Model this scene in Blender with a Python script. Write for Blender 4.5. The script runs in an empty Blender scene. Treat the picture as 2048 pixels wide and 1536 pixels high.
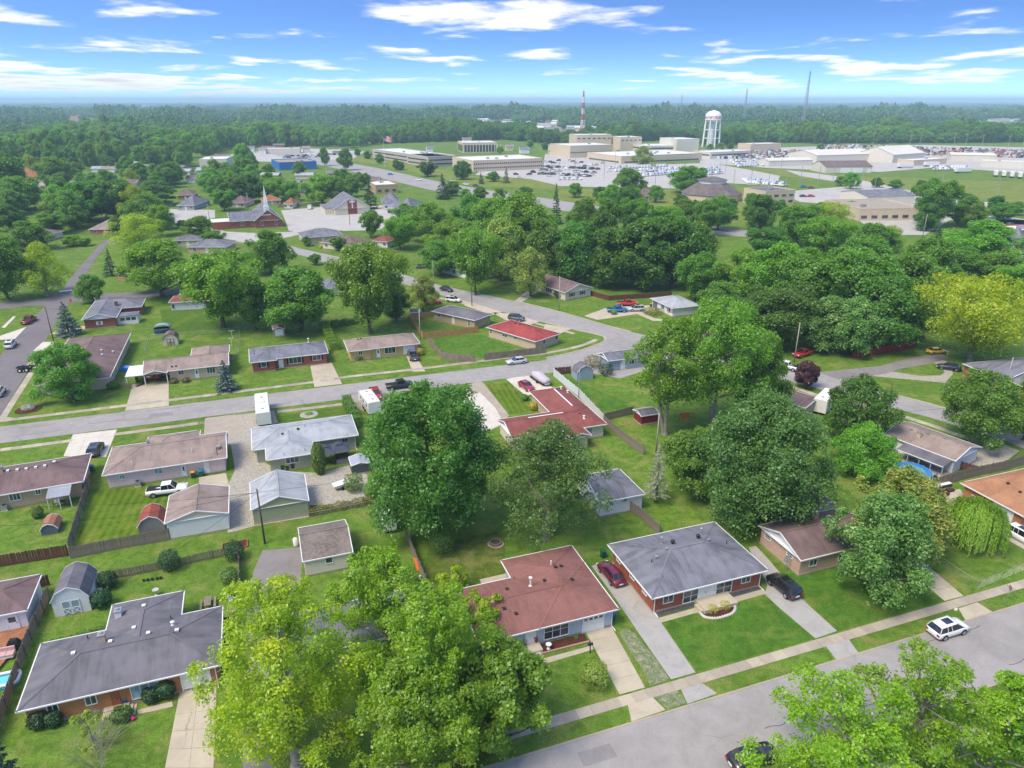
import bpy, bmesh, math, random
import numpy as np
from mathutils import Vector, Matrix
# ---- camera, sky, sun, exposure
SC = bpy.context.scene
COL = SC.collection
CAM_H = 55.0
FOC = 1422.0
HORIZON = 201.0
PITCH = math.atan((768 - HORIZON) / FOC)
cam_data = bpy.data.cameras.new('camera')
cam = bpy.data.objects.new('camera', cam_data)
COL.objects.link(cam)
cam.location = (0, 0, CAM_H)
cam.rotation_euler = (math.pi / 2 - PITCH, 0, 0)
cam_data.sensor_width = 36.0
cam_data.lens = FOC / 2048 * 36.0
cam_data.clip_start = 0.5
cam_data.clip_end = 60000
SC.camera = cam
SUN_AZ = math.radians(-128)
SUN_EL = math.radians(56)
w = bpy.data.worlds.new('World')
SC.world = w
w.use_nodes = True
NT = w.node_tree
for n in list(NT.nodes):
 NT.nodes.remove(n)
def wn(t, **kw):
 n = NT.nodes.new(t)
 for k, v in kw.items():
  setattr(n, k, v)
 return n
def wmath(op, a, b=None, c=None, clamp=False):
 n = NT.nodes.new('ShaderNodeMath')
 n.operation = op
 n.use_clamp = clamp
 for i, x in enumerate((a, b, c)):
  if x is None:
   continue
  if isinstance(x, (int, float)):
   n.inputs[i].default_value = x
  else:
   NT.links.new(x, n.inputs[i])
 return n.outputs[0]
wout = wn('ShaderNodeOutputWorld')
wbg = wn('ShaderNodeBackground')
wbg.inputs['Strength'].default_value = 0.15
sky = wn('ShaderNodeTexSky', sky_type='NISHITA')
sky.sun_disc = False
sky.sun_elevation = SUN_EL
sky.sun_rotation = SUN_AZ
sky.altitude = 200
sky.air_density = 1.0
sky.dust_density = 0.7
sky.ozone_density = 3.0
hs = wn('ShaderNodeHueSaturation')
hs.inputs['Saturation'].default_value = 1.2
hs.inputs['Hue'].default_value = 0.506
hs.inputs['Value'].default_value = 0.7
tcs = wn('ShaderNodeTexCoord')
vm = wn('ShaderNodeMapping')
vm.inputs['Location'].default_value = (0, 0, 0.085)
vm.inputs['Scale'].default_value = (1, 1, 5.0)
NT.links.new(tcs.outputs['Generated'], vm.inputs[0])
NT.links.new(vm.outputs[0], sky.inputs['Vector'])
NT.links.new(sky.outputs[0], hs.inputs['Color'])
geo = wn('ShaderNodeTexCoord')
sep = wn('ShaderNodeSeparateXYZ')
NT.links.new(geo.outputs['Generated'], sep.inputs[0])
zc = wmath('ADD', wmath('MAXIMUM', sep.outputs['Z'], 0.0), 0.055)
px = wmath('DIVIDE', sep.outputs['X'], zc)
py = wmath('DIVIDE', sep.outputs['Y'], zc)
comb = wn('ShaderNodeCombineXYZ')
NT.links.new(px, comb.inputs[0])
NT.links.new(py, comb.inputs[1])
def wnoise(scale, detail, rough, off, dist=0.0):
 mp = wn('ShaderNodeMapping')
 mp.inputs['Location'].default_value = off
 mp.inputs['Scale'].default_value = (scale * 0.72, scale * 0.55, 1)
 NT.links.new(comb.outputs[0], mp.inputs[0])
 n = wn('ShaderNodeTexNoise')
 n.inputs['Scale'].default_value = 1.0
 n.inputs['Detail'].default_value = detail
 n.inputs['Roughness'].default_value = rough
 n.inputs['Distortion'].default_value = dist
 NT.links.new(mp.outputs[0], n.inputs[0])
 return n.outputs['Fac']
CLOUD_OFF = (5.5, 14.4, 0)
n1 = wnoise(1.15, 10, 0.55, CLOUD_OFF, 0.15)
n2 = wnoise(0.3, 2, 0.5, (CLOUD_OFF[0] * 2 + 5, CLOUD_OFF[1] + 3, 0))
dens = wmath('ADD', n1, wmath('MULTIPLY', wmath('SUBTRACT', n2, 0.5), 0.55))
cov = wn('ShaderNodeMapRange', interpolation_type='SMOOTHSTEP')
cov.inputs['From Min'].default_value = 0.505
cov.inputs['From Max'].default_value = 0.64
NT.links.new(dens, cov.inputs['Value'])
shade = wn('ShaderNodeMapRange')
shade.inputs['From Min'].default_value = 0.60
shade.inputs['From Max'].default_value = 0.80
shade.inputs['To Min'].default_value = 1.0
shade.inputs['To Max'].default_value = 0.66
NT.links.new(dens, shade.inputs['Value'])
ccol = wn('ShaderNodeMixRGB', blend_type='MULTIPLY')
ccol.inputs['Fac'].default_value = 1.0
ccol.inputs['Color1'].default_value = (2.7, 2.65, 2.6, 1)
NT.links.new(shade.outputs[0], ccol.inputs['Color2'])
mixc = wn('ShaderNodeMixRGB')
NT.links.new(cov.outputs[0], mixc.inputs['Fac'])
NT.links.new(hs.outputs[0], mixc.inputs['Color1'])
NT.links.new(ccol.outputs[0], mixc.inputs['Color2'])
NT.links.new(mixc.outputs[0], wbg.inputs['Color'])
NT.links.new(wbg.outputs[0], wout.inputs['Surface'])
sun_data = bpy.data.lights.new('sun', 'SUN')
sun_data.energy = 1.5
sun_data.angle = math.radians(28)
sun_data.color = (1.0, 0.9, 0.72)
sun = bpy.data.objects.new('sun', sun_data)
COL.objects.link(sun)
sd = Vector((math.sin(SUN_AZ) * math.cos(SUN_EL), math.cos(SUN_AZ) * math.cos(SUN_EL), math.sin(SUN_EL)))
sun.rotation_euler = sd.to_track_quat('Z', 'Y').to_euler()
sun.location = (0, 0, 300)
SC.view_settings.view_transform = 'Standard'
SC.view_settings.look = 'None'
SC.view_settings.exposure = 1.66
SC.view_settings.gamma = 1.0
SC.render.engine = 'CYCLES'
SC.cycles.max_bounces = 8
SC.cycles.diffuse_bounces = 4
SC.cycles.glossy_bounces = 2
SC.cycles.transmission_bounces = 4
SC.cycles.transparent_max_bounces = 6
SC.cycles.volume_bounces = 1
SC.cycles.use_denoising = True
# ---- helpers
CP, SP = math.cos(PITCH), math.sin(PITCH)
def G(u, v, z=0.0):
 a = (u - 1024) / FOC
 t = (v - 768) / FOC
 s = (CAM_H - z) / (SP + t * CP)
 return a * s, (CP - t * SP) * s
def ray(u, v):
 a = (u - 1024) / FOC
 t = (v - 768) / FOC
 return Vector((a, CP - t * SP, -(SP + t * CP)))
def ztop(v, y):
 t = (v - 768) / FOC
 return CAM_H - y * (SP + t * CP) / (CP - t * SP)
def lin(c):
 c = c / 255.0
 return c / 12.92 if c <= 0.04045 else ((c + 0.055) / 1.055) ** 2.4
KALB = 0.80
def S(r, g, b, k=None):
 k = KALB if k is None else k
 return (min(lin(r) * k, 0.85), min(lin(g) * k, 0.85), min(lin(b) * k, 0.85), 1)
def tag(o, label=None, cat=None, group=None, kind=None):
 if label:
  o['label'] = label
 if cat:
  o['category'] = cat
 if group:
  o['group'] = group
 if kind:
  o['kind'] = kind
 return o
def empty(name, loc=(0, 0, 0), rz=0.0, label=None, cat=None, group=None):
 o = bpy.data.objects.new(name, None)
 o.empty_display_size = 0.3
 o.location = loc
 o.rotation_euler = (0, 0, rz)
 COL.objects.link(o)
 return tag(o, label, cat, group)
class MB:
 def __init__(self):
  self.v, self.f, self.m = [], [], []
 def face(self, pts, m=0):
  i = len(self.v)
  self.v += [tuple(p) for p in pts]
  self.f.append(tuple(range(i, i + len(pts))))
  self.m.append(m)
  return self
 def box(self, x0, y0, z0, x1, y1, z1, m=0):
  i = len(self.v)
  self.v += [(x0, y0, z0), (x1, y0, z0), (x1, y1, z0), (x0, y1, z0), (x0, y0, z1), (x1, y0, z1), (x1, y1, z1), (x0, y1, z1)]
  for q in ((0, 3, 2, 1), (4, 5, 6, 7), (0, 1, 5, 4), (1, 2, 6, 5), (2, 3, 7, 6), (3, 0, 4, 7)):
   self.f.append(tuple(i + k for k in q))
   self.m.append(m)
  return self
 def prism(self, pts, z0, z1, m=0):
  n = len(pts)
  i = len(self.v)
  area = sum(pts[k][0] * pts[(k + 1) % n][1] - pts[(k + 1) % n][0] * pts[k][1] for k in range(n))
  if area < 0:
   pts = pts[::-1]
  self.v += [(p[0], p[1], z0) for p in pts] + [(p[0], p[1], z1) for p in pts]
  self.f.append(tuple(range(i + n - 1, i - 1, -1)))
  self.f.append(tuple(range(i + n, i + 2 * n)))
  self.m += [m, m]
  for k in range(n):
   self.f.append((i + k, i + (k + 1) % n, i + n + (k + 1) % n, i + n + k))
   self.m.append(m)
  return self
 def tube(self, p0, p1, r0, r1, n=6, m=0, cap=True):
  p0, p1 = Vector(p0), Vector(p1)
  d = (p1 - p0)
  if d.length < 1e-6:
   return self
  d.normalize()
  a = d.orthogonal().normalized()
  b = d.cross(a)
  i = len(self.v)
  for p, r in ((p0, r0), (p1, r1)):
   for k in range(n):
    t = 2 * math.pi * k / n
    q = p + a * (r * math.cos(t)) + b * (r * math.sin(t))
    self.v.append(tuple(q))
  for k in range(n):
   self.f.append((i + k, i + (k + 1) % n, i + n + (k + 1) % n, i + n + k))
   self.m.append(m)
  if cap:
   self.f.append(tuple(range(i + n - 1, i - 1, -1)))
   self.f.append(tuple(range(i + n, i + 2 * n)))
   self.m += [m, m]
  return self
 def bar(self, p0, p1, w, h, m=0):
  p0, p1 = Vector(p0), Vector(p1)
  d = (p1 - p0).normalized()
  up = Vector((0, 0, 1))
  s = d.cross(up)
  s = s.normalized() if s.length > 1e-4 else Vector((1, 0, 0))
  up = s.cross(d)
  i = len(self.v)
  for p in (p0, p1):
   for a, b in ((-1, -1), (1, -1), (1, 1), (-1, 1)):
    self.v.append(tuple(p + s * (a * w / 2) + up * (b * h / 2)))
  for q in ((3, 2, 1, 0), (4, 5, 6, 7), (0, 1, 5, 4), (1, 2, 6, 5), (2, 3, 7, 6), (3, 0, 4, 7)):
   self.f.append(tuple(i + k for k in q))
   self.m.append(m)
  return self
 def rings(self, rings, m=0, close_ends=True):
  i = len(self.v)
  n = len(rings[0])
  for r in rings:
   self.v += [tuple(p) for p in r]
  for j in range(len(rings) - 1):
   for k in range(n):
    a = i + j * n + k
    b = i + j * n + (k + 1) % n
    self.f.append((a, b, b + n, a + n))
    self.m.append(m)
  if close_ends:
   self.f.append(tuple(range(i + n - 1, i - 1, -1)))
   self.f.append(tuple(range(i + (len(rings) - 1) * n, i + len(rings) * n)))
   self.m += [m, m]
  return self
 def lathe(self, prof, cx, cy, n=12, m=0):
  rs = [[(cx + r * math.cos(2 * math.pi * k / n), cy + r * math.sin(2 * math.pi * k / n), z) for k in range(n)] for r, z in prof]
  return self.rings(rs, m)
 def mesh(self, name, mats, smooth=False):
  me = bpy.data.meshes.new(name)
  me.from_pydata(self.v, [], self.f)
  for mm in (mats if isinstance(mats, (list, tuple)) else [mats]):
   me.materials.append(mm)
  if any(self.m):
   me.polygons.foreach_set('material_index', self.m)
  if smooth:
   me.polygons.foreach_set('use_smooth', [True] * len(me.polygons))
  me.update()
  return me
 def build(self, name, mats, parent=None, smooth=False, loc=None, rz=0.0):
  return link(name, self.mesh(name, mats, smooth), parent, loc, rz)
def link(name, me, parent=None, loc=None, rz=0.0):
 o = bpy.data.objects.new(name, me)
 COL.objects.link(o)
 if parent is not None:
  o.parent = parent
 if loc is not None:
  o.location = loc
 if rz:
  o.rotation_euler = (0, 0, rz)
 return o
def copy_tree(o, parent=None):
 c = o.copy()
 COL.objects.link(c)
 c.parent = parent
 for ch in o.children:
  copy_tree(ch, c)
 return c
# ---- materials
MATS = {}
class Nodes:
 def __init__(self, name):
  self.mat = bpy.data.materials.new(name)
  self.mat.use_nodes = True
  self.t = self.mat.node_tree
  for n in list(self.t.nodes):
   self.t.nodes.remove(n)
  self.out = self.t.nodes.new('ShaderNodeOutputMaterial')
 def n(self, typ, ins=None, **kw):
  nd = self.t.nodes.new(typ)
  for k, v in kw.items():
   setattr(nd, k, v)
  for k, v in (ins or {}).items():
   self.set(nd.inputs[k], v)
  return nd
 def set(self, sock, v):
  if isinstance(v, bpy.types.NodeSocket):
   self.t.links.new(v, sock)
  else:
   sock.default_value = v
 def coord(self, kind='Object', scale=(1, 1, 1), rot=(0, 0, 0), loc=(0, 0, 0)):
  if kind == 'World':
   src = self.n('ShaderNodeNewGeometry').outputs['Position']
  else:
   src = self.n('ShaderNodeTexCoord').outputs[kind]
  return self.n('ShaderNodeMapping', {'Vector': src, 'Scale': scale, 'Rotation': rot, 'Location': loc}).outputs[0]
 def noise(self, vec, scale, detail=4, rough=0.6, dist=0.0):
  return self.n('ShaderNodeTexNoise', {'Vector': vec, 'Scale': scale, 'Detail': detail, 'Roughness': rough, 'Distortion': dist}).outputs['Fac']
 def remap(self, v, a, b, c=0.0, d=1.0, smooth=True):
  return self.n('ShaderNodeMapRange', {'Value': v, 'From Min': a, 'From Max': b, 'To Min': c, 'To Max': d}, interpolation_type='SMOOTHSTEP' if smooth else 'LINEAR').outputs[0]
 def mix(self, f, a, b, mode='MIX'):
  return self.n('ShaderNodeMixRGB', {'Fac': f, 'Color1': a, 'Color2': b}, blend_type=mode).outputs[0]
 def math(self, op, a, b=0.0, clamp=False):
  return self.n('ShaderNodeMath', {0: a, 1: b}, operation=op, use_clamp=clamp).outputs[0]
 def finish(self, col, rough=0.85, spec=0.25, bump=None, bstr=0.3, bdist=0.02, metallic=0.0, coat=0.0):
  p = self.n('ShaderNodeBsdfPrincipled', {'Base Color': col, 'Roughness': rough, 'Specular IOR Level': spec, 'Metallic': metallic})
  if coat:
   p.inputs['Coat Weight'].default_value = coat
   p.inputs['Coat Roughness'].default_value = 0.06
  if bump is not None:
   b = self.n('ShaderNodeBump', {'Height': bump, 'Strength': bstr, 'Distance': bdist})
   self.t.links.new(b.outputs[0], p.inputs['Normal'])
  self.t.links.new(p.outputs[0], self.out.inputs['Surface'])
  return self.mat
def plain(name, col, var=0.16, scale=3.0, rough=0.7, spec=0.3, coord='Object', metallic=0.0, coat=0.0):
 if name in MATS:
  return MATS[name]
 N = Nodes(name)
 c = N.coord(coord)
 a = N.noise(c, scale, 5, 0.65)
 b = N.noise(c, scale * 0.17, 2, 0.5)
 f = N.remap(N.math('ADD', N.math('MULTIPLY', a, 0.6), N.math('MULTIPLY', b, 0.4)), 0.3, 0.7)
 dark = tuple(x * (1 - var) for x in col[:3]) + (1,)
 lite = tuple(min(x * (1 + var * 0.7), 0.9) for x in col[:3]) + (1,)
 MATS[name] = N.finish(N.mix(f, dark, lite), rough, spec, metallic=metallic, coat=coat)
 return MATS[name]
def shingle(name, col, col2=None, fleck=0.35, streak=0.3):
 if name in MATS:
  return MATS[name]
 N = Nodes(name)
 c = N.coord('Object')
 sx = N.n('ShaderNodeSeparateXYZ', {0: c})
 nm = N.n('ShaderNodeSeparateXYZ', {0: N.n('ShaderNodeTexCoord').outputs['Normal']})
 nl_ = N.math('SQRT', N.math('ADD', N.math('ADD', N.math('MULTIPLY', nm.outputs[0], nm.outputs[0]), N.math('MULTIPLY', nm.outputs[1], nm.outputs[1])), 1e-5))
 u = N.math('DIVIDE', N.math('SUBTRACT', N.math('MULTIPLY', nm.outputs[0], sx.outputs[1]), N.math('MULTIPLY', nm.outputs[1], sx.outputs[0])), nl_)
 zc = N.n('ShaderNodeCombineXYZ', {0: u, 1: N.math('MULTIPLY', sx.outputs[2], 3.2), 2: 0.0}).outputs[0]
 br = N.n('ShaderNodeTexBrick', {'Vector': zc, 'Color1': (0, 0, 0, 1), 'Color2': (1, 1, 1, 1), 'Mortar': (0.3, 0.3, 0.3, 1), 'Scale': 1.0, 'Mortar Size': 0.012, 'Bias': 0.0, 'Brick Width': 0.32, 'Row Height': 0.28})
 tab = br.outputs['Color']
 big = N.noise(c, 0.35, 3, 0.6)
 st = N.noise(N.n('ShaderNodeCombineXYZ', {0: u, 1: N.math('MULTIPLY', sx.outputs[2], 0.5), 2: nm.outputs[0]}).outputs[0], 1.3, 5, 0.65)
 fine = N.noise(c, 9.0, 3, 0.7)
 c2 = col2 or tuple(x * 0.62 for x in col[:3]) + (1,)
 k1 = N.mix(N.math('MULTIPLY', tab, fleck), col, c2)
 k2 = N.mix(N.math('MULTIPLY', N.remap(st, 0.4, 0.62), streak * 1.9), k1, tuple(x * 0.55 for x in col[:3]) + (1,))
 k3 = N.mix(N.remap(big, 0.36, 0.66, 0.0, 0.5), k2, tuple(min(1, x * 1.35) for x in col[:3]) + (1,))
 k4 = N.mix(N.math('MULTIPLY', fine, 0.25), k3, tuple(x * 0.5 for x in col[:3]) + (1,))
 MATS[name] = N.finish(k4, 0.93, 0.2, bump=br.outputs['Fac'], bstr=0.25, bdist=0.015)
 return MATS[name]
def brick(name, col, col2, mortar):
 if name in MATS:
  return MATS[name]
 N = Nodes(name)
 c = N.coord('Object')
 sx = N.n('ShaderNodeSeparateXYZ', {0: c})
 u = N.math('ADD', sx.outputs[0], sx.outputs[1])
 v = N.n('ShaderNodeCombineXYZ', {0: u, 1: sx.outputs[2], 2: 0.0}).outputs[0]
 br = N.n('ShaderNodeTexBrick', {'Vector': v, 'Color1': col, 'Color2': col2, 'Mortar': mortar, 'Scale': 1.0, 'Mortar Size': 0.008, 'Bias': 0.1, 'Brick Width': 0.21, 'Row Height': 0.075})
 big = N.noise(c, 0.8, 4, 0.6)
 k = N.mix(N.remap(big, 0.35, 0.75, 0.0, 0.3), br.outputs['Color'], tuple(x * 0.7 for x in col[:3]) + (1,))
 MATS[name] = N.finish(k, 0.9, 0.2, bump=br.outputs['Fac'], bstr=-0.3, bdist=0.01)
 return MATS[name]
def siding(name, col, pitch=0.2, vert=False):
 if name in MATS:
  return MATS[name]
 N = Nodes(name)
 c = N.coord('Object')
 sx = N.n('ShaderNodeSeparateXYZ', {0: c})
 src = N.math('ADD', sx.outputs[0], sx.outputs[1]) if vert else sx.outputs[2]
 saw = N.math('FRACT', N.math('DIVIDE', src, pitch))
 line = N.remap(saw, 0.0, 0.12, 0.55, 1.0)
 a = N.noise(c, 1.3, 4, 0.6)
 k = N.mix(N.remap(a, 0.35, 0.75, 0, 0.25), col, tuple(x * 0.78 for x in col[:3]) + (1,))
 k = N.mix(1.0, k, line, 'MULTIPLY')
 MATS[name] = N.finish(k, 0.6, 0.3, bump=saw, bstr=0.35, bdist=0.02)
 return MATS[name]
def grass(name, c1, c2, dry, stripes=None, patch=0.5):
 if name in MATS:
  return MATS[name]
 N = Nodes(name)
 c = N.coord('World')
 fine = N.noise(c, 5.0, 6, 0.75)
 mid = N.noise(c, 0.8, 7, 0.72, 0.5)
 big = N.noise(c, 0.07, 3, 0.55)
 k = N.mix(N.remap(mid, 0.36, 0.62), tuple(x * 0.82 for x in c1[:3]) + (1,), c2)
 k = N.mix(N.remap(big, 0.42, 0.66, 0, patch), k, tuple(x * 0.72 for x in c1[:3]) + (1,))
 dr = N.math('MULTIPLY', N.remap(N.noise(N.coord('World', loc=(31, 7, 0)), 0.22, 6, 0.68, 0.5), 0.48, 0.68), 0.6)
 k = N.mix(dr, k, dry)
 k = N.mix(N.remap(fine, 0.32, 0.7, 0.0, 0.75), k, tuple(x * 0.45 for x in c1[:3]) + (1,))
 if stripes:
  wv = N.n('ShaderNodeTexWave', {'Vector': N.coord('World', rot=(0, 0, -stripes[0])), 'Scale': 3.14159 / 10 / stripes[1] * 1.0, 'Distortion': 2.2, 'Detail': 4.0, 'Detail Scale': 0.6}, wave_type='BANDS', bands_direction='X')
  k = N.mix(N.remap(wv.outputs['Fac'], 0.1, 0.9, 0, 0.2), k, tuple(min(1, x * y) for x, y in zip(c2[:3], (1.75, 1.45, 1.5))) + (1,))
 MATS[name] = N.finish(k, 0.95, 0.12, bump=fine, bstr=0.6, bdist=0.05)
 return MATS[name]
def paving(name, col, stain=0.35, crack=True, rough=0.9, scale=1.0, speck=0.25):
 if name in MATS:
  return MATS[name]
 N = Nodes(name)
 c = N.coord('World')
 fine = N.noise(c, 6.0 * scale, 5, 0.8)
 mid = N.noise(c, 0.6 * scale, 6, 0.7, 0.6)
 big = N.noise(c, 0.09 * scale, 3, 0.6)
 dark = tuple(x * 0.6 for x in col[:3]) + (1,)
 lite = tuple(min(x * 1.22, 0.8) for x in col[:3]) + (1,)
 k = N.mix(N.remap(mid, 0.3, 0.75, 0, 1), lite, col)
 k = N.mix(N.remap(big, 0.45, 0.75, 0, stain), k, dark)
 k = N.mix(N.remap(fine, 0.35, 0.8, 0, speck), k, dark)
 if crack:
  vo = N.n('ShaderNodeTexVoronoi', {'Vector': N.mix(0.35, c, N.n('ShaderNodeTexNoise', {'Vector': c, 'Scale': 0.7, 'Detail': 3.0}).outputs['Color'], 'ADD'), 'Scale': 0.22}, feature='DISTANCE_TO_EDGE')
  ck = N.remap(vo.outputs['Distance'], 0.0, 0.007, 0.5, 0.0)
  msk = N.remap(N.noise(c, 0.13, 2, 0.5), 0.48, 0.6)
  k = N.mix(N.math('MULTIPLY', ck, msk), k, tuple(x * 0.35 for x in col[:3]) + (1,))
 MATS[name] = N.finish(k, rough, 0.2, bump=fine, bstr=0.2, bdist=0.01)
 return MATS[name]
def gravelm(name, col, green=0.0):
 N = Nodes(name)
 c = N.coord('World')
 vo = N.n('ShaderNodeTexVoronoi', {'Vector': c, 'Scale': 9.0})
 a = N.noise(c, 1.2, 6, 0.75, 0.4)
 k = N.mix(N.n('ShaderNodeSeparateXYZ', {0: vo.outputs['Color']}).outputs[0], tuple(x * 0.62 for x in col[:3]) + (1,), tuple(min(0.8, x * 1.25) for x in col[:3]) + (1,))
 k = N.mix(N.remap(a, 0.48, 0.75, 0, 0.4), k, tuple(x * y for x, y in zip(col[:3], (0.78, 0.7, 0.58))) + (1,))
 if green:
  k = N.mix(N.remap(N.noise(c, 1.8, 8, 0.8, 0.6), 0.36, 0.6, 0.1, green), k, S(90, 118, 48))
 MATS[name] = N.finish(k, 0.95, 0.15, bump=vo.outputs['Distance'], bstr=0.6, bdist=0.03)
 return MATS[name]
def leafm(name, c1, c2, c3=None, trans=0.32, hue=0.035):
 N = Nodes(name)
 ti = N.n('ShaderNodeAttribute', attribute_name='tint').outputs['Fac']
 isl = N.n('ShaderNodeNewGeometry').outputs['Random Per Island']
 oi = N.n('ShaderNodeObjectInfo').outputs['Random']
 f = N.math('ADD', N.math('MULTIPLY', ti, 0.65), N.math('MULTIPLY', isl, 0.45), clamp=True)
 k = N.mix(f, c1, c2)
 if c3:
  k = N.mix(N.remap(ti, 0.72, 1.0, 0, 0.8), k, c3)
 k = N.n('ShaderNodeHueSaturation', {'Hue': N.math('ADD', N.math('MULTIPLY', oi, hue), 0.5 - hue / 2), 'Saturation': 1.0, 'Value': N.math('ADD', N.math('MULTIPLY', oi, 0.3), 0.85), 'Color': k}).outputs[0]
 d = N.n('ShaderNodeBsdfDiffuse', {'Color': k})
 tr = N.n('ShaderNodeBsdfTranslucent', {'Color': N.mix(1.0, k, (1.25, 1.2, 0.6, 1), 'MULTIPLY')})
 m = N.n('ShaderNodeMixShader', {0: trans, 1: d.outputs[0], 2: tr.outputs[0]})
 g = N.n('ShaderNodeBsdfGlossy', {'Color': (0.9, 0.95, 1, 1), 'Roughness': 0.45})
 m2 = N.n('ShaderNodeMixShader', {0: 0.035, 1: m.outputs[0], 2: g.outputs[0]})
 N.t.links.new(m2.outputs[0], N.out.inputs['Surface'])
 MATS[name] = N.mat
 return N.mat
def glassm(name, col, rough=0.06):
 N = Nodes(name)
 c = N.coord('Object')
 k = N.mix(N.remap(N.noise(c, 0.9, 2, 0.5), 0.4, 0.65), col, tuple(x * 1.9 + 0.015 for x in col[:3]) + (1,))
 MATS[name] = N.finish(k, rough, 0.8)
 return MATS[name]
GLASS = glassm('window_glass', (0.035, 0.042, 0.05, 1))
GLASS_BLUE = glassm('curtained_glass', (0.16, 0.26, 0.27, 1))
CARGLASS = glassm('car_glass', (0.012, 0.014, 0.017, 1), 0.04)
WHITE = plain('white_trim_paint', (0.74, 0.74, 0.73, 1), 0.08)
WHITEW = siding('white_siding', (0.72, 0.73, 0.74, 1), 0.2)
RUBBER = plain('black_rubber', (0.02, 0.02, 0.021, 1), 0.2, rough=0.8)
STEEL = plain('galvanised_steel', (0.42, 0.43, 0.44, 1), 0.15, rough=0.45, metallic=0.6)
DARKMETAL = plain('dark_metal', (0.03, 0.03, 0.033, 1), 0.2, rough=0.5)
BARK = plain('bark', (0.12, 0.1, 0.085, 1), 0.45, 4.0, rough=0.95, spec=0.1)
BARKPALE = plain('pale_bark', (0.3, 0.27, 0.235, 1), 0.35, 3.0, rough=0.95, spec=0.1)
CREAM = plain('cream_paint', S(236, 224, 200), 0.08)
# ---- trees and shrubs
UP = np.array([0.0, 0.0, 1.0])
def unit(a):
 return a / np.maximum(np.linalg.norm(a, axis=-1, keepdims=True), 1e-9)
def leaf_mesh(name, pos, nrm, size, tint, mat, aspect=0.62, rng=None, axis=None):
 n = len(pos)
 nrm = unit(nrm)
 if axis is None:
  axis = rng.normal(size=(n, 3))
 t = unit(axis - nrm * np.sum(axis * nrm, axis=1, keepdims=True))
 b = np.cross(nrm, t)
 s = size[:, None]
 v = np.empty((n, 4, 3))
 v[:, 0] = pos - t * s * 0.5
 v[:, 1] = pos + b * s * aspect * 0.5 + nrm * s * 0.07
 v[:, 2] = pos + t * s * 0.5
 v[:, 3] = pos - b * s * aspect * 0.5 + nrm * s * 0.07
 me = bpy.data.meshes.new(name)
 me.vertices.add(n * 4)
 me.vertices.foreach_set('co', v.reshape(-1).astype(np.float32))
 me.loops.add(n * 4)
 me.loops.foreach_set('vertex_index', np.arange(n * 4, dtype=np.int32))
 me.polygons.add(n)
 me.polygons.foreach_set('loop_start', np.arange(0, n * 4, 4, dtype=np.int32))
 me.update(calc_edges=True)
 at = me.attributes.new('tint', 'FLOAT', 'POINT')
 at.data.foreach_set('value', np.repeat(np.clip(tint, 0, 1), 4).astype(np.float32))
 me.materials.append(mat)
 return me
PROF = {
 'round': ([0, .12, .3, .5, .7, .87, 1], [.5, .82, .98, 1, .86, .58, .16]),
 'oval': ([0, .15, .35, .6, .8, 1], [.5, .85, 1, .88, .58, .1]),
 'vase': ([0, .15, .35, .6, .8, .93, 1], [.25, .45, .72, .98, .95, .6, .2]),
 'tall': ([0, .1, .3, .55, .8, 1], [.45, .75, .95, 1, .7, .15]),
 'cone': ([0, .1, .3, .6, .85, 1], [.75, 1, .9, .6, .28, .03]),
 'dome': ([0, .1, .4, .7, .9, 1], [.9, 1, .95, .74, .42, .12]),
}
def curve_tube(mb, p0, p1, r0, r1, sag, n=4, sides=6, m=0):
 p0, p1 = np.array(p0, float), np.array(p1, float)
 prev = p0
 for k in range(1, n + 1):
  t = k / n
  q = p0 + (p1 - p0) * t + np.array(sag) * (math.sin(math.pi * t))
  ra = r0 + (r1 - r0) * ((k - 1) / n) ** 0.7
  rb = r0 + (r1 - r0) * t ** 0.7
  mb.tube(prev, q, ra, rb, sides, m, cap=(k == n))
  prev = q
 return prev
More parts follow.
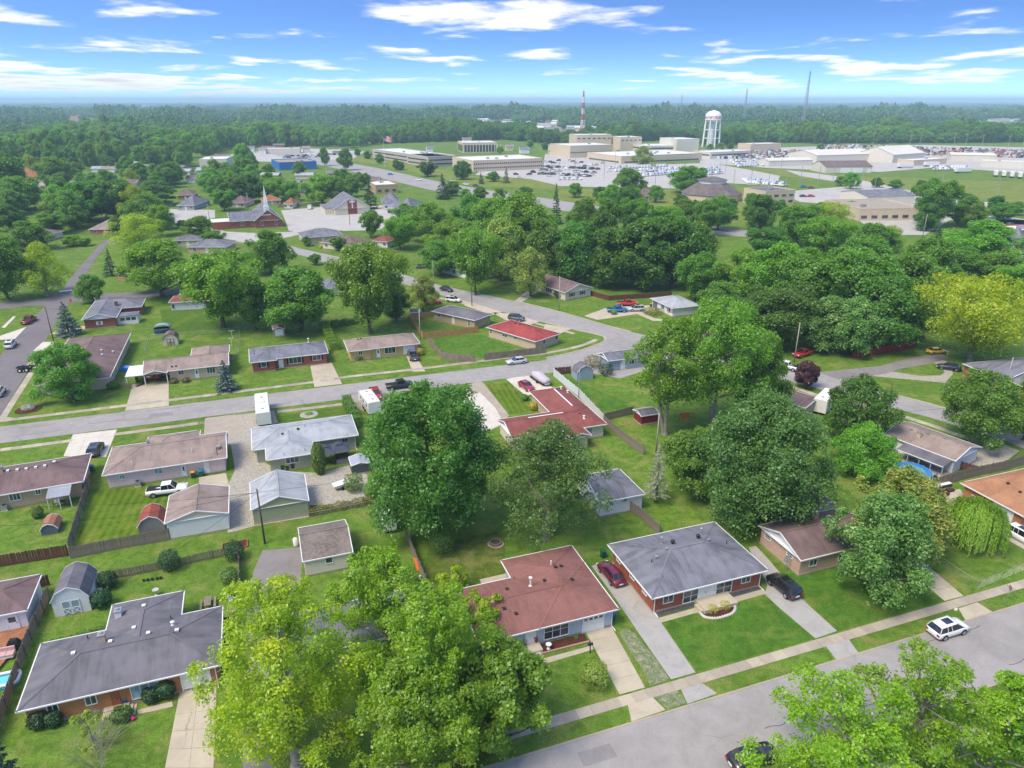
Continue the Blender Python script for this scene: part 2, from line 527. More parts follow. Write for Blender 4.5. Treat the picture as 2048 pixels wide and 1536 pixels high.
def make_tree(seed, H, R, leafmat, cb=0.22, prof='round', nl=20, nc=26, nleaf=34, leaf=0.34, lobe=(0.26, 0.42), bark=None, fill=0.18, sparse=0.0, droop=0.25, twigs=2, flat=0.8, stems=1, up=0.5, irr=0.27):
 rng = np.random.default_rng(seed)
 bark = bark or BARK
 cb = cb * H
 ch = H - cb
 tt, rr = PROF[prof]
 P, Nn, Sz, Ti = [], [], [], []
 lobes = []
 ga = 2.39996
 for i in range(nl):
  t = ((i + 0.5) / nl)
  t = 0.06 + 0.86 * t ** 0.85
  env = R * np.interp(t, tt, rr) * (1 + rng.uniform(-irr, irr * 0.75))
  lr = R * rng.uniform(*lobe) * (0.75 + 0.25 * np.interp(t, tt, rr))
  th = i * ga + rng.uniform(-0.5, 0.5)
  d = max(0.0, env - lr * 0.8) * (1.0 if i % 3 else rng.uniform(0.15, 0.75))
  z = min(cb + ch * t, H - lr * flat * 0.9)
  lobes.append((np.array([d * math.cos(th), d * math.sin(th), z]), lr))
 for c, lr in lobes:
  k = max(6, int(nc * (lr / (R * 0.2)) ** 2))
  d = rng.normal(size=(k, 3))
  d[:, 2] = d[:, 2] * 0.9 + 0.35
  out = np.array([c[0], c[1], 0.0]) / max(R, 1e-3)
  d = unit(unit(d) + out * 0.5)
  if sparse:
   d = d[rng.random(k) > sparse]
   k = len(d)
  rad = lr * rng.uniform(0.72, 1.12, size=(k, 1))
  cc = c + d * rad * np.array([1, 1, flat])
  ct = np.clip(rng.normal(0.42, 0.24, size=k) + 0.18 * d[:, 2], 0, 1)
  m = nleaf
  sp = lr * 0.33
  off = rng.normal(size=(k, m, 3)) * sp
  dn = d[:, None, :]
  along = np.sum(off * dn, axis=2, keepdims=True)
  off = off - dn * along * 0.55
  rl = np.linalg.norm(off, axis=2, keepdims=True)
  off[:, :, 2:3] -= droop * rl * rl / max(sp, 1e-3) * 0.5
  pos = (cc[:, None, :] + off).reshape(-1, 3)
  nr = (dn * 0.45 + UP * up + rng.normal(size=(k, m, 3)) * 0.42).reshape(-1, 3)
  P.append(pos)
  Nn.append(nr)
  Sz.append(leaf * rng.uniform(0.45, 1.4, size=k * m))
  Ti.append(np.repeat(ct, m))
  kf = int(k * m * fill)
  if kf:
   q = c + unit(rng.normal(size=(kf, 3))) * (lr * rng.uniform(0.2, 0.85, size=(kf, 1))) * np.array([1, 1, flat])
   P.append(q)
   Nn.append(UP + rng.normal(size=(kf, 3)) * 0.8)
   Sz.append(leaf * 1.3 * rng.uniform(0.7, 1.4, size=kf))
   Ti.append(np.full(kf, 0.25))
 P = np.concatenate(P)
 ok = P[:, 2] > 0.25
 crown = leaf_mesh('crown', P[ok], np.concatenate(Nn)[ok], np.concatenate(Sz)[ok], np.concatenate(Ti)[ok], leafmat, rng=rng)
 mb = MB()
 tr = max(0.1, 0.022 * H + 0.012 * R)
 for sidx in range(stems):
  a = sidx * 2.4 + rng.uniform(0, 6)
  lean = np.array([math.cos(a), math.sin(a), 0]) * (0.04 * H if stems == 1 else 0.14 * H)
  top = np.array([0, 0, cb + ch * 0.62]) + lean
  base = np.array([0, 0, -0.1]) + (lean * 0.08)
  r0 = tr * (1.0 if stems == 1 else 0.75)
  mb.tube(base, base + (top - base) * 0.03 + np.array([0, 0, 0.25]), r0 * 1.5, r0 * 1.02, 9, cap=False)
  curve_tube(mb, base, top, r0, r0 * 0.28, rng.normal(size=3) * np.array([1, 1, 0]) * 0.02 * H, 6, 9)
  mine = [l for j, l in enumerate(lobes) if j % stems == sidx]
  for c, lr in mine[::max(1, len(mine) // 24)]:
   zt = np.clip(c[2] - np.linalg.norm(c[:2]) * rng.uniform(0.45, 0.8), cb * 0.75, top[2] * 0.97)
   s = base + (top - base) * ((zt - base[2]) / (top[2] - base[2]))
   r = r0 * (1 - 0.72 * zt / top[2]) * 0.6
   e = curve_tube(mb, s, c + np.array([0, 0, lr * 0.2]), r, 0.035, np.array([0, 0, -0.06 * np.linalg.norm(c - s)]), 4, 5)
   for _ in range(twigs):
    dd = unit(rng.normal(size=3) + np.array([c[0], c[1], 0]) / R + UP * 0.4)
    mb.tube(c + (s - c) * rng.uniform(0.05, 0.4), c + dd * lr * 0.95 * np.array([1, 1, flat]), 0.04, 0.012, 4)
 trunk = mb.mesh('trunk', bark, smooth=True)
 return crown, trunk
def make_conifer(seed, H, R, leafmat, step=0.42, nb=13, leaf=0.3, droop=0.18, cb=0.05, dens=1.0, power=1.0, bark=None):
 rng = np.random.default_rng(seed)
 P, Nn, Sz, Ti, Ax = [], [], [], [], []
 mb = MB()
 mb.tube((0, 0, -0.1), (0, 0, H * 0.96), 0.02 * H + 0.05, 0.02, 7)
 z = cb * H
 while z < H * 0.985:
  f = 1 - (z - cb * H) / (H * (1 - cb))
  rad = R * f ** power * rng.uniform(0.86, 1.1) + 0.12
  k = max(4, int(nb * (0.35 + 0.65 * f)))
  for b in range(k):
   a = rng.uniform(0, 2 * math.pi)
   L = rad * rng.uniform(0.72, 1.08)
   n = max(5, int(dens * L / leaf * 7))
   t = np.sqrt(rng.uniform(0.02, 1, size=n))
   side = rng.normal(size=n) * 0.17 * L * (1.15 - t)
   dx, dy = math.cos(a), math.sin(a)
   zz = z - droop * L * t ** 1.4 + 0.1 * L * t ** 4 + rng.normal(size=n) * 0.05
   P.append(np.stack([dx * L * t - dy * side, dy * L * t + dx * side, zz], 1))
   Nn.append(np.array([dx * 0.25, dy * 0.25, 1.0]) + rng.normal(size=(n, 3)) * 0.4)
   Ax.append(np.array([dx, dy, -0.2]) + rng.normal(size=(n, 3)) * 0.5)
   Sz.append(leaf * rng.uniform(0.6, 1.3, size=n))
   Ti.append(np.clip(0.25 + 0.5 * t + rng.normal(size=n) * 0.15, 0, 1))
   if b % 3 == 0:
    mb.tube((0, 0, z), (dx * L * 0.9, dy * L * 0.9, z - droop * L * 0.8), 0.035, 0.01, 4)
  z += step * rng.uniform(0.8, 1.2) * (0.55 + 0.45 * f)
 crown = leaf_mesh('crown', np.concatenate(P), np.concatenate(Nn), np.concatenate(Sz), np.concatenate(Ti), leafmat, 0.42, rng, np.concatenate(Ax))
 return crown, mb.mesh('trunk', bark or BARK, True)
def make_willow(seed, H, R, leafmat):
 rng = np.random.default_rng(seed)
 P, Nn, Sz, Ti, Ax = [], [], [], [], []
 for s in range(620):
  a = rng.uniform(0, 2 * math.pi)
  rr = R * math.sqrt(rng.uniform(0.0, 1)) * (1 + 0.1 * math.sin(5 * a))
  z0 = H * (0.62 + 0.38 * math.sqrt(max(0, 1 - (rr / (R * 1.12)) ** 2))) * rng.uniform(0.9, 1.0)
  L = min(z0 - rng.uniform(0.3, 1.3), H * rng.uniform(0.35, 0.8))
  n = max(8, int(L * 13))
  t = np.linspace(0, 1, n)
  x = rr + 0.45 * np.minimum(1, t * 2.5) * rng.uniform(0.5, 1)
  wob = rng.uniform(-0.25, 0.25) * t
  P.append(np.stack([x * math.cos(a + 0) + wob, x * math.sin(a) + wob * 0.6, z0 + 0.25 * np.sin(t * 3) * (t < .5) - L * t], 1) + rng.normal(size=(n, 3)) * 0.05)
  Nn.append(np.array([math.cos(a), math.sin(a), 0.35]) + rng.normal(size=(n, 3)) * 0.35)
  Ax.append(np.array([0, 0, -1.0]) + rng.normal(size=(n, 3)) * 0.3)
  Sz.append(rng.uniform(0.2, 0.36, size=n))
  Ti.append(np.clip(np.full(n, rng.uniform(0.1, 0.95)), 0, 1))
 crown = leaf_mesh('crown', np.concatenate(P), np.concatenate(Nn), np.concatenate(Sz), np.concatenate(Ti), leafmat, 0.3, rng, np.concatenate(Ax))
 mb = MB()
 mb.tube((0, 0, -0.1), (0.1, 0, H * 0.5), 0.3, 0.18, 8)
 for k in range(8):
  a = k * 0.8
  curve_tube(mb, (0.1, 0, H * 0.45), (R * 0.7 * math.cos(a), R * 0.7 * math.sin(a), H * 0.8), 0.12, 0.03, (0, 0, 0.3), 4, 5)
 return crown, mb.mesh('trunk', BARK, True)
def make_bush(seed, H, R, leafmat, n=2600, leaf=0.14, lump=0.12, shape=2.0):
 rng = np.random.default_rng(seed)
 d = unit(rng.normal(size=(n, 3)) + np.array([0, 0, 0.25]))
 ph = rng.uniform(0, 6, 6)
 lum = 1 + lump * (np.sin(5 * d[:, 0] + ph[0]) * np.sin(5 * d[:, 1] + ph[1]) + 0.6 * np.sin(9 * d[:, 2] + ph[2] + 4 * d[:, 0]))
 r = lum * rng.uniform(0.84, 1.04, size=n)
 inner = rng.random(n) < 0.15
 r[inner] *= rng.uniform(0.3, 0.9, size=inner.sum())
 e = np.sign(d) * np.abs(d) ** (2.0 / shape)
 e = e / np.maximum(np.linalg.norm(e, axis=1, keepdims=True) ** 0.55, 1e-6)
 P = e * r[:, None] * np.array([R, R, H * 0.52]) + np.array([0, 0, H * 0.5])
 ok = P[:, 2] > 0.03
 P = P[ok]
 me = leaf_mesh('foliage', P, d[ok] * 0.9 + UP * 0.25 + rng.normal(size=P.shape) * 0.45, leaf * rng.uniform(0.6, 1.4, len(P)), np.clip(rng.normal(0.45, 0.25, len(P)), 0, 1), leafmat, rng=rng)
 mb = MB()
 for k in range(5):
  a = k * 1.26
  mb.tube((0.05 * math.cos(a), 0.05 * math.sin(a), -0.05), (R * 0.5 * math.cos(a), R * 0.5 * math.sin(a), H * 0.6), 0.035, 0.012, 4)
 return me, mb.mesh('stem', BARK)
def make_hedge(seed, L, W, H, leafmat, dens=120, leaf=0.16):
 rng = np.random.default_rng(seed)
 A = [L * W, L * H * 2, W * H * 2]
 n = int(sum(A) * dens)
 f = rng.random(n) * sum(A)
 P = np.stack([rng.uniform(0, L, n), rng.uniform(0, W, n), rng.uniform(0, H, n)], 1)
 Nn = np.zeros((n, 3))
 top = f < A[0]
 P[top, 2] = H
 Nn[top] = UP
 s = (f >= A[0]) & (f < A[0] + A[1])
 sd_ = rng.random(n) < 0.5
 P[s & sd_, 1] = 0
 P[s & ~sd_, 1] = W
 Nn[s & sd_] = (0, -1, 0.2)
 Nn[s & ~sd_] = (0, 1, 0.2)
 e = f >= A[0] + A[1]
 P[e & sd_, 0] = 0
 P[e & ~sd_, 0] = L
 Nn[e & sd_] = (-1, 0, 0.2)
 Nn[e & ~sd_] = (1, 0, 0.2)
 lum = 0.12 * np.sin(P[:, 0] * 2.3 + seed) + 0.08 * np.sin(P[:, 0] * 5.1)
 P[:, 2] *= 1 + lum * 0.8
 P[:, 1] += lum * (P[:, 1] - W / 2) * 1.2
 P += rng.normal(size=(n, 3)) * 0.06
 return leaf_mesh('foliage', P, Nn + rng.normal(size=(n, 3)) * 0.45, leaf * rng.uniform(0.6, 1.4, n), np.clip(0.45 + lum * 1.5 + rng.normal(size=n) * 0.2, 0, 1), leafmat, rng=rng)
def make_bare(seed, H, R, bark, levels=4, nb=7):
 rng = random.Random(seed)
 mb = MB()
 def grow(p, d, L, r, lev):
  q = p + d * L
  mb.tube(p, q, r, r * 0.6, 5 if lev > 2 else 3, cap=False)
  if lev == 0:
   return
  for k in range(rng.choice((2, 3, 3))):
   nd = (d + Vector((rng.uniform(-1, 1), rng.uniform(-1, 1), rng.uniform(-0.35, 0.7))) * 0.75).normalized()
   grow(q if k else p + d * L * rng.uniform(0.5, 0.95), nd, L * rng.uniform(0.6, 0.85), r * 0.55, lev - 1)
 for k in range(nb):
  a = k * 2 * math.pi / nb + rng.uniform(-0.3, 0.3)
  d = Vector((math.cos(a) * R / H, math.sin(a) * R / H, 0.9)).normalized()
  grow(Vector((0, 0, 0)), d, H * 0.36, 0.035, levels)
 return mb.mesh('branches', bark)
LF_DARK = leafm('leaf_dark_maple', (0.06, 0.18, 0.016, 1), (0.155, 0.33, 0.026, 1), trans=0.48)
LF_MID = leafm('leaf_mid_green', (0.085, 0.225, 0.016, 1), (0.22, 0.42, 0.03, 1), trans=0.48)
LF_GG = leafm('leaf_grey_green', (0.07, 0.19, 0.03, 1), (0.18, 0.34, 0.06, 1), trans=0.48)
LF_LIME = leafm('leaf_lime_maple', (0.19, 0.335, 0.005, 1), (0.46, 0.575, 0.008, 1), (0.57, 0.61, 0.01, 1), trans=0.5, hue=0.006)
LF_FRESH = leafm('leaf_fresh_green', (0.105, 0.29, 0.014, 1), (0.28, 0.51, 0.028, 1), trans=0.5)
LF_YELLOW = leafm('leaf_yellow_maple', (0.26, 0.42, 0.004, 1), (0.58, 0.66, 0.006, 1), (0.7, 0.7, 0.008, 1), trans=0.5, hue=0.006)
LF_LIME2 = leafm('leaf_lime_greener', (0.14, 0.31, 0.006, 1), (0.36, 0.55, 0.012, 1), trans=0.5, hue=0.006)  # lime leaf colour mixed towards fresh green
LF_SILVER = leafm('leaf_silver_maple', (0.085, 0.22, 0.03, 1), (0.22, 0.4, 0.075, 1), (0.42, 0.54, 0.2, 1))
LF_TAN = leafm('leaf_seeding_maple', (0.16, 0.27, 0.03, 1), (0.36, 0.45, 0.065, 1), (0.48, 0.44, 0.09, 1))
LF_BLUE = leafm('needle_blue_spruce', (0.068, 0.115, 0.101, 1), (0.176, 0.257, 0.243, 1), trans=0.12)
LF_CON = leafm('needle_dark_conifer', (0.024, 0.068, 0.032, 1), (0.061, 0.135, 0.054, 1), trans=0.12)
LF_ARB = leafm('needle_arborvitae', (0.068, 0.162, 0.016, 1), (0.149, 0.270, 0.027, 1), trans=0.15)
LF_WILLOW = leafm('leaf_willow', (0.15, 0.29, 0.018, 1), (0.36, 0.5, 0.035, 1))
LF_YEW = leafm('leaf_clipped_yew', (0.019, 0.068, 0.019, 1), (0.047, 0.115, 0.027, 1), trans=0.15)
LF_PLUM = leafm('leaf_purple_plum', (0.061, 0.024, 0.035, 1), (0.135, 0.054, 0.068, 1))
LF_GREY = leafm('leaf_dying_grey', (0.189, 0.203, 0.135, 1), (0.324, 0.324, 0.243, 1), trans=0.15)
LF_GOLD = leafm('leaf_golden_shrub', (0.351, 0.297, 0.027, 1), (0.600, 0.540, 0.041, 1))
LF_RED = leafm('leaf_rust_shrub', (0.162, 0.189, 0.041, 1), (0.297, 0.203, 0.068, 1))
NEARSPEC = {
 'dark': dict(leafmat=LF_DARK, prof='round', nl=95, nc=13, nleaf=34, leaf=0.36, cb=0.06, lobe=(0.15, 0.27), fill=0.3),
 'lime': dict(leafmat=LF_LIME, prof='round', nl=80, nc=13, nleaf=50, leaf=0.25, cb=0.08, lobe=(0.13, 0.25), fill=0.08, droop=0.5, sparse=0.12, irr=0.32, bark=BARKPALE),
 'fresh': dict(leafmat=LF_FRESH, prof='round', nl=80, nc=13, nleaf=34, leaf=0.34, cb=0.12, lobe=(0.15, 0.26), fill=0.2),
 'mid': dict(leafmat=LF_MID, prof='round', nl=75, nc=13, nleaf=34, leaf=0.36, cb=0.12, lobe=(0.15, 0.27), fill=0.25),
 'sparse': dict(leafmat=LF_GG, prof='oval', nl=82, nc=13, nleaf=32, leaf=0.31, cb=0.14, lobe=(0.14, 0.25), fill=0.04, sparse=0.06, bark=BARKPALE, twigs=3),
 'tall': dict(leafmat=LF_FRESH, prof='tall', nl=70, nc=13, nleaf=34, leaf=0.36, cb=0.2, lobe=(0.15, 0.27), fill=0.1, sparse=0.05, bark=BARKPALE, twigs=2, stems=2),
 'silver': dict(leafmat=LF_SILVER, prof='oval', nl=80, nc=13, nleaf=32, leaf=0.33, cb=0.07, lobe=(0.14, 0.26), fill=0.15, sparse=0.05),
 'tan': dict(leafmat=LF_TAN, prof='oval', nl=70, nc=13, nleaf=32, leaf=0.33, cb=0.07, lobe=(0.14, 0.26), fill=0.1, sparse=0.08),
 'yellow': dict(leafmat=LF_YELLOW, prof='vase', nl=70, nc=13, nleaf=34, leaf=0.38, cb=0.18, lobe=(0.15, 0.26), fill=0.12, bark=BARKPALE, twigs=2),
 'plum': dict(leafmat=LF_PLUM, prof='round', nl=30, nc=13, nleaf=24, leaf=0.26, cb=0.22),
 'dome': dict(leafmat=LF_FRESH, prof='dome', nl=70, nc=13, nleaf=34, leaf=0.26, cb=0.02, lobe=(0.18, 0.28), fill=0.3, droop=0.1),
}
VARIANTS = {}
VAR_H, VAR_R = 13.0, 5.6
def variant(sp, k):
 key = (sp, k)
 if key not in VARIANTS:
  sd_ = hash_int(sp) + 17 * k
  if sp == 'con':
   VARIANTS[key] = make_conifer(sd_, VAR_H, VAR_R, LF_CON, step=0.75, nb=13, leaf=0.75, dens=0.9)
  elif sp == 'blue':
   VARIANTS[key] = make_conifer(sd_, VAR_H, VAR_R, LF_BLUE, step=0.6, nb=13, leaf=0.7, dens=0.9)
  else:
   s = dict(NEARSPEC[sp])
   s.update(nl=44 + 5 * (k % 3), nc=12, nleaf=27, leaf=s['leaf'] * 1.08, twigs=min(s.get('twigs', 1), 1), lobe=(0.18, 0.31))
   s['cb'] = s['cb'] * 1.15
   if s['prof'] == 'round':
    s['prof'] = ('round', 'oval', 'vase')[k % 3]
    s['irr'] = (.27, .36, .32)[k % 3]
   VARIANTS[key] = make_tree(sd_, VAR_H, VAR_R, **s)
 return VARIANTS[key]
def hash_int(s):
 h = 7
 for ch in s:
  h = (h * 31 + ord(ch)) % 99991
 return h
TREE_SPOTS = []
def tree_dims(u, vb, vt, wpx):
 x, y = G(u, vb)
 H = ztop(vt, y) * 0.97
 dep = y * CP + (CAM_H - H * 0.55) * SP
 return x, y, max(H, 1.0), max(wpx / 2 * dep / FOC, 0.4)
NAMES = {'con': 'conifer_tree', 'blue': 'spruce_tree', 'plum': 'plum_tree'}
def tree(sp, u, vb, vt, wpx, label, seed=None, near=False, group=None, name=None, **over):
 x, y, H, R = tree_dims(u, vb, vt, wpx)
 TREE_SPOTS.append((x, y, R))
 seed = seed if seed is not None else int(u * 7 + vb * 13) % 9973
 rng = random.Random(seed)
 root = empty(name or NAMES.get(sp, 'maple_tree' if sp in ('dark', 'lime', 'silver', 'tan', 'yellow') else 'broadleaf_tree'), (x, y, 0), rng.uniform(0, 6.28), label, 'tree', group)
 if near:
  s = dict(NEARSPEC.get(sp, {}))
  s.update(over)
  if sp == 'con':
   cr, tr = make_conifer(seed, H, R, LF_CON, **over)
  elif sp == 'blue':
   cr, tr = make_conifer(seed, H, R, LF_BLUE, **over)
  else:
   cr, tr = make_tree(seed, H, R, **s)
 else:
  cr, tr = variant(sp, rng.randrange(3 if sp in ('mid', 'dark', 'fresh') else 2))
  root.scale = (R / VAR_R * rng.uniform(0.85, 1.12), R / VAR_R * rng.uniform(0.85, 1.12), H / VAR_H)
  root.rotation_euler = (rng.uniform(-.06, .06), rng.uniform(-.06, .06), root.rotation_euler[2])
 link('crown', cr, root)
 link('trunk', tr, root)
 return root
def bush(u, v, wpx, hpx, leafmat, label, leaf=0.16, n=1500, shape=2.3, name='round_shrub', group=None, seed=None):
 x, y = G(u, v)
 dep = y * CP + CAM_H * SP
 R = wpx / 2 * dep / FOC
 H = hpx * dep / FOC * 0.95
 y += R * 0.8
 seed = seed if seed is not None else int(u * 3 + v * 5)
 fo, st = make_bush(seed, H, R, leafmat, n=n, leaf=leaf, shape=shape)
 root = empty(name, (x, y, 0), 0, label, 'shrub', group)
 link('foliage', fo, root)
 link('stem', st, root)
 return root
# ---- houses
ROOF_DARK = shingle('shingle_charcoal', S(124, 121, 127), S(105, 103, 110), 0.3, 0.35)
ROOF_GREY = shingle('shingle_slate_grey', S(134, 134, 144), S(112, 113, 124), 0.3, 0.45)
ROOF_RED = shingle('shingle_red_brown', S(144, 100, 95), S(172, 124, 102), 0.5, 0.2)
ROOF_BROWN = shingle('shingle_brown', S(134, 112, 110), S(108, 92, 92), 0.4, 0.35)
ROOF_TAN = shingle('shingle_tan', S(164, 146, 136), S(134, 118, 110), 0.45, 0.3)
ROOF_LIGHT = shingle('shingle_light_grey', S(178, 182, 186), S(160, 164, 170), 0.3, 0.25)
ROOF_RUST = shingle('shingle_rust_orange', S(186, 136, 102), S(152, 106, 78), 0.5, 0.2)
ROOF_MAROON = shingle('shingle_maroon', S(150, 90, 84), S(124, 74, 70), 0.35, 0.25)
ROOF_SCARLET = shingle('shingle_brick_red', S(168, 80, 78), S(146, 64, 64), 0.3, 0.25)
ROOF_PEBBLE = shingle('shingle_pebble', S(146, 134, 126), S(96, 88, 84), 0.8, 0.1)
ROOF_OCHRE = shingle('shingle_ochre', S(172, 116, 80), S(120, 82, 62), 0.5, 0.2)
BR_ORANGE = brick('brick_orange', S(206, 132, 72), S(178, 108, 58), S(190, 160, 130))
BR_RED = brick('brick_red', S(178, 86, 54), S(148, 66, 44), S(176, 148, 130))
BR_PINK = brick('brick_pink', S(222, 180, 156), S(202, 162, 138), S(205, 190, 176))
BR_TAN = brick('brick_tan', S(206, 178, 140), S(184, 154, 116), S(200, 186, 164))
BR_YELLOW = brick('brick_yellow', S(224, 186, 120), S(206, 164, 98), S(210, 190, 150))
BR_CREAM = brick('brick_cream', S(222, 202, 170), S(204, 180, 146), S(214, 200, 178))
BR_DARKRED = brick('brick_dark_red', S(158, 72, 60), S(136, 58, 50), S(160, 130, 120))
SD_BLUE = siding('siding_pale_blue', S(190, 202, 220), 0.22, True)
SD_SKY = siding('siding_sky_blue', S(168, 186, 204), 0.2)
SD_PINK = plain('stucco_pink', S(232, 206, 206), 0.08)
SD_SAGE = siding('siding_sage', S(176, 182, 150), 0.2)
SD_CREAM = siding('siding_cream', S(232, 222, 200), 0.2)
SD_GREY = siding('siding_grey', S(150, 146, 144), 0.15)
SD_TAN = siding('siding_tan', S(214, 200, 176), 0.2)
DOOR_BLUE = plain('door_blue_grey', S(150, 172, 190), 0.12)
CONC = paving('concrete_pale', S(192, 180, 158), 0.35)
CONC_OLD = paving('concrete_old', S(172, 160, 144), 0.5)
CONC_WALK = paving('concrete_walk', S(180, 168, 150), 0.4)
CONC_NEW = paving('concrete_new', S(210, 202, 188), 0.2)
ASPH_LIGHT = paving('asphalt_worn_light', S(172, 168, 163), 0.3)
STREET = paving('street_chip_seal', S(162, 157, 153), 0.42, speck=0.3)
STREET_D = paving('street_asphalt_grey', S(126, 119, 120), 0.4, speck=0.3)
ASPH_DARK = paving('asphalt_patchy', S(140, 134, 132), 0.6)
GRAVEL = gravelm('gravel', S(182, 175, 162))
GRAVELG = gravelm('gravel_grown_over', S(176, 168, 152), 0.85)
GRAVEL_DK = gravelm('dark_gravel', S(96, 94, 96))
MULCH = gravelm('mulch', S(92, 58, 46))
MEMBRANE = plain('white_roof_membrane', S(232, 230, 226), 0.1, 0.4)
LAWN = grass('lawn', S(102, 138, 46), S(128, 162, 60), S(176, 168, 100))
LAWN_LUSH = grass('lawn_lush', S(84, 128, 40), S(106, 150, 50), S(146, 154, 72))
LAWN_STRIPE = grass('lawn_striped', S(92, 122, 30), S(112, 142, 38), S(160, 156, 76), (math.radians(14), 1.1))
LAWN_STRIPE2 = grass('lawn_striped_fine', S(78, 116, 36), S(98, 134, 42), S(138, 144, 62), (math.radians(100), 0.9))
LAWN_WORN = grass('lawn_worn', S(92, 116, 40), S(120, 136, 54), S(172, 156, 104), patch=0.3)
FIELD = grass('field_grass', S(128, 146, 56), S(154, 166, 72), S(184, 176, 104))
def roof_h(b, x, y):
 x0, y0, x1, y1, ev, pt, ax, e0, e1 = b
 if ax == 'y':
  x, y, x0, y0, x1, y1 = y, x, y0, x0, y1, x1
 if not (x0 <= x <= x1 and y0 <= y <= y1):
  return -1
 h = min(y - y0, y1 - y)
 if e0 == 'h':
  h = min(h, x - x0)
 if e1 == 'h':
  h = min(h, x1 - x)
 return ev + pt * h
def roof_block(top, trim, gab, b, ovh):
 x0, y0, x1, y1, ev, pt, ax, e0, e1 = b
 def T(x, y, z):
  return (x, y, z) if ax == 'x' else (y, x, z)
 if ax == 'y':
  x0, y0, x1, y1 = y0, x0, y1, x1
 hw = (y1 - y0) / 2
 ym = (y0 + y1) / 2
 zr = ev + pt * hw
 ra = x0 + (hw if e0 == 'h' else 0)
 rb = x1 - (hw if e1 == 'h' else 0)
 if rb < ra:
  ra = rb = (x0 + x1) / 2
 A, B, C, D = (x0, y0), (x1, y0), (x1, y1), (x0, y1)
 faces = [[A + (ev,), B + (ev,), (rb, ym, zr), (ra, ym, zr)], [C + (ev,), D + (ev,), (ra, ym, zr), (rb, ym, zr)]]
 if e0 == 'h':
  faces.append([D + (ev,), A + (ev,), (ra, ym, zr)])
 if e1 == 'h':
  faces.append([B + (ev,), C + (ev,), (rb, ym, zr)])
 for f in faces:
  f = [T(*p) for p in f]
  if ax == 'y':
   f = f[::-1]
  if len(f) == 4 and (Vector(f[2]) - Vector(f[3])).length < 1e-4:
   f = f[:3]
  top.face(f)
 s = [T(x0, y0, ev - 0.03), T(x0, y1, ev - 0.03), T(x1, y1, ev - 0.03), T(x1, y0, ev - 0.03)]
 top.face(s if ax == 'x' else s[::-1], 1)
 def edge(p, q, sh=0.0):
  trim.bar(T(*p), T(*q), 0.1, 0.15)
 t = 0.05
 edge((x0 - t, y0, ev - 0.055), (x1 + t, y0, ev - 0.055))
 edge((x0 - t, y1, ev - 0.055), (x1 + t, y1, ev - 0.055))
 for e, xe, xi in ((e0, x0, x0 + ovh), (e1, x1, x1 - ovh)):
  if e == 'n':
   continue
  if e == 'h':
   edge((xe, y0, ev - 0.06), (xe, y1, ev - 0.06))
  else:
   edge((xe, y0, ev - 0.05), (xe, ym, zr - 0.05))
   edge((xe, y1, ev - 0.05), (xe, ym, zr - 0.05))
   yy0, yy1 = y0 + ovh, y1 - ovh
   g = [T(xi, yy0, ev + pt * ovh - 0.05), T(xi, yy1, ev + pt * ovh - 0.05), T(xi, ym, zr - 0.06)]
   g0 = [T(xi, yy0, ev - 0.05), T(xi, yy1, ev - 0.05)]
   gab.face([g0[0], g0[1], g[1], g[2], g[0]])
 if rb - ra > 0.3:
  top.bar(T(ra, ym, zr + 0.01), T(rb, ym, zr + 0.01), 0.26, 0.035, 0)
 for e, xe, xr in ((e0, x0, ra), (e1, x1, rb)):
  if e == 'h':
   for yy in (y0, y1):
    top.bar(T(xe, yy, ev + 0.012), T(xr, ym, zr + 0.012), 0.22, 0.03, 0)
HOUSE_SPOTS = []
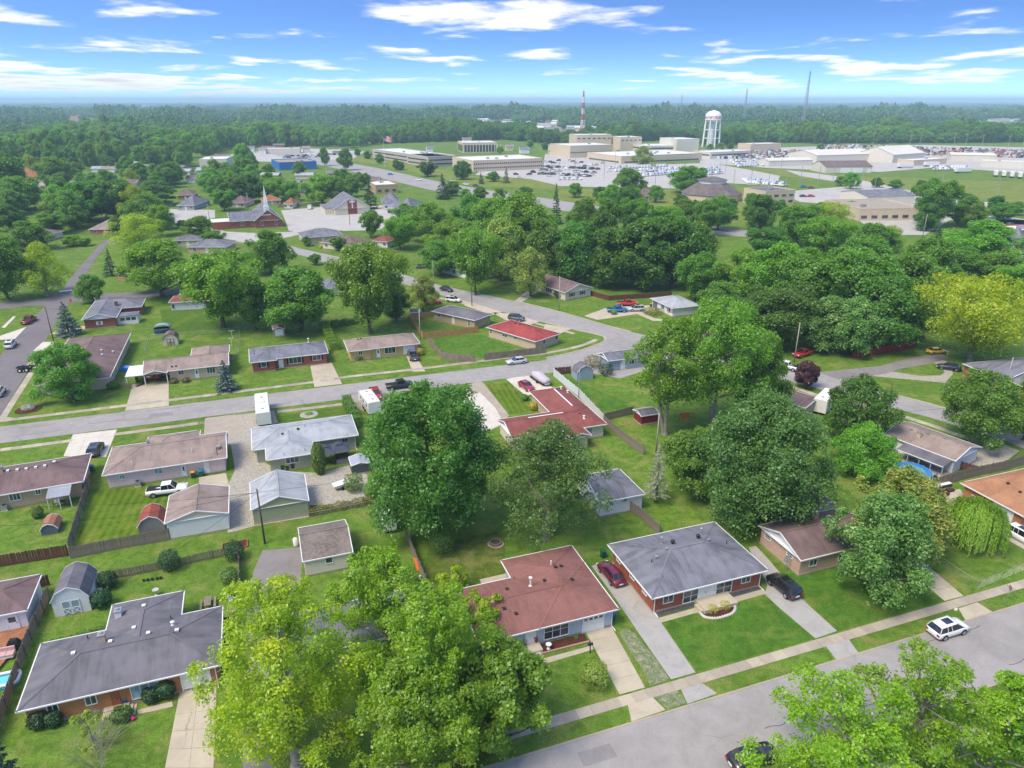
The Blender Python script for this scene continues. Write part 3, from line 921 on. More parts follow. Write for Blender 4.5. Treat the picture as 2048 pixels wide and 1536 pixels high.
class House:
 def __init__(self, name, label, A, B, C, roof, wall, eave=2.6, pitch=0.33, ax='x', e0='h', e1='h', ovh=0.5, angle=None, group=None, cat='house', gable=None, trim=None, gutter=True, D=None):
  ax0, ay0 = G(*A, eave)
  bx0, by0 = G(*B, eave)
  cx0, cy0 = G(*C, eave)
  ang = math.atan2(by0 - ay0, bx0 - ax0) if angle is None else math.radians(angle)
  self.ang = ang
  ca, sa = math.cos(ang), math.sin(ang)
  self.W = (bx0 - ax0) * ca + (by0 - ay0) * sa
  self.D = -(cx0 - bx0) * sa + (cy0 - by0) * ca
  self.D = self.D if D is None else D
  self.ex, self.ey = Vector((ca, sa, 0)), Vector((-sa, ca, 0))
  self.o = Vector((bx0, by0, 0)) - self.ex * self.W
  self.root = empty(name, tuple(self.o), ang, label, cat, group)
  self.eave, self.pitch, self.ovh = eave, pitch, ovh
  self.roof, self.wall, self.gable, self.trim = roof, wall, gable or wall, trim or WHITE
  self.blocks = []
  self.wmats = []
  self.wallbox = {}
  HOUSE_SPOTS.append((bx0, by0, max(self.W, self.D) * 0.75))
  HOUSE_SPOTS.append((ax0, ay0, 4.0))
  self.block(0, 0, self.W, self.D, ax, e0, e1)
 def loc(self, u, v, z=None):
  z = self.eave if z is None else z
  x, y = G(u, v, z)
  d = Vector((x, y, 0)) - self.o
  return d.dot(self.ex), d.dot(self.ey)
 def block(self, x0, y0, x1, y1, ax='x', e0='h', e1='h', eave=None, wall=None, pitch=None):
  k = len(self.blocks)
  self.blocks.append((min(x0, x1), min(y0, y1), max(x0, x1), max(y0, y1), (eave or self.eave) + 0.012 * k, pitch or self.pitch, ax, e0, e1))
  self.wmats.append(wall or self.wall)
 def pblock(self, P, Q, ax='y', e0='h', e1='h', eave=None, wall=None, pitch=None):
  a = self.loc(*P) if not isinstance(P[0], str) else P[1:]
  b = self.loc(*Q) if not isinstance(Q[0], str) else Q[1:]
  self.block(a[0], a[1], b[0], b[1], ax, e0, e1, eave, wall, pitch)
 def finish(self):
  R = self.root
  top, trim = MB(), MB()
  for k, b in enumerate(self.blocks):
   gab = MB()
   roof_block(top, trim, gab, b, self.ovh)
   i = self.ovh + 0.006 * k
   wb = self.wallbox.get(k, (b[0] + i, b[1] + i, b[2] - i, b[3] - i))
   wm = MB().box(wb[0], wb[1], -0.05, wb[2], wb[3], b[4] - 0.035)
   for gi, gf in enumerate(gab.f):
    MB().face([gab.v[q] for q in gf]).build('gable_wall', self.gable, R)
   wm.build('wall', self.wmats[k], R)
   f = MB().box(wb[0] - 0.05, wb[1] - 0.05, -0.05, wb[2] + 0.05, wb[3] + 0.05, 0.22)
   f.build('foundation', CONC_OLD, R)
  self.rf = top.build('roof', [self.roof, self.trim], R)
  trim.build('fascia', self.trim, self.rf)
  return self
 def zroof(self, x, y):
  return max(roof_h(b, x, y) for b in self.blocks)
 def on_roof(self, u, v):
  z = self.eave + 0.6
  for _ in range(8):
   x, y = self.loc(u, v, z)
   zz = self.zroof(x, y)
   if zz < 0:
    zz = self.eave
   z = 0.5 * z + 0.5 * zz
  return x, y, self.zroof(x, y)
 def vents(self, pts, col='grey', h=0.22, w=0.3):
  m = {'grey': STEEL, 'white': WHITE, 'dark': DARKMETAL}[col]
  for p in pts:
   x, y, z = self.on_roof(*p)
   mb = MB().box(x - w / 2, y - w / 2, z - 0.12, x + w / 2, y + w / 2, z + h * 0.55).box(x - w * 0.62, y - w * 0.62, z + h * 0.55, x + w * 0.62, y + w * 0.62, z + h)
   mb.build('roof_vent', m, self.root)
 def pipes(self, pts, h=0.5, r=0.06, m=None, cap=False):
  for p in pts:
   x, y, z = self.on_roof(*p)
   mb = MB().tube((x, y, z - 0.1), (x, y, z + h), r, r, 8)
   if cap:
    mb.lathe([(r * 2.2, z + h), (r * 2.4, z + h + 0.08), (r * 0.6, z + h + 0.2)], x, y, 8)
    mb.lathe([(r * 3.0, z - 0.1), (r * 1.2, z + 0.14)], x, y, 8)
   mb.build('vent_pipe', m or STEEL, self.root)
 def turbine(self, pts):
  for p in pts:
   x, y, z = self.on_roof(*p)
   MB().lathe([(0.16, z - 0.1), (0.16, z + 0.22), (0.26, z + 0.26), (0.27, z + 0.5), (0.12, z + 0.6)], x, y, 10).build('roof_turbine', DARKMETAL, self.root)
 def chimney(self, p, mat, w=0.6, d=0.6, h=0.9, cap=True):
  x, y, z = self.on_roof(*p)
  c = MB().box(x - w / 2, y - d / 2, z - 0.8, x + w / 2, y + d / 2, z + h).build('chimney', mat, self.root)
  if cap:
   MB().box(x - w * 0.6, y - d * 0.6, z + h, x + w * 0.6, y + d * 0.6, z + h + 0.1).box(x - 0.14, y - 0.14, z + h + 0.1, x + 0.14, y + 0.14, z + h + 0.3).build('chimney_cap', STEEL, c)
  return c
 def side(self, s, k=0):
  b = self.blocks[k]
  i = self.ovh + 0.006 * k
  x0, y0, x1, y1 = b[0] + i, b[1] + i, b[2] - i, b[3] - i
  return {'f': ((x0, y0), (1, 0), (0, -1), x1 - x0), 'b': ((x1, y1), (-1, 0), (0, 1), x1 - x0), 'l': ((x0, y1), (0, -1), (-1, 0), y1 - y0), 'r': ((x1, y0), (0, 1), (1, 0), y1 - y0)}[s]
 def wpx(self, s, u, v, k=0):
  (ox, oy), (dx, dy), (nx, ny), L = self.side(s, k)
  r = ray(u, v)
  c = Vector((0, 0, CAM_H)) - self.o
  lc = Vector((c.dot(self.ex), c.dot(self.ey), CAM_H))
  lr = Vector((r.dot(self.ex), r.dot(self.ey), r.z))
  t = ((ox - lc.x) * nx + (oy - lc.y) * ny) / (lr.x * nx + lr.y * ny)
  p = lc + lr * t
  return (p.x - ox) * dx + (p.y - oy) * dy, p.z
 def rect(self, s, P, Q, k=0):
  a, b = self.wpx(s, *P, k), self.wpx(s, *Q, k)
  return min(a[0], b[0]), max(a[0], b[0]), min(a[1], b[1]), max(a[1], b[1])
 def put(self, s, k, name, mb, mat, parent=None):
  (ox, oy), (dx, dy), (nx, ny), L = self.side(s, k)
  mb.v = [(ox + a * dx + n * nx, oy + a * dy + n * ny, z) for a, n, z in mb.v]
  mb.f = [f[::-1] for f in mb.f] if (dx * ny - dy * nx) < 0 else mb.f
  return mb.build(name, mat, parent or self.root)
 def window(self, s, x0, x1, z0, z1, cols=2, rows=1, k=0, glass=None, shut=None, frame=None):
  fw = 0.08
  f = MB()
  f.box(x0 - fw, 0.004, z0 - fw, x0, 0.07, z1 + fw).box(x1, 0.004, z0 - fw, x1 + fw, 0.07, z1 + fw)
  f.box(x0, 0.004, z1, x1, 0.07, z1 + fw).box(x0, 0.004, z0 - fw, x1, 0.1, z0)
  for c in range(1, cols):
   xc = x0 + (x1 - x0) * c / cols
   f.box(xc - 0.03, 0.004, z0, xc + 0.03, 0.06, z1)
  for r in range(1, rows):
   zc = z0 + (z1 - z0) * r / rows
   f.box(x0, 0.004, zc - 0.025, x1, 0.055, zc + 0.025)
  w_ = self.put(s, k, 'window', f, frame or WHITE)
  for c in range(cols):
   a = x0 + (x1 - x0) * c / cols
   b = x0 + (x1 - x0) * (c + 1) / cols
   self.put(s, k, 'pane', MB().box(a + 0.031, 0.003, z0 + 0.001, b - 0.031, 0.025, z1 - 0.001), glass or GLASS, w_)
  if shut is not None:
   for a in (x0 - 0.5, x1 + 0.12):
    self.put(s, k, 'shutter', MB().box(a, 0.002, z0 - 0.04, a + 0.38, 0.05, z1 + 0.04), shut, w_)
  return w_
 def pwin(self, s, P, Q, cols=2, rows=1, k=0, **kw):
  a = self.rect(s, P, Q, k)
  z1 = min(a[3], self.eave - 0.2)
  z0 = min(a[2], z1 - 0.5)
  return self.window(s, a[0], a[1], max(z0, 0.15), z1, cols, rows, k, **kw)
 def door(self, s, x0, x1, z1=2.05, k=0, mat=None, z0=0.12, panes=False):
  f = MB().box(x0 - 0.1, 0.004, z0, x0, 0.08, z1 + 0.1).box(x1, 0.004, z0, x1 + 0.1, 0.08, z1 + 0.1).box(x0, 0.004, z1, x1, 0.08, z1 + 0.1).box(x0, 0.003, z0, x1, 0.05, z1)
  d = self.put(s, k, 'door', f, mat or WHITE)
  self.put(s, k, 'handle', MB().box(x1 - 0.14, 0.05, z0 + 0.95, x1 - 0.08, 0.1, z0 + 1.08), DARKMETAL, d)
  if panes:
   self.put(s, k, 'pane', MB().box(x0 + 0.15, 0.051, z0 + 1.1, x1 - 0.15, 0.06, z1 - 0.15), GLASS, d)
  return d
 def pdoor(self, s, P, Q, k=0, **kw):
  a = self.rect(s, P, Q, k)
  return self.door(s, a[0], a[1], k=k, **kw)
 def garage(self, s, x0, x1, z1=2.1, k=0, mat=None, lites=0):
  d = self.put(s, k, 'garage_door', MB().box(x0 - 0.12, 0.004, 0.02, x0, 0.09, z1 + 0.12).box(x1, 0.004, 0.02, x1 + 0.12, 0.09, z1 + 0.12).box(x0, 0.004, z1, x1, 0.09, z1 + 0.12), WHITE)
  h = (z1 - 0.04) / 4
  for i in range(4):
   self.put(s, k, 'panel', MB().box(x0, 0.003, 0.04 + i * h, x1, 0.05, 0.04 + (i + 1) * h - 0.02), mat or WHITE, d)
  for i in range(lites):
   a = x0 + (x1 - x0) * (i + 0.15) / lites
   b = x0 + (x1 - x0) * (i + 0.85) / lites
   self.put(s, k, 'pane', MB().box(a, 0.051, z1 - h * 0.85, b, 0.058, z1 - h * 0.25), GLASS, d)
  return d
 def pgarage(self, s, P, Q, k=0, **kw):
  a = self.rect(s, P, Q, k)
  return self.garage(s, a[0], a[1], k=k, **kw)
 def spouts(self, corners):
  for s, a in corners:
   mb = MB().tube((a, 0.09, 0.15), (a, 0.09, self.eave - 0.1), 0.05, 0.05, 6).tube((a, 0.09, 0.15), (a + 0.1, 0.9, 0.06), 0.05, 0.05, 6)
   self.put(s, 0, 'downspout', mb, WHITE)
 def slab(self, name, x0, y0, x1, y1, h, mat=None, steps=0):
  mb = MB().box(x0, y0, -0.05, x1, y1, h)
  o = mb.build(name, mat or CONC, self.root)
  return o
def gambrel_shed(name, label, A, B, L, h, roof, wall, door=None, ang=None, hk=1.0, front='f', trim=None, doors=2):
 ax, ay = G(*A)
 bx, by = G(*B)
 an = math.atan2(by - ay, bx - ax) if ang is None else math.radians(ang)
 W = math.hypot(bx - ax, by - ay)
 r = empty(name, (ax, ay, 0), an, label, 'shed')
 e = h
 prof = [(0, e), (W * 0.17, e + W * 0.27 * hk), (W / 2, e + W * 0.42 * hk), (W * 0.83, e + W * 0.27 * hk), (W, e)]
 mb = MB()
 base = [(0, 0), (W, 0)] + prof[::-1]
 mb.face([(p[0], 0, p[1] - (0 if p[1] == 0 else 0.02)) for p in base])
 mb.face([(p[0], L, p[1] - (0 if p[1] == 0 else 0.02)) for p in base][::-1])
 mb.face([(0, 0, 0), (0, 0, e), (0, L, e), (0, L, 0)])
 mb.face([(W, 0, 0), (W, L, 0), (W, L, e), (W, 0, e)])
 mb.build('wall', wall, r)
 rf = MB()
 pp = [(-0.12, e - 0.12)] + prof[1:4] + [(W + 0.12, e - 0.12)]
 for i in range(4):
  (x0, z0), (x1, z1) = pp[i], pp[i + 1]
  rf.face([(x0, -0.15, z0), (x1, -0.15, z1), (x1, L + 0.15, z1), (x0, L + 0.15, z0)][::1])
  rf.face([(x0, -0.15, z0 - 0.06), (x0, L + 0.15, z0 - 0.06), (x1, L + 0.15, z1 - 0.06), (x1, -0.15, z1 - 0.06)])
 ro = rf.build('roof', roof, r)
 tm = MB()
 for i in range(4):
  for yy in (-0.15, L + 0.15):
   tm.bar((pp[i][0], yy, pp[i][1] - 0.04), (pp[i + 1][0], yy, pp[i + 1][1] - 0.04), 0.05, 0.1)
 tm.build('fascia', trim or WHITE, ro)
 if door is not None:
  dw = W * 0.5
  for k in range(doors):
   x0 = W / 2 - dw / 2 + dw / doors * k
   x1 = x0 + dw / doors - 0.03
   z1 = min(1.95, e * 0.95)
   d = MB().box(x0, -0.05, 0.08, x1, -0.003, z1).build('door', door, r)
   t = MB()
   t.box(x0, -0.075, 0.08, x0 + 0.09, -0.051, z1).box(x1 - 0.09, -0.075, 0.08, x1, -0.051, z1).box(x0 + 0.09, -0.074, z1 - 0.1, x1 - 0.09, -0.051, z1).box(x0 + 0.09, -0.074, z1 * 0.46, x1 - 0.09, -0.051, z1 * 0.52)
   t.bar((x0 + 0.09, -0.062, 0.12), (x1 - 0.09, -0.062, z1 * 0.46), 0.02, 0.08)
   t.bar((x1 - 0.09, -0.063, 0.12), (x0 + 0.09, -0.063, z1 * 0.46), 0.02, 0.08)
   t.build('door_brace', trim or WHITE, d)
 return r, W, an
# ---- ground pieces
def sheet(name, pts, z, mat, kind='structure', parent=None, label=None, cat=None, world=False):
 q = [p if world else G(*p) for p in pts]
 area = sum(q[k][0] * q[(k + 1) % len(q)][1] - q[(k + 1) % len(q)][0] * q[k][1] for k in range(len(q)))
 if area < 0:
  q = q[::-1]
 o = MB().face([(p[0], p[1], z) for p in q]).build(name, mat, parent)
 return tag(o, label, cat, None, kind)
def lawn(pts, mat, z=0.006, label=None):
 return sheet('lawn', pts, z, mat)
def smooth(pts, n=6):
 out = []
 P = [np.array(p, float) for p in pts]
 for i in range(len(P) - 1):
  a = P[i - 1] if i else 2 * P[0] - P[1]
  b, c = P[i], P[i + 1]
  d = P[i + 2] if i + 2 < len(P) else 2 * P[-1] - P[-2]
  for k in range(n):
   t = k / n
   out.append(0.5 * ((2 * b) + (c - a) * t + (2 * a - 5 * b + 4 * c - d) * t * t + (3 * b - a - 3 * c + d) * t ** 3))
 out.append(P[-1])
 return out
def offset(pts, d):
 out = []
 for i, p in enumerate(pts):
  a = pts[max(i - 1, 0)]
  b = pts[min(i + 1, len(pts) - 1)]
  t = np.array(b) - np.array(a)
  t = t / max(np.linalg.norm(t), 1e-6)
  out.append(np.array(p) + np.array([-t[1], t[0]]) * d)
 return out
def ribbon(name, pts, wl, wr, z, mat, kind='structure', thick=0.0):
 L, R = offset(pts, wl), offset(pts, -wr)
 mb = MB()
 for i in range(len(pts) - 1):
  q = [R[i], R[i + 1], L[i + 1], L[i]]
  mb.face([(p[0], p[1], z) for p in q])
 o = mb.build(name, mat)
 return tag(o, kind=kind)
def kerb(pts, name='kerb', h=0.12, w=0.16, mat=None):
 mb = MB()
 L, R = offset(pts, w / 2), offset(pts, -w / 2)
 for i in range(len(pts) - 1):
  for a, b, c, d in (((R[i], h), (R[i + 1], h), (L[i + 1], h), (L[i], h)), ((R[i], -.05), (R[i + 1], -.05), (R[i + 1], h), (R[i], h)), ((L[i + 1], -.05), (L[i], -.05), (L[i], h), (L[i + 1], h))):
   mb.face([(a[0][0], a[0][1], a[1]), (b[0][0], b[0][1], b[1]), (c[0][0], c[0][1], c[1]), (d[0][0], d[0][1], d[1])])
 return tag(mb.build(name, mat or CONC_OLD), kind='structure')
def path_len(pts):
 return [0] + list(np.cumsum([np.linalg.norm(np.array(pts[i + 1]) - np.array(pts[i])) for i in range(len(pts) - 1)]))
def at_len(pts, cum, s):
 i = int(np.clip(np.searchsorted(cum, s) - 1, 0, len(pts) - 2))
 t = (s - cum[i]) / max(cum[i + 1] - cum[i], 1e-6)
 a, b = np.array(pts[i]), np.array(pts[i + 1])
 d = (b - a) / max(np.linalg.norm(b - a), 1e-6)
 return a + (b - a) * t, d
def sidewalk(pts, w=1.22, L=1.5, z=0.03, mats=None, seed=1, skip=()):
 rng = random.Random(seed)
 mats = mats or [CONC_OLD, CONC_OLD, CONC_OLD, CONC_WALK, CONC_WALK, CONC]
 cum = path_len(pts)
 root = ribbon('sidewalk', pts, w / 2 - 0.02, w / 2 - 0.02, 0.012, GRAVELG)
 base = {}
 n = int(cum[-1] / L)
 for i in range(n):
  s = (i + 0.5) * L
  if any(a < s < b for a, b in skip):
   continue
  p, d = at_len(pts, cum, s)
  m = rng.choice(mats)
  if m.name not in base:
   base[m.name] = MB().box(-L / 2 + 0.012, -w / 2, -0.06, L / 2 - 0.012, w / 2, 0).mesh('slab', m)
  o = link('slab', base[m.name], root, (p[0], p[1], z + rng.uniform(-0.006, 0.006)), math.atan2(d[1], d[0]))
  o.rotation_euler = (rng.uniform(-0.004, 0.004), rng.uniform(-0.006, 0.006), math.atan2(d[1], d[0]))
 return root
def driveway(quad, n, mat, z=0.02, m=1, name='driveway', label=None, world=False, joint=0.03):
 q = [np.array(p if world else G(*p)) for p in quad]
 root = tag(MB().face([(p[0], p[1], z - 0.012) for p in (q if cross2(q) > 0 else q[::-1])]).build(name, GRAVELG), kind='structure')
 for i in range(n):
  for j in range(m):
   def at(s, t):
    return (q[0] * (1 - s) + q[3] * s) * (1 - t) + (q[1] * (1 - s) + q[2] * s) * t
   gs, gt = joint / max(np.linalg.norm(q[3] - q[0]), 1), joint / max(np.linalg.norm(q[1] - q[0]), 1)
   s0, s1, t0, t1 = i / n + gs / 2 * (i > 0), (i + 1) / n - gs / 2 * (i < n - 1), j / m + gt / 2 * (j > 0), (j + 1) / m - gt / 2 * (j < m - 1)
   c = [at(s0, t0), at(s0, t1), at(s1, t1), at(s1, t0)]
   MB().prism([tuple(p) for p in c], z - 0.06, z + 0.006 * ((i * 7 + j * 3) % 3) / 2).build('slab', mat, root)
 return root
def cross2(q):
 return sum(q[k][0] * q[(k + 1) % len(q)][1] - q[(k + 1) % len(q)][0] * q[k][1] for k in range(len(q)))
# ---- fences, poles
PLANK_GREY = plain('weathered_plank', S(150, 136, 122), 0.35, 6.0, rough=0.95)
PLANK_BROWN = plain('brown_plank', S(112, 74, 62), 0.3, 6.0, rough=0.9)
PLANK_RED = plain('red_plank', S(150, 50, 52), 0.2, 6.0, rough=0.8)
PLANK_TAN = plain('new_pine_plank', S(196, 152, 96), 0.25, 6.0, rough=0.9)
VINYL = plain('white_vinyl', S(232, 234, 238), 0.05)
DECKM = plain('deck_boards', S(176, 120, 84), 0.3, 4.0, rough=0.85)
def fence(pts, h, mat, label, plank=0.14, gap=0.012, singles=True, seed=3, name='plank_fence', jag=0.04, world=False, shadow_box=False):
 rng = random.Random(seed)
 P = [np.array(p if world else G(*p)) for p in pts]
 cum = path_len(P)
 o = P[0]
 root = empty(name, (o[0], o[1], 0), 0, label, 'fence')
 for i in range(len(P) - 1):
  a, b = P[i] - o, P[i + 1] - o
  for z in (h * 0.22, h * 0.78):
   MB().bar((a[0], a[1], z), (b[0], b[1], z), 0.04, 0.09).build('rail', mat, root)
 post = MB().box(-0.05, -0.05, -0.1, 0.05, 0.05, h + 0.03).mesh('post', mat)
 n = max(1, int(cum[-1] / 2.44))
 for i in range(n + 1):
  p, d = at_len(P, cum, min(cum[-1] * i / n, cum[-1] - 1e-3))
  nrm = np.array([-d[1], d[0]])
  link('post', post, root, tuple(np.append(p - o + nrm * 0.07, 0)), math.atan2(d[1], d[0]))
 var = [MB().box(-plank / 2, -0.012, 0.04, plank / 2, 0.012, h * k).mesh('plank', mat) for k in (0.97, 1.0, 1.015)]
 st = plank + gap
 k = int(cum[-1] / st)
 step = 1
 if k > 290:
  rest = MB()
 for i in range(k):
  p, d = at_len(P, cum, (i + 0.5) * st)
  nrm = np.array([-d[1], d[0]])
  side = -0.035 if (not shadow_box or i % 2) else 0.035
  q = p - o + nrm * (side + rng.uniform(-0.004, 0.004))
  if singles and i < 290:
   b = link('plank', var[rng.randrange(3)], root, (q[0], q[1], rng.uniform(-jag, jag * 0.5)))
   b.rotation_euler = (rng.uniform(-0.015, 0.015), rng.uniform(-0.02, 0.02), math.atan2(d[1], d[0]))
  else:
   if i == 0 or (not singles and i % 18 == 0):
    if i and not singles:
     rest.build('fence_panel', mat, root)
    rest = MB()
   z = h * rng.uniform(0.96, 1.02)
   c0, c1 = q - d * plank / 2, q + d * plank / 2
   rest.bar((c0[0], c0[1], z / 2), (c1[0], c1[1], z / 2), 0.024, z)
 if not singles or k > 290:
  if rest.f:
   r_ = rest.build('fence_panel', mat, root)
   if singles:
    r_['kind'] = 'stuff'
 return root
def chainlink(pts, h, label, world=False, top=True):
 P = [np.array(p if world else G(*p)) for p in pts]
 o = P[0]
 cum = path_len(P)
 root = empty('chain_link_fence', (o[0], o[1], 0), 0, label, 'fence')
 n = max(1, int(cum[-1] / 2.6))
 pm = MB().tube((0, 0, -0.1), (0, 0, h + 0.04), 0.035, 0.035, 6).mesh('post', STEEL)
 for i in range(n + 1):
  p, d = at_len(P, cum, min(cum[-1] * i / n, cum[-1] - 1e-3))
  link('post', pm, root, (p[0] - o[0], p[1] - o[1], 0))
 for i in range(len(P) - 1):
  a, b = P[i] - o, P[i + 1] - o
  MB().tube((a[0], a[1], h), (b[0], b[1], h), 0.025, 0.025, 6).build('top_rail', STEEL, root)
  L = np.linalg.norm(b - a)
  d = (b - a) / L
  mb = MB()
  nw = int(L / 0.28)
  for k in range(nw):
   for sg in (1, -1):
    s0 = k * 0.28
    s1 = s0 + sg * h
    t0, t1 = 0.0, 1.0
    if s1 < 0:
     t1 = s0 / h
    if s1 > L:
     t1 = (L - s0) / h
    e = s0 + sg * h * t1
    mb.tube((a[0] + d[0] * s0, a[1] + d[1] * s0, 0.03), (a[0] + d[0] * e, a[1] + d[1] * e, h * t1), 0.004, 0.004, 3, cap=False)
  m = mb.build('wire_mesh', STEEL, root)
 return root
POLEWOOD = plain('pole_wood', S(112, 88, 72), 0.3, 2.0, rough=0.95)
POLEPALE = plain('pole_pale', S(186, 176, 160), 0.2, 2.0, rough=0.9)
POLE_TOPS = {}
def pole(u, vb, vt, label, key, pale=False, arm=True, tr=False, arm_ang=0.3, utop=None, r=0.14):
 x, y = G(u, vb)
 h = ztop(vt, y)
 root = empty('utility_pole', (x, y, 0), arm_ang, label, 'pole')
 m = POLEPALE if pale else POLEWOOD
 MB().tube((0, 0, -0.2), (0, 0, h), r, r * 0.68, 9).build('shaft', m, root, True)
 if arm:
  MB().box(-1.1, -0.16, h - 0.75, 1.1, -0.06, h - 0.63).build('crossarm', m, root)
  for k in (-1.0, -0.4, 0.4, 1.0):
   MB().lathe([(0.03, h - 0.63), (0.05, h - 0.55), (0.03, h - 0.48)], k, -0.11, 6).build('insulator', STEEL, root)
 if tr:
  MB().lathe([(0.2, h - 2.3), (0.24, h - 2.2), (0.24, h - 1.5), (0.1, h - 1.42)], 0.38, 0, 10).build('transformer', STEEL, root)
 POLE_TOPS[key] = Vector((x, y, h - 0.5))
 return root
def wire(a, b, label, sag=0.8, r=0.018, n=10):
 a = POLE_TOPS[a] if isinstance(a, str) else Vector(a)
 b = POLE_TOPS[b] if isinstance(b, str) else Vector(b)
 mb = MB()
 prev = None
 o = a.copy()
 for k in range(n + 1):
  t = k / n
  p = a.lerp(b, t) - Vector((0, 0, sag * 4 * t * (1 - t))) - o
  if prev is not None:
   mb.tube(prev, p, r, r, 4, cap=False)
  prev = p
 return tag(mb.build('power_line', DARKMETAL, None, loc=tuple(o)), label, 'cable')
# ---- vehicles
def paint(name, col):
 return plain('paint_' + name, col, 0.06, 1.0, rough=0.28, spec=0.5, coat=0.8)
PAINT = {
 'white': paint('white', (0.78, 0.78, 0.77, 1)), 'black': paint('black', (0.014, 0.015, 0.018, 1)),
 'maroon': paint('maroon', (0.13, 0.012, 0.03, 1)), 'silver': paint('silver', (0.5, 0.52, 0.54, 1)),
 'red': paint('red', (0.52, 0.018, 0.022, 1)), 'blue': paint('blue', (0.015, 0.16, 0.5, 1)),
 'grey': paint('grey', (0.09, 0.095, 0.1, 1)), 'slate': paint('slate', (0.05, 0.06, 0.08, 1)),
 'yellow': paint('yellow', (0.6, 0.38, 0.02, 1)), 'tan': paint('tan', (0.4, 0.34, 0.25, 1)),
 'cherry': paint('cherry', (0.3, 0.02, 0.03, 1)),
}
LAMP_R = plain('tail_lamp', (0.42, 0.012, 0.014, 1), 0.1, rough=0.2)
LAMP_W = plain('head_lamp', (0.72, 0.74, 0.76, 1), 0.1, rough=0.15)
RIM = plain('alloy_rim', (0.45, 0.46, 0.47, 1), 0.1, rough=0.3, metallic=0.7)
CHROME = plain('chrome_trim', (0.6, 0.6, 0.62, 1), 0.05, rough=0.2, metallic=0.8)
BODY = {
 'sedan': dict(L=4.85, W=1.84, wb=2.8, r=0.33, st=[(0, .70, .42, .66), (.02, .84, .3, .86), (.1, .92, .22, .99), (.25, .92, .2, 1.0), (.5, .92, .2, .97), (.7, .92, .2, .95), (.85, .91, .22, .86), (.95, .86, .26, .74), (.99, .74, .32, .62), (1, .6, .4, .54)],
     cab=[(.08, .96), (.23, 1.42), (.55, 1.46), (.74, .93)], cw=(.8, .6)),
 'suv': dict(L=4.6, W=1.86, wb=2.72, r=0.36, st=[(0, .74, .5, .78), (.015, .88, .36, 1.0), (.06, .93, .28, 1.08), (.25, .93, .25, 1.08), (.5, .93, .25, 1.05), (.72, .93, .25, 1.08), (.88, .92, .27, 1.03), (.96, .86, .32, .92), (.99, .76, .4, .74), (1, .66, .46, .66)],
    cab=[(.02, 1.1), (.09, 1.64), (.57, 1.73), (.81, 1.06)], cw=(.87, .68)),
 'pickup': dict(L=5.75, W=1.98, wb=3.6, r=0.39, st=[(0, .9, .5, 1.0), (.01, .97, .45, 1.1), (.3, .98, .42, 1.12), (.42, .98, .4, 1.12), (.6, .98, .4, 1.1), (.74, .98, .4, 1.1), (.9, .96, .42, 1.06), (.975, .92, .46, .96), (1, .84, .52, .8)],
     cab=[(.37, 1.12), (.4, 1.78), (.62, 1.84), (.755, 1.1)], cw=(.88, .72)),
 'van': dict(L=5.6, W=2.0, wb=3.5, r=0.36, st=[(0, .9, .4, 1.2), (.01, .98, .35, 1.3), (.3, .99, .32, 1.3), (.6, .99, .32, 1.3), (.8, .98, .32, 1.22), (.93, .94, .36, 1.06), (.985, .86, .42, .86), (1, .76, .5, .7)],
    cab=[(.005, 1.28), (.02, 2.15), (.74, 2.2), (.93, 1.06)], cw=(.96, .86)),
}
CARMESH = {}
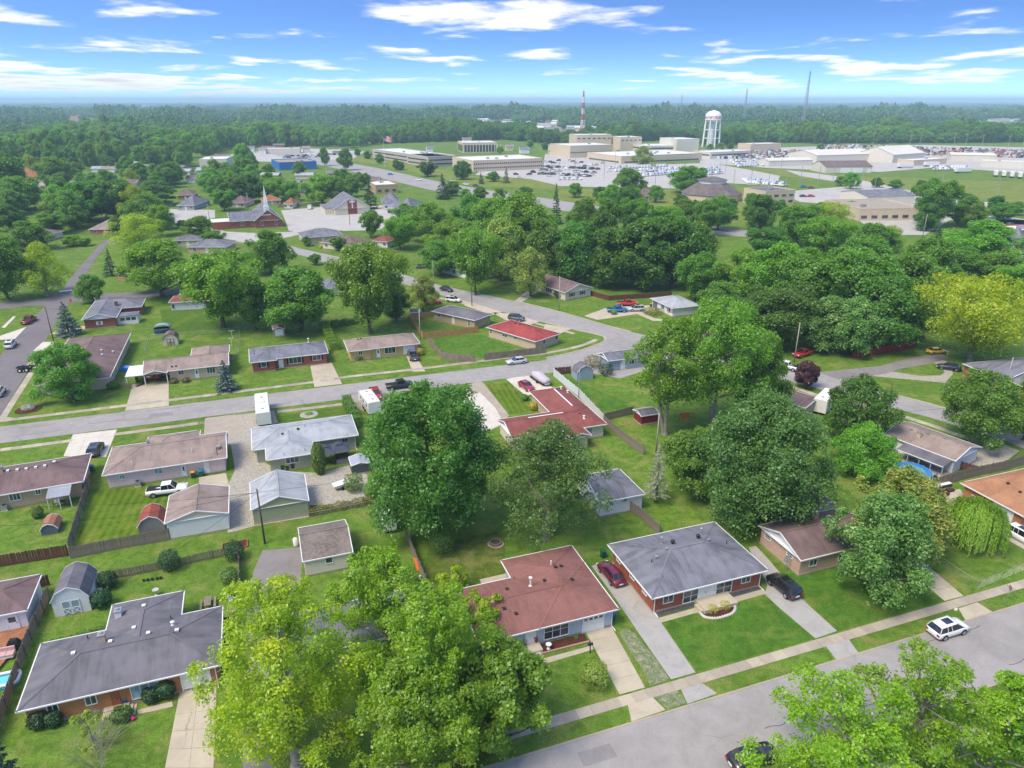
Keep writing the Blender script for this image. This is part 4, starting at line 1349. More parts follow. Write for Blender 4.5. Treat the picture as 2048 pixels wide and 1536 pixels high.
def car_parts(kind, far=False):
 key = (kind, far)
 if key in CARMESH:
  return CARMESH[key]
 B = BODY[kind]
 L = B['L']
 out = {}
 rings = []
 for f, hw, zb, zt in B['st']:
  x = (f - 0.5) * L
  half = [(0, zb), (hw * .86, zb), (hw, zb + .14), (hw * 1.0, (zb + zt) / 2), (hw * .97, zt - .07), (hw * .86, zt), (0, zt + .025)]
  ring = [(x, y, z) for y, z in half] + [(x, -y, z) for y, z in half[-2:0:-1]]
  rings.append(ring)
 out['body'] = MB().rings(rings)
 c = B['cab']
 b0, b1 = B['cw']
 x = [(q[0] - 0.5) * L for q in c]
 z = [q[1] for q in c]
 zs = lambda xx: np.interp(xx, [x[0], x[3]], [z[0], z[3]])
 gl = MB()
 base = [(x[0], -b0), (x[3], -b0), (x[3], b0), (x[0], b0)]
 top = [(x[1], -b1), (x[2], -b1), (x[2], b1), (x[1], b1)]
 bz = [z[0] - .06, z[3] - .06, z[3] - .06, z[0] - .06]
 tz = [z[1], z[2], z[2], z[1]]
 for k in range(4):
  j = (k + 1) % 4
  gl.face([base[k] + (bz[k],), base[j] + (bz[j],), top[j] + (tz[j],), top[k] + (tz[k],)])
 out['windows'] = gl
 rf = MB()
 e = 0.02
 rr = [[(x[1] - .06, yy, z[1] + e - .05 * (abs(yy) > b1 * .99)) for yy in (-b1 - .03, -b1 * .7, 0, b1 * .7, b1 + .03)], [((x[1] + x[2]) / 2, yy, (z[1] + z[2]) / 2 + .05 - .07 * (abs(yy) > b1 * .99)) for yy in (-b1 - .03, -b1 * .7, 0, b1 * .7, b1 + .03)], [(x[2] + .04, yy, z[2] + e - .05 * (abs(yy) > b1 * .99)) for yy in (-b1 - .03, -b1 * .7, 0, b1 * .7, b1 + .03)]]
 for a in range(2):
  for k in range(4):
   rf.face([rr[a][k], rr[a + 1][k], rr[a + 1][k + 1], rr[a][k + 1]])
 for sgn in (-1, 1):
  for f0, f1 in ((0, 0), (1, 1)):
   p = (x[0] if f0 == 0 else x[3], sgn * (b0 + .005), (z[0] if f0 == 0 else z[3]) - .05)
   q = (x[1] if f1 == 0 else x[2], sgn * (b1 + .01), z[1] if f1 == 0 else z[2])
   rf.bar(p, q, .05, .07 if kind != 'van' else .2)
  for t in ((.52, .8) if kind in ('suv',) else (.5,)):
   xb = x[0] + (x[3] - x[0]) * (1 - t) if kind != 'suv' else x[0] + (x[3] - x[0]) * t * .62
   rf.bar((xb, sgn * (b0 + .004), zs(xb) - .05), (xb * .9 + x[1] * .1, sgn * (b1 + .01), (z[1] + z[2]) / 2), .035, .06)
 if kind == 'van':
  for sgn in (-1, 1):
   rf.face([(x[0] + .1, sgn * (b0 + .012), z[0] - .03), (x[0] + L * .56, sgn * (b0 + .012), z[0] - .03), (x[0] + L * .56, sgn * (b1 + .014), z[1]), (x[0] + .1, sgn * (b1 + .014), z[1])])
  rf.face([(x[0] - .012, -b0, z[0]), (x[0] - .012, b0, z[0]), (x[1] - .012, b1, z[1]), (x[1] - .012, -b1, z[1])])
 out['roof'] = rf
 zt = B['st'][1][3]
 hw = B['st'][1][1]
 tl = MB()
 for s in (-1, 1):
  tl.box(-L / 2 - .012, min(s * hw * .98, s * hw * .62), zt - .32, -L / 2 + .16, max(s * hw * .98, s * hw * .62), zt - .1)
 out['tail_light'] = tl
 hl = MB()
 f = B['st'][-2]
 for s in (-1, 1):
  hl.box(L / 2 - .22, min(s * .84, s * .5), f[3] - .12, L / 2 - .03, max(s * .84, s * .5), f[3] + .03)
 out['headlight'] = hl
 if kind == 'pickup':
  bed = MB().box(-L / 2 + .12, -.78, .8, x[0] - .08, .78, 1.14)
  out['bed_liner'] = bed
 t = MB()
 r = B['r']
 t.rings([[(rr_ * math.cos(a * math.pi / 7), yy, rr_ * math.sin(a * math.pi / 7)) for a in range(14)] for rr_, yy in ((r * .7, -.11), (r * .95, -.11), (r, -.07), (r, .07), (r * .95, .11), (r * .7, .11))])
 out['tyre'] = t
 rim = MB()
 rim.rings([[(rr_ * math.cos(a * math.pi / 5), yy, rr_ * math.sin(a * math.pi / 5)) for a in range(10)] for rr_, yy in ((r * .66, -.118), (r * .2, -.1), (r * .2, .1), (r * .66, .118))])
 out['rim'] = rim
 if far:
  m = MB()
  for nm, slot in (('body', 0), ('windows', 1), ('roof', 0)):
   q = out[nm]
   i = len(m.v)
   m.v += q.v
   m.f += [tuple(k + i for k in ff) for ff in q.f]
   m.m += [slot] * len(q.f)
  for sx in (-1, 1):
   for sy in (-1, 1):
    m.tube((sx * B['wb'] / 2, sy * (B['W'] / 2 - .2), r), (sx * B['wb'] / 2, sy * (B['W'] / 2 + .03), r), r, r, 8, 2)
  CARMESH[key] = m
  return m
 CARMESH[key] = out
 return out
CARDONE = {}
def car_at(kind, x, y, ang, colr, label, z=0.03, group=None, name=None, scale=1.0):
 B = BODY[kind]
 P = car_parts(kind)
 L = B['L']
 root = empty(name or {'sedan': 'parked_car', 'suv': 'parked_suv', 'pickup': 'pickup_truck', 'van': 'delivery_van'}[kind], (x, y, z), ang, label, {'pickup': 'truck', 'van': 'van'}.get(kind, 'car'), group)
 root.scale = (scale,) * 3
 key = (kind, colr)
 if key not in CARDONE:
  pm = PAINT[colr]
  CARDONE[key] = dict(body=P['body'].mesh('body', pm, True), windows=P['windows'].mesh('windows', CARGLASS), roof=P['roof'].mesh('roof', pm), tail_light=P['tail_light'].mesh('tail_light', LAMP_R), headlight=P['headlight'].mesh('headlight', LAMP_W))
  if kind == 'pickup':
   CARDONE[key]['bed_liner'] = P['bed_liner'].mesh('bed_liner', RUBBER)
  if ('wheel', kind) not in CARDONE:
   CARDONE[('wheel', kind)] = (P['tyre'].mesh('tyre', RUBBER, True), P['rim'].mesh('rim', RIM), MB().rings([[((B['r'] + .07) * math.cos(a * math.pi / 6), yy, (B['r'] + .07) * math.sin(a * math.pi / 6)) for a in range(12)] for yy in (-.006, .006)]).mesh('wheel_arch', RUBBER), MB().box(-.02, -.26, -.08, .02, .26, .08).mesh('number_plate', WHITE))
 for nm, me in CARDONE[key].items():
  link(nm, me, root)
 ty, rm, arch, plate = CARDONE[('wheel', kind)]
 for sx in (-1, 1):
  for sy in (-1, 1):
   hw = np.interp(0.5 + sx * B['wb'] / 2 / L, [s[0] for s in B['st']], [s[1] for s in B['st']])
   wl = link('wheel', ty, root, (sx * B['wb'] / 2, sy * (hw - .06), B['r']))
   link('rim', rm, wl)
   link('wheel_arch', arch, root, (sx * B['wb'] / 2, sy * (hw + .004), B['r'] + .02))
 if kind == 'suv':
  if 'sunroof' not in CARDONE:
   CARDONE['sunroof'] = MB().box(-.95, -.42, 1.7, .1, .42, 1.765).mesh('sunroof', CARGLASS)
  link('sunroof', CARDONE['sunroof'], root)
 link('number_plate', plate, root, (-L / 2 - .03, 0, B['st'][1][3] - .3 if kind != 'pickup' else .62))
 return root
def car(kind, P, Q, colr, label, **kw):
 a, b = G(*P), G(*Q)
 ang = math.atan2(b[1] - a[1], b[0] - a[0])
 return car_at(kind, (a[0] + b[0]) / 2, (a[1] + b[1]) / 2, ang, colr, label, **kw)
FARCAR = {}
def far_car(kind, x, y, ang, colr, label, group, z=0.06, scale=1.0):
 key = (kind, colr)
 if key not in FARCAR:
  FARCAR[key] = car_parts(kind, True).mesh('car_body', [PAINT[colr], CARGLASS, RUBBER])
 o = link({'sedan': 'parked_car', 'suv': 'parked_suv', 'pickup': 'pickup_truck', 'van': 'delivery_van'}[kind], FARCAR[key], None, (x, y, z), ang)
 o.scale = (scale,) * 3
 return tag(o, label, {'pickup': 'truck', 'van': 'van'}.get(kind, 'car'), group)
RVBODY = plain('rv_gelcoat', (0.72, 0.71, 0.69, 1), 0.07, rough=0.35)
RVSTRIPE = plain('rv_stripe', (0.16, 0.2, 0.27, 1), 0.1, rough=0.4)
def rv(P, Q, w, h, label, name='travel_trailer', motor=False, L=None, tow=True):
 a, b = np.array(G(*P)), np.array(G(*Q))
 L = L or float(np.linalg.norm(b - a))
 d = (b - a) / np.linalg.norm(b - a)
 m = (a + b) / 2
 root = empty(name, (m[0], m[1], 0.03), math.atan2(d[1], d[0]), label, 'camper')
 z0 = 0.55
 rg = []
 for x, k in ((-L / 2, .96), (-L / 2 + .12, 1), (L / 2 - (1.2 if not motor else .5), 1), (L / 2 - .1, .8), (L / 2, .68)):
  ht = z0 + (h - z0) * k
  rg.append([(x, -w / 2, z0), (x, w / 2, z0), (x, w / 2, ht - .18), (x, w / 2 - .16, ht), (x, -w / 2 + .16, ht), (x, -w / 2, ht - .18)])
 MB().rings(rg).build('body', RVBODY, root)
 MB().box(-.5, -.35, h, .35, .35, h + .24).build('air_conditioner', WHITE, root)
 for x in (-L * .33, L * .22):
  MB().box(x - .2, -.2, h, x + .2, .2, h + .1).build('roof_vent', STEEL, root)
 for s in (-1, 1):
  MB().box(-L / 2 + .3, s * (w / 2 + .004) - .004, z0 + .35, L / 2 - 1.3, s * (w / 2 + .004) + .004, z0 + .6).build('stripe', RVSTRIPE, root)
  for x in (-L * .3, 0.1, L * .25):
   MB().box(x - .45, s * (w / 2 + .008) - .006, z0 + 1.0, x + .45, s * (w / 2 + .008) + .006, z0 + 1.55).build('window', CARGLASS, root)
  for x in ((-.5, .5) if not motor else (-L * .28, L * .34)):
   wl = MB().rings([[(x + .36 * math.cos(t * math.pi / 6), s * (w / 2 - .02) + q, .36 + .36 * math.sin(t * math.pi / 6)) for t in range(12)] for q in (-.12, .12)]).build('wheel', RUBBER, root)
   MB().rings([[(x + .2 * math.cos(t * math.pi / 4), s * (w / 2 - .02) + q, .36 + .2 * math.sin(t * math.pi / 4)) for t in range(8)] for q in (-.13, .13)]).build('rim', RIM, wl)
 MB().box(-L / 2 + .2, -w / 2 + .15, .35, L / 2 - .4, w / 2 - .15, z0 - .002).build('chassis', DARKMETAL, root)
 if motor:
  MB().face([(L / 2 + .006, -w * .42, z0 + .9), (L / 2 + .006, w * .42, z0 + .9), (L / 2 - .09, w * .42, z0 + 1.6), (L / 2 - .09, -w * .42, z0 + 1.6)]).build('windscreen', CARGLASS, root)
 elif tow:
  MB().bar((L / 2 - .3, -.4, .45), (L / 2 + 1.1, 0, .45), .08, .08).bar((L / 2 - .3, .4, .45), (L / 2 + 1.1, 0, .45), .08, .08).build('tow_bar', DARKMETAL, root)
 return root
BIN_TEAL = plain('bin_teal', S(20, 104, 100), 0.1, rough=0.5)
BIN_BLUE = plain('bin_lid_blue', S(38, 138, 170), 0.1, rough=0.5)
BIN_YEL = plain('bin_lid_yellow', S(236, 168, 36), 0.1, rough=0.5)
BIN_GRN = plain('bin_green', S(30, 92, 62), 0.1, rough=0.5)
def bin_(u, v, lid, label, body=None, rz=0.32):
 x, y = G(u, v)
 r = empty('wheeled_bin', (x, y, 0.02), rz, label, 'bin')
 MB().rings([[(-.24, -.28, .06), (.24, -.28, .06), (.24, .24, .06), (-.24, .24, .06)], [(-.3, -.34, .98), (.3, -.34, .98), (.3, .34, .98), (-.3, .34, .98)]]).build('body', body or BIN_TEAL, r)
 MB().rings([[(-.33, -.38, .98), (.33, -.38, .98), (.33, .38, .98), (-.33, .38, .98)], [(-.28, -.3, 1.08), (.28, -.3, 1.08), (.28, .36, 1.08), (-.28, .36, 1.08)]]).build('lid', lid, r)
 for s in (-1, 1):
  MB().tube((s * .24, .26, .12), (s * .31, .26, .12), .12, .12, 10).build('wheel', RUBBER, r)
 return r
# ---- ground, streets, walks, drives
GA = 19.5
EX = np.array([math.cos(math.radians(GA)), math.sin(math.radians(GA))])
EY = np.array([-EX[1], EX[0]])
ground = MB()
for x0, x1, y0, y1 in ((-28000, 28000, -250, 28500),):
 ground.face([(x0, y0, 0), (x1, y0, 0), (x1, y1, 0), (x0, y1, 0)])
tag(ground.build('ground', LAWN), kind='structure')
a0 = np.array([-2.0, 46.0])
A_N = [a0 + EX * s for s in np.arange(-60, 150, 6.0)]
ribbon('street_near', A_N, 0.0, 7.8, 0.03, STREET)
kerb([p + EY * 0.12 for p in A_N], 'kerb_near_street', 0.06, 0.24, CONC_OLD)
kerb([p - EY * 7.9 for p in A_N], 'kerb_near_street', 0.06, 0.2, CONC_OLD)
w0 = np.array(G(1400, 1357))
A_W = [w0 + EX * s for s in np.arange(-70, 110, 5.0)]
sidewalk(A_W, 1.22, 1.52, seed=4)
sidewalk([p - EY * 14.6 for p in A_W], 1.22, 1.52, seed=14)
b0 = np.array([-92.9, 117.0])
B_N = [b0 + EX * s for s in np.arange(-120, 125, 7.0)]
ribbon('street_middle', B_N, 0.0, 7.9, 0.032, STREET)
sidewalk(smooth([G(*p) for p in ((-60, 849), (21, 839.5), (253, 811), (334, 801), (629, 764), (700, 753), (855, 736), (1016, 715), (1094, 706), (1160, 692), (1192, 679.5), (1196, 676))], 3), 1.2, 1.52, seed=5)
sidewalk(smooth([G(*p) for p in ((-40, 905), (0, 900), (146, 881))], 3), 1.2, 1.52, seed=6)
sidewalk(smooth([G(*p) for p in ((228.5, 869), (410, 845))], 3), 1.2, 1.52, seed=7)
sidewalk(smooth([G(*p) for p in ((554, 824), (689, 808), (740, 801))], 3), 1.2, 1.52, seed=8)
sheet('street_diagonal', [(478, 476), (520, 478), (560, 486), (600, 497), (673, 513), (751, 533), (830, 556), (879, 571), (1030, 602), (1115, 623), (1190, 645), (1262, 664), (1340, 681), (1440, 702), (1560, 728), (1635, 745), (1680, 759), (1756, 782), (1863, 809), (2016, 856), (2140, 896),
  (2140, 936), (2016, 884), (1862, 836), (1751, 807), (1654, 783), (1557, 757), (1440, 728), (1330, 728), (1290, 742), (1240, 757), (1150, 741), (1104, 742), (1092, 716), (1150, 704), (1192, 690), (1208, 682), (1206, 673), (1143, 658), (1016, 627), (946, 606), (904, 597), (800, 566), (700, 540), (600, 510), (560, 500), (500, 488), (470, 484)], 0.036, STREET)
kerb(smooth([G(*p) for p in ((1092, 716), (1150, 704), (1192, 690), (1209, 682), (1206, 673), (1143, 658), (1080, 643))], 6), 'kerb_corner', 0.12, 0.3, CONC)
kerb(smooth([G(*p) for p in ((1262, 663.5), (1200, 647), (1115, 622.5), (1030, 601.5))], 4), 'kerb_diagonal', 0.1, 0.3, CONC)
kerb(smooth([G(*p) for p in ((1680, 758.5), (1756, 781.5), (1863, 808.5), (2016, 855.5))], 4), 'kerb_diagonal', 0.1, 0.3, CONC)
sidewalk(smooth([G(*p) for p in ((1560, 765), (1650, 795), (1750, 816), (1860, 850), (1960, 886))], 4), 1.3, 1.6, seed=9)
sidewalk(smooth([G(*p) for p in ((880, 596), (946, 612), (1000, 628), (1100, 654), (1150, 668))], 4), 1.2, 1.6, seed=10)
sheet('street_left', [(-70, 960), (0, 832), (60, 736), (102, 662), (126, 621), (150, 592), (165, 562), (190, 520), (215, 488), (226, 485), (240, 484), (240, 478), (212, 481), (196, 492), (172, 520), (146, 550), (130, 572), (108, 600), (86, 616), (53, 653), (0, 711), (-80, 800), (-180, 960)], 0.034, STREET_D)
sheet('street_crossing', [(-60, 613), (0, 606), (60, 601), (96, 595), (120, 583), (170, 585), (170, 590), (230, 586), (300, 583), (420, 574), (420, 583), (300, 594), (190, 602), (140, 606), (126, 622), (90, 612), (60, 612), (0, 619), (-60, 626)], 0.040, STREET_D)
sheet('stop_line', [(118.5, 582), (144, 579.5), (144, 581.5), (118.5, 584)], 0.046, WHITE)
sidewalk(smooth([G(*p) for p in ((6, 835), (30, 797), (66, 741))], 4), 1.2, 1.5, seed=11)
sidewalk([np.array(G(-3, 836)), np.array(G(24, 840))], 1.6, 1.5, seed=12)
driveway([(330, 1536), (427, 1536), (434, 1352), (363, 1367)], 5, CONC, m=2)
driveway([(282, 1700), (425, 1700), (427, 1539), (330, 1539)], 3, CONC, m=2)
sheet('driveway', [(487, 1700), (550, 1700), (545, 1536), (538, 1400), (548, 1300), (560, 1200), (600, 1180), (606, 1094), (525, 1101), (508, 1140), (495, 1195), (488, 1400), (486, 1536)], 0.018, ASPH_DARK)
driveway([(1239, 1389), (1290, 1375), (1220, 1248), (1168, 1258)], 5, CONC)
driveway([(1263, 1443), (1331, 1420), (1305, 1394), (1255, 1407)], 1, CONC)
sheet('gravel_strip', [(1238, 1264), (1252, 1258), (1266, 1264), (1290, 1292), (1312, 1318), (1338, 1357), (1322, 1366), (1300, 1372), (1288, 1345), (1262, 1305)], 0.014, GRAVELG)
sheet('gravel_apron', [(1309, 1393), (1354, 1381), (1373, 1406), (1334, 1419)], 0.014, GRAVELG)
sheet('driveway', [(1183, 1132), (1214, 1122), (1262, 1170), (1311, 1224), (1322, 1245), (1391, 1345), (1342, 1359), (1280, 1270), (1230, 1196)], 0.018, ASPH_LIGHT)
sheet('driveway_apron', [(1362, 1379), (1404, 1366), (1434, 1387), (1375, 1408)], 0.018, ASPH_LIGHT)
sheet('driveway', [(1497, 1095), (1512, 1092), (1540, 1122), (1600, 1195), (1674, 1262), (1631, 1277), (1560, 1217), (1529, 1188), (1535, 1170)], 0.018, ASPH_LIGHT)
sheet('driveway_apron', [(1650, 1290), (1697, 1278), (1717, 1306), (1672, 1319)], 0.018, ASPH_LIGHT)
driveway([(1889, 1202), (1927, 1192), (1800, 1085), (1762, 1094)], 6, CONC)
driveway([(1931, 1241), (1985, 1224), (1955, 1205), (1917, 1217)], 1, CONC)
sheet('front_walk', [(344, 1403), (346, 1413), (300, 1424), (275, 1428), (275, 1420)], 0.022, CONC)
sheet('front_walk', [(1070, 1322), (1184, 1291), (1187, 1299), (1073, 1333), (1060, 1312), (1071, 1308)], 0.022, CONC)
driveway([(1318, 1236), (1322, 1245), (1533, 1187), (1527, 1178)], 1, CONC, m=6, name='front_walk')
sheet('dark_gravel_bed', [(1311, 1224), (1317, 1234), (1390, 1214), (1385, 1204)], 0.016, GRAVEL_DK)
sheet('dark_gravel_bed', [(1447, 1188), (1460, 1197), (1525, 1177), (1516, 1168)], 0.016, GRAVEL_DK)
sheet('patio', [(959, 1159), (963, 1168), (1021, 1156), (1013, 1147)], 0.02, CONC)
sheet('mulch_bed', [(1076, 1284), (1166, 1261), (1176, 1284), (1083, 1308)], 0.06, MULCH)
sheet('fire_pit_sand', [(991 + 17 * math.cos(t * .5236), 1088 + 8.5 * math.sin(t * .5236)) for t in range(12)], 0.012, GRAVEL)
driveway([(234, 859), (146, 869), (127, 912), (212, 914)], 4, CONC_NEW, m=3)
sheet('gravel_yard', [(410, 837), (548, 821), (556, 846), (505, 858), (505, 902), (530, 925), (560, 942), (640, 946), (700, 930), (735, 950), (735, 1000), (700, 1015), (620, 1010), (618, 1034), (508, 1052), (480, 1060), (455, 1066), (455, 972), (470, 940), (462, 890), (408, 870)], 0.014, GRAVEL)
sheet('driveway_old', [(412, 836), (470, 829), (486, 860), (462, 878), (410, 866)], 0.02, CONC_OLD)
sheet('patio', [(398, 955), (452, 946), (458, 972), (398, 978)], 0.018, CONC)
sheet('driveway', [(960, 762), (967, 766), (1018, 830), (1008, 847), (978, 861), (935, 862), (925, 800), (935, 770)], 0.018, CONC_OLD)
sheet('driveway', [(925, 800), (960, 785), (990, 815), (1008, 847), (978, 861), (935, 862)], 0.023, CONC_NEW)
driveway([(1012, 758), (1062, 748), (1106, 776), (1052, 792)], 3, CONC_NEW, m=3)
sheet('driveway', [(700, 797), (770, 787), (790, 806), (730, 822), (700, 815)], 0.018, CONC_OLD)
driveway([(250, 822), (337.5, 811.5), (337.5, 762), (265.5, 769)], 3, CONC, m=2)
driveway([(629, 774.5), (684, 767.5), (663, 725), (620.6, 732)], 3, CONC, m=2)
driveway([(825, 743), (851, 743), (837, 721), (812.5, 711)], 3, CONC)
sheet('driveway', [(1017, 627), (1080, 643), (1060, 650), (1010, 640), (985, 625)], 0.042, CONC)
sheet('driveway', [(946, 606), (1005, 624), (985, 630), (930, 612), (920, 600)], 0.042, CONC)
sheet('driveway', [(1090, 648), (1143, 658), (1118, 668), (1085, 665)], 0.042, CONC)
sheet('driveway', [(1168, 632), (1215, 615), (1310, 610), (1320, 616), (1275, 628), (1195, 640)], 0.03, CONC)
sheet('front_walk', [(1272, 627), (1281, 624), (1310, 637), (1330, 638), (1330, 642), (1306, 642)], 0.026, CONC)
sheet('driveway', [(1030, 602), (1052, 583), (1078, 582), (1045, 604)], 0.03, ASPH_LIGHT)
sheet('driveway', [(1635, 745), (1700, 738), (1760, 732), (1830, 714), (1880, 706), (1900, 716), (1860, 728), (1800, 738), (1770, 748), (1740, 752), (1690, 761)], 0.03, ASPH_DARK)
sheet('gravel_loop', [(1740, 752), (1775, 742), (1840, 752), (1880, 751), (1890, 745), (1880, 730), (1865, 726), (1880, 718), (1900, 726), (1906, 748), (1890, 766), (1850, 762)], 0.024, GRAVEL)
sheet('driveway', [(1935, 925), (1980, 878), (2040, 902), (2000, 930), (1960, 945)], 0.022, GRAVEL)
sheet('patio', [(1870, 990), (1920, 978), (1935, 1000), (1900, 1008)], 0.02, CONC)
sheet('driveway', [(2000, 1060), (2048, 1040), (2080, 1060), (2060, 1105), (2005, 1075)], 0.018, CONC)
sheet('driveway', [(60, 736), (40, 746), (66, 716), (92, 712), (92, 736)], 0.042, CONC)
sheet('driveway', [(66, 702), (86, 684), (112, 684), (110, 700)], 0.042, CONC_NEW)
sheet('driveway', [(97, 670), (120, 658), (170, 652), (170, 658), (110, 668)], 0.042, CONC)
sheet('driveway', [(0, 672), (53, 654), (30, 678), (0, 680)], 0.042, CONC_NEW)
sheet('front_walk', [(3, 655), (26, 633), (32, 633), (10, 656)], 0.03, CONC_NEW)
sheet('lawn_striped', [(212, 980), (300, 968), (345, 985), (355, 1060), (300, 1078), (150, 1090), (172, 1030), (190, 985)], 0.008, LAWN_STRIPE)
sheet('lawn_lush', [(862, 674), (960, 668), (1030, 698), (960, 716), (885, 712)], 0.008, LAWN_LUSH)
sheet('lawn_lush', [(1325, 1246), (1528, 1190), (1629, 1277), (1394, 1343)], 0.008, LAWN_LUSH)
sheet('lawn_lush', [(1535, 1130), (1600, 1190), (1676, 1262), (1888, 1200), (1770, 1090), (1690, 1100)], 0.008, LAWN_LUSH)
sheet('lawn_striped_fine', [(320, 620), (450, 612), (470, 658), (330, 668)], 0.008, LAWN_STRIPE2)
sheet('lawn_lush', [(1120, 750), (1290, 820), (1265, 830), (1215, 830)], 0.008, LAWN_LUSH)
sheet('lawn_striped', [(970, 769), (1020, 766), (1062, 820), (1020, 829)], 0.008, LAWN_STRIPE)
sheet('lawn_striped_fine', [(555, 832), (700, 812), (700, 830), (560, 850)], 0.008, LAWN_STRIPE2)
sheet('lawn_worn', [(860, 1090), (1010, 1060), (1010, 1150), (900, 1180), (840, 1170)], 0.008, LAWN_WORN)
sheet('lawn_worn', [(700, 1536), (980, 1400), (1060, 1450), (950, 1536)], 0.008, LAWN_WORN)
TAR = paving('tar_seal', S(92, 90, 92), .3, crack=False)
rr = random.Random(6)
for base, d0, n_, w_ in ((a0, -10, 10, 7.8), (b0, 0, 12, 7.9)):
 for k in range(n_):
  s0, t0 = d0 + rr.uniform(0, 95), rr.uniform(.3, w_ - .3)
  al = rr.random() < .6
  pts = []
  for q in range(9):
   pts.append(base + EX * s0 - EY * np.clip(t0, .15, w_ - .15))
   s0 += rr.uniform(.5, 1.2) if al else rr.uniform(-.2, .3)
   t0 += rr.uniform(-.25, .25) if al else .55
  ribbon('tar_seam', smooth(pts, 3), .035, .035, .041, TAR)
PATCH = paving('road_patch', S(146, 142, 141), .4, speck=.4)
for base, s0, t0, L_, w_ in ((a0, 8, 1.2, 3.2, 1.6), (a0, 46, 4.5, 5, 1.4), (a0, 30, 5.4, 2.2, 1.8), (b0, 25, 3, 4, 2), (b0, 62, 5, 6, 1.5)):
 q = [base + EX * (s0 + a_ * L_) - EY * (t0 + b_ * w_) for a_, b_ in ((0, 0), (1, .05), (1.02, 1), (-.03, .96))]
 sheet('road_patch', q, .0375, PATCH, world=True)
# ---- houses of the near block
h = House('ranch_house', 'orange brick ranch house with charcoal hip roof and rear wing, nearest the lower left corner', (31.6, 1424.6), (441.8, 1329.7), (446.5, 1211.3), ROOF_DARK, BR_ORANGE, pitch=0.3)
a, b = h.loc(224.5, 1209.7), h.loc(369, 1180.9)
h.block(a[0], h.D * 0.5, b[0], b[1], 'y', 'n', 'h')
h.finish()
h.vents([(147, 1308), (221, 1285), (297, 1268), (354, 1262), (268, 1257), (288, 1213)], 'white')
h.pipes([(176, 1277), (342, 1237)], 0.4, 0.06, DARKMETAL)
h.pipes([(346, 1250)], 0.35, 0.1, WHITE, True)
h.chimney((206, 1283), BR_CREAM, 0.6, 0.6, 0.9)
c = h.chimney((238, 1232), WHITE, 0.62, 0.7, 0.75)
x, y, z = h.on_roof(344, 1230)
mb = MB().tube((x, y, z - .1), (x, y, z + 1.5), .025, .02, 6)
for k in range(7):
 l = 0.75 - 0.07 * k
 mb.tube((x - l, y - .6 + k * .22, z + 1.35), (x + l, y - .6 + k * .22, z + 1.35), .012, .012, 4)
mb.tube((x, y - .7, z + 1.35), (x, y + .9, z + 1.35), .015, .015, 4).build('antenna', STEEL, h.root)
h.pwin('f', (91, 1405), (119, 1425), 2)
h.pwin('f', (167, 1386), (194, 1405), 2)
h.pdoor('f', (219, 1377), (239, 1402), mat=plain('door_terracotta', S(176, 104, 70)))
h.pwin('f', (258, 1366), (320, 1385), 3, glass=GLASS_BLUE)
h.pgarage('f', (361, 1347), (422, 1366))
h.spouts([('f', h.side('f')[3] - 0.15)])
a = h.wpx('f', 205, 1415)
x0, x1 = h.wpx('f', 207, 1410)[0], h.wpx('f', 258, 1398)[0]
h.slab('porch', x0 + .5, -1.15, x1 + .5, .49, .32)
for k in range(2):
 h.slab('step', x1 + .5, -1.1 + .0, x1 + .85 + .3 * k, .3, .3 - .12 * (k + 1))
mb = MB()
for q in np.linspace(x0 + .55, x1 - .2, 9):
 mb.tube((q, -1.1, .3), (q, -1.1, 1.15), .015, .015, 4)
mb.tube((x0 + .5, -1.1, 1.15), (x1 - .2, -1.1, 1.15), .02, .02, 4)
mb.tube((x0 + .55, -1.1, 1.15), (x0 + .55, .4, 1.15), .02, .02, 4).build('railing', DARKMETAL, h.root)
H1 = h
h = House('ranch_house', 'ranch house with lavender grey hip roof half hidden under the lime green front maples', (560, 1322), (880, 1250), (872, 1165), ROOF_GREY, SD_SKY, pitch=0.3, angle=GA)
h.finish()
h.window('f', 2, 3.6, .9, 2.1)
h.window('f', 9, 11.4, .9, 2.1, 3)
h.door('f', 6, 7)
h = House('ranch_house', 'pale blue house with red-brown hip roof, mulch bed and attached garage by the near street', (910, 1180), (1238.4, 1218.2), (1019.6, 1155.7), ROOF_RED, SD_BLUE, pitch=0.26, angle=GA)
a, b = h.loc(1001, 1120.5), h.loc(1144.6, 1090.3)
h.block(a[0], 0.0, h.W - 0.02, b[1], 'y', 'h', 'h')
h.finish()
h.vents([(987, 1195), (1014, 1179), (1008, 1218), (1032, 1228), (1111, 1135), (1122, 1133), (1089, 1162), (1144, 1160)], 'dark', .16)
h.pipes([(1061, 1172)], 1.1, .1, WHITE, True)
h.pipes([(1102, 1130)], .6, .08, WHITE)
h.pipes([(1028, 1158)], .5, .04, DARKMETAL)
h.pwin('f', (1089, 1251), (1136, 1267), 3, 2)
h.pdoor('f', (1052, 1264), (1069, 1290))
h.pgarage('f', (1167, 1230), (1205, 1254), lites=4)
h.spouts([('f', h.side('f')[3] - 0.1)])
p0 = h.loc(1050, 1296, 0)
p1 = h.loc(1084, 1296, 0)
h.slab('porch', p0[0] + .1, -.9, p1[0] - .2, .49, .55)
h.slab('step', p0[0] + .6, -1.3, p1[0] - .5, -.901, .36)
h.slab('step', p0[0] + .6, -1.7, p1[0] - .5, -1.301, .18)
H3 = h
h = House('duplex_house', 'red brick duplex with slate grey hip roof and twin white front doors', (1304.4, 1197.8), (1538, 1140.6), (1425, 1044), ROOF_GREY, BR_RED, pitch=0.3, ovh=0.6)
h.finish()
h.turbine([(1345, 1088), (1396, 1077)])
h.pipes([(1323, 1088), (1402, 1070)], .9, .07, STEEL, True)
h.pipes([(1274, 1070)], 1.0, .04)
h.vents([(1333, 1099), (1417, 1081), (1313, 1115)], 'grey', .2)
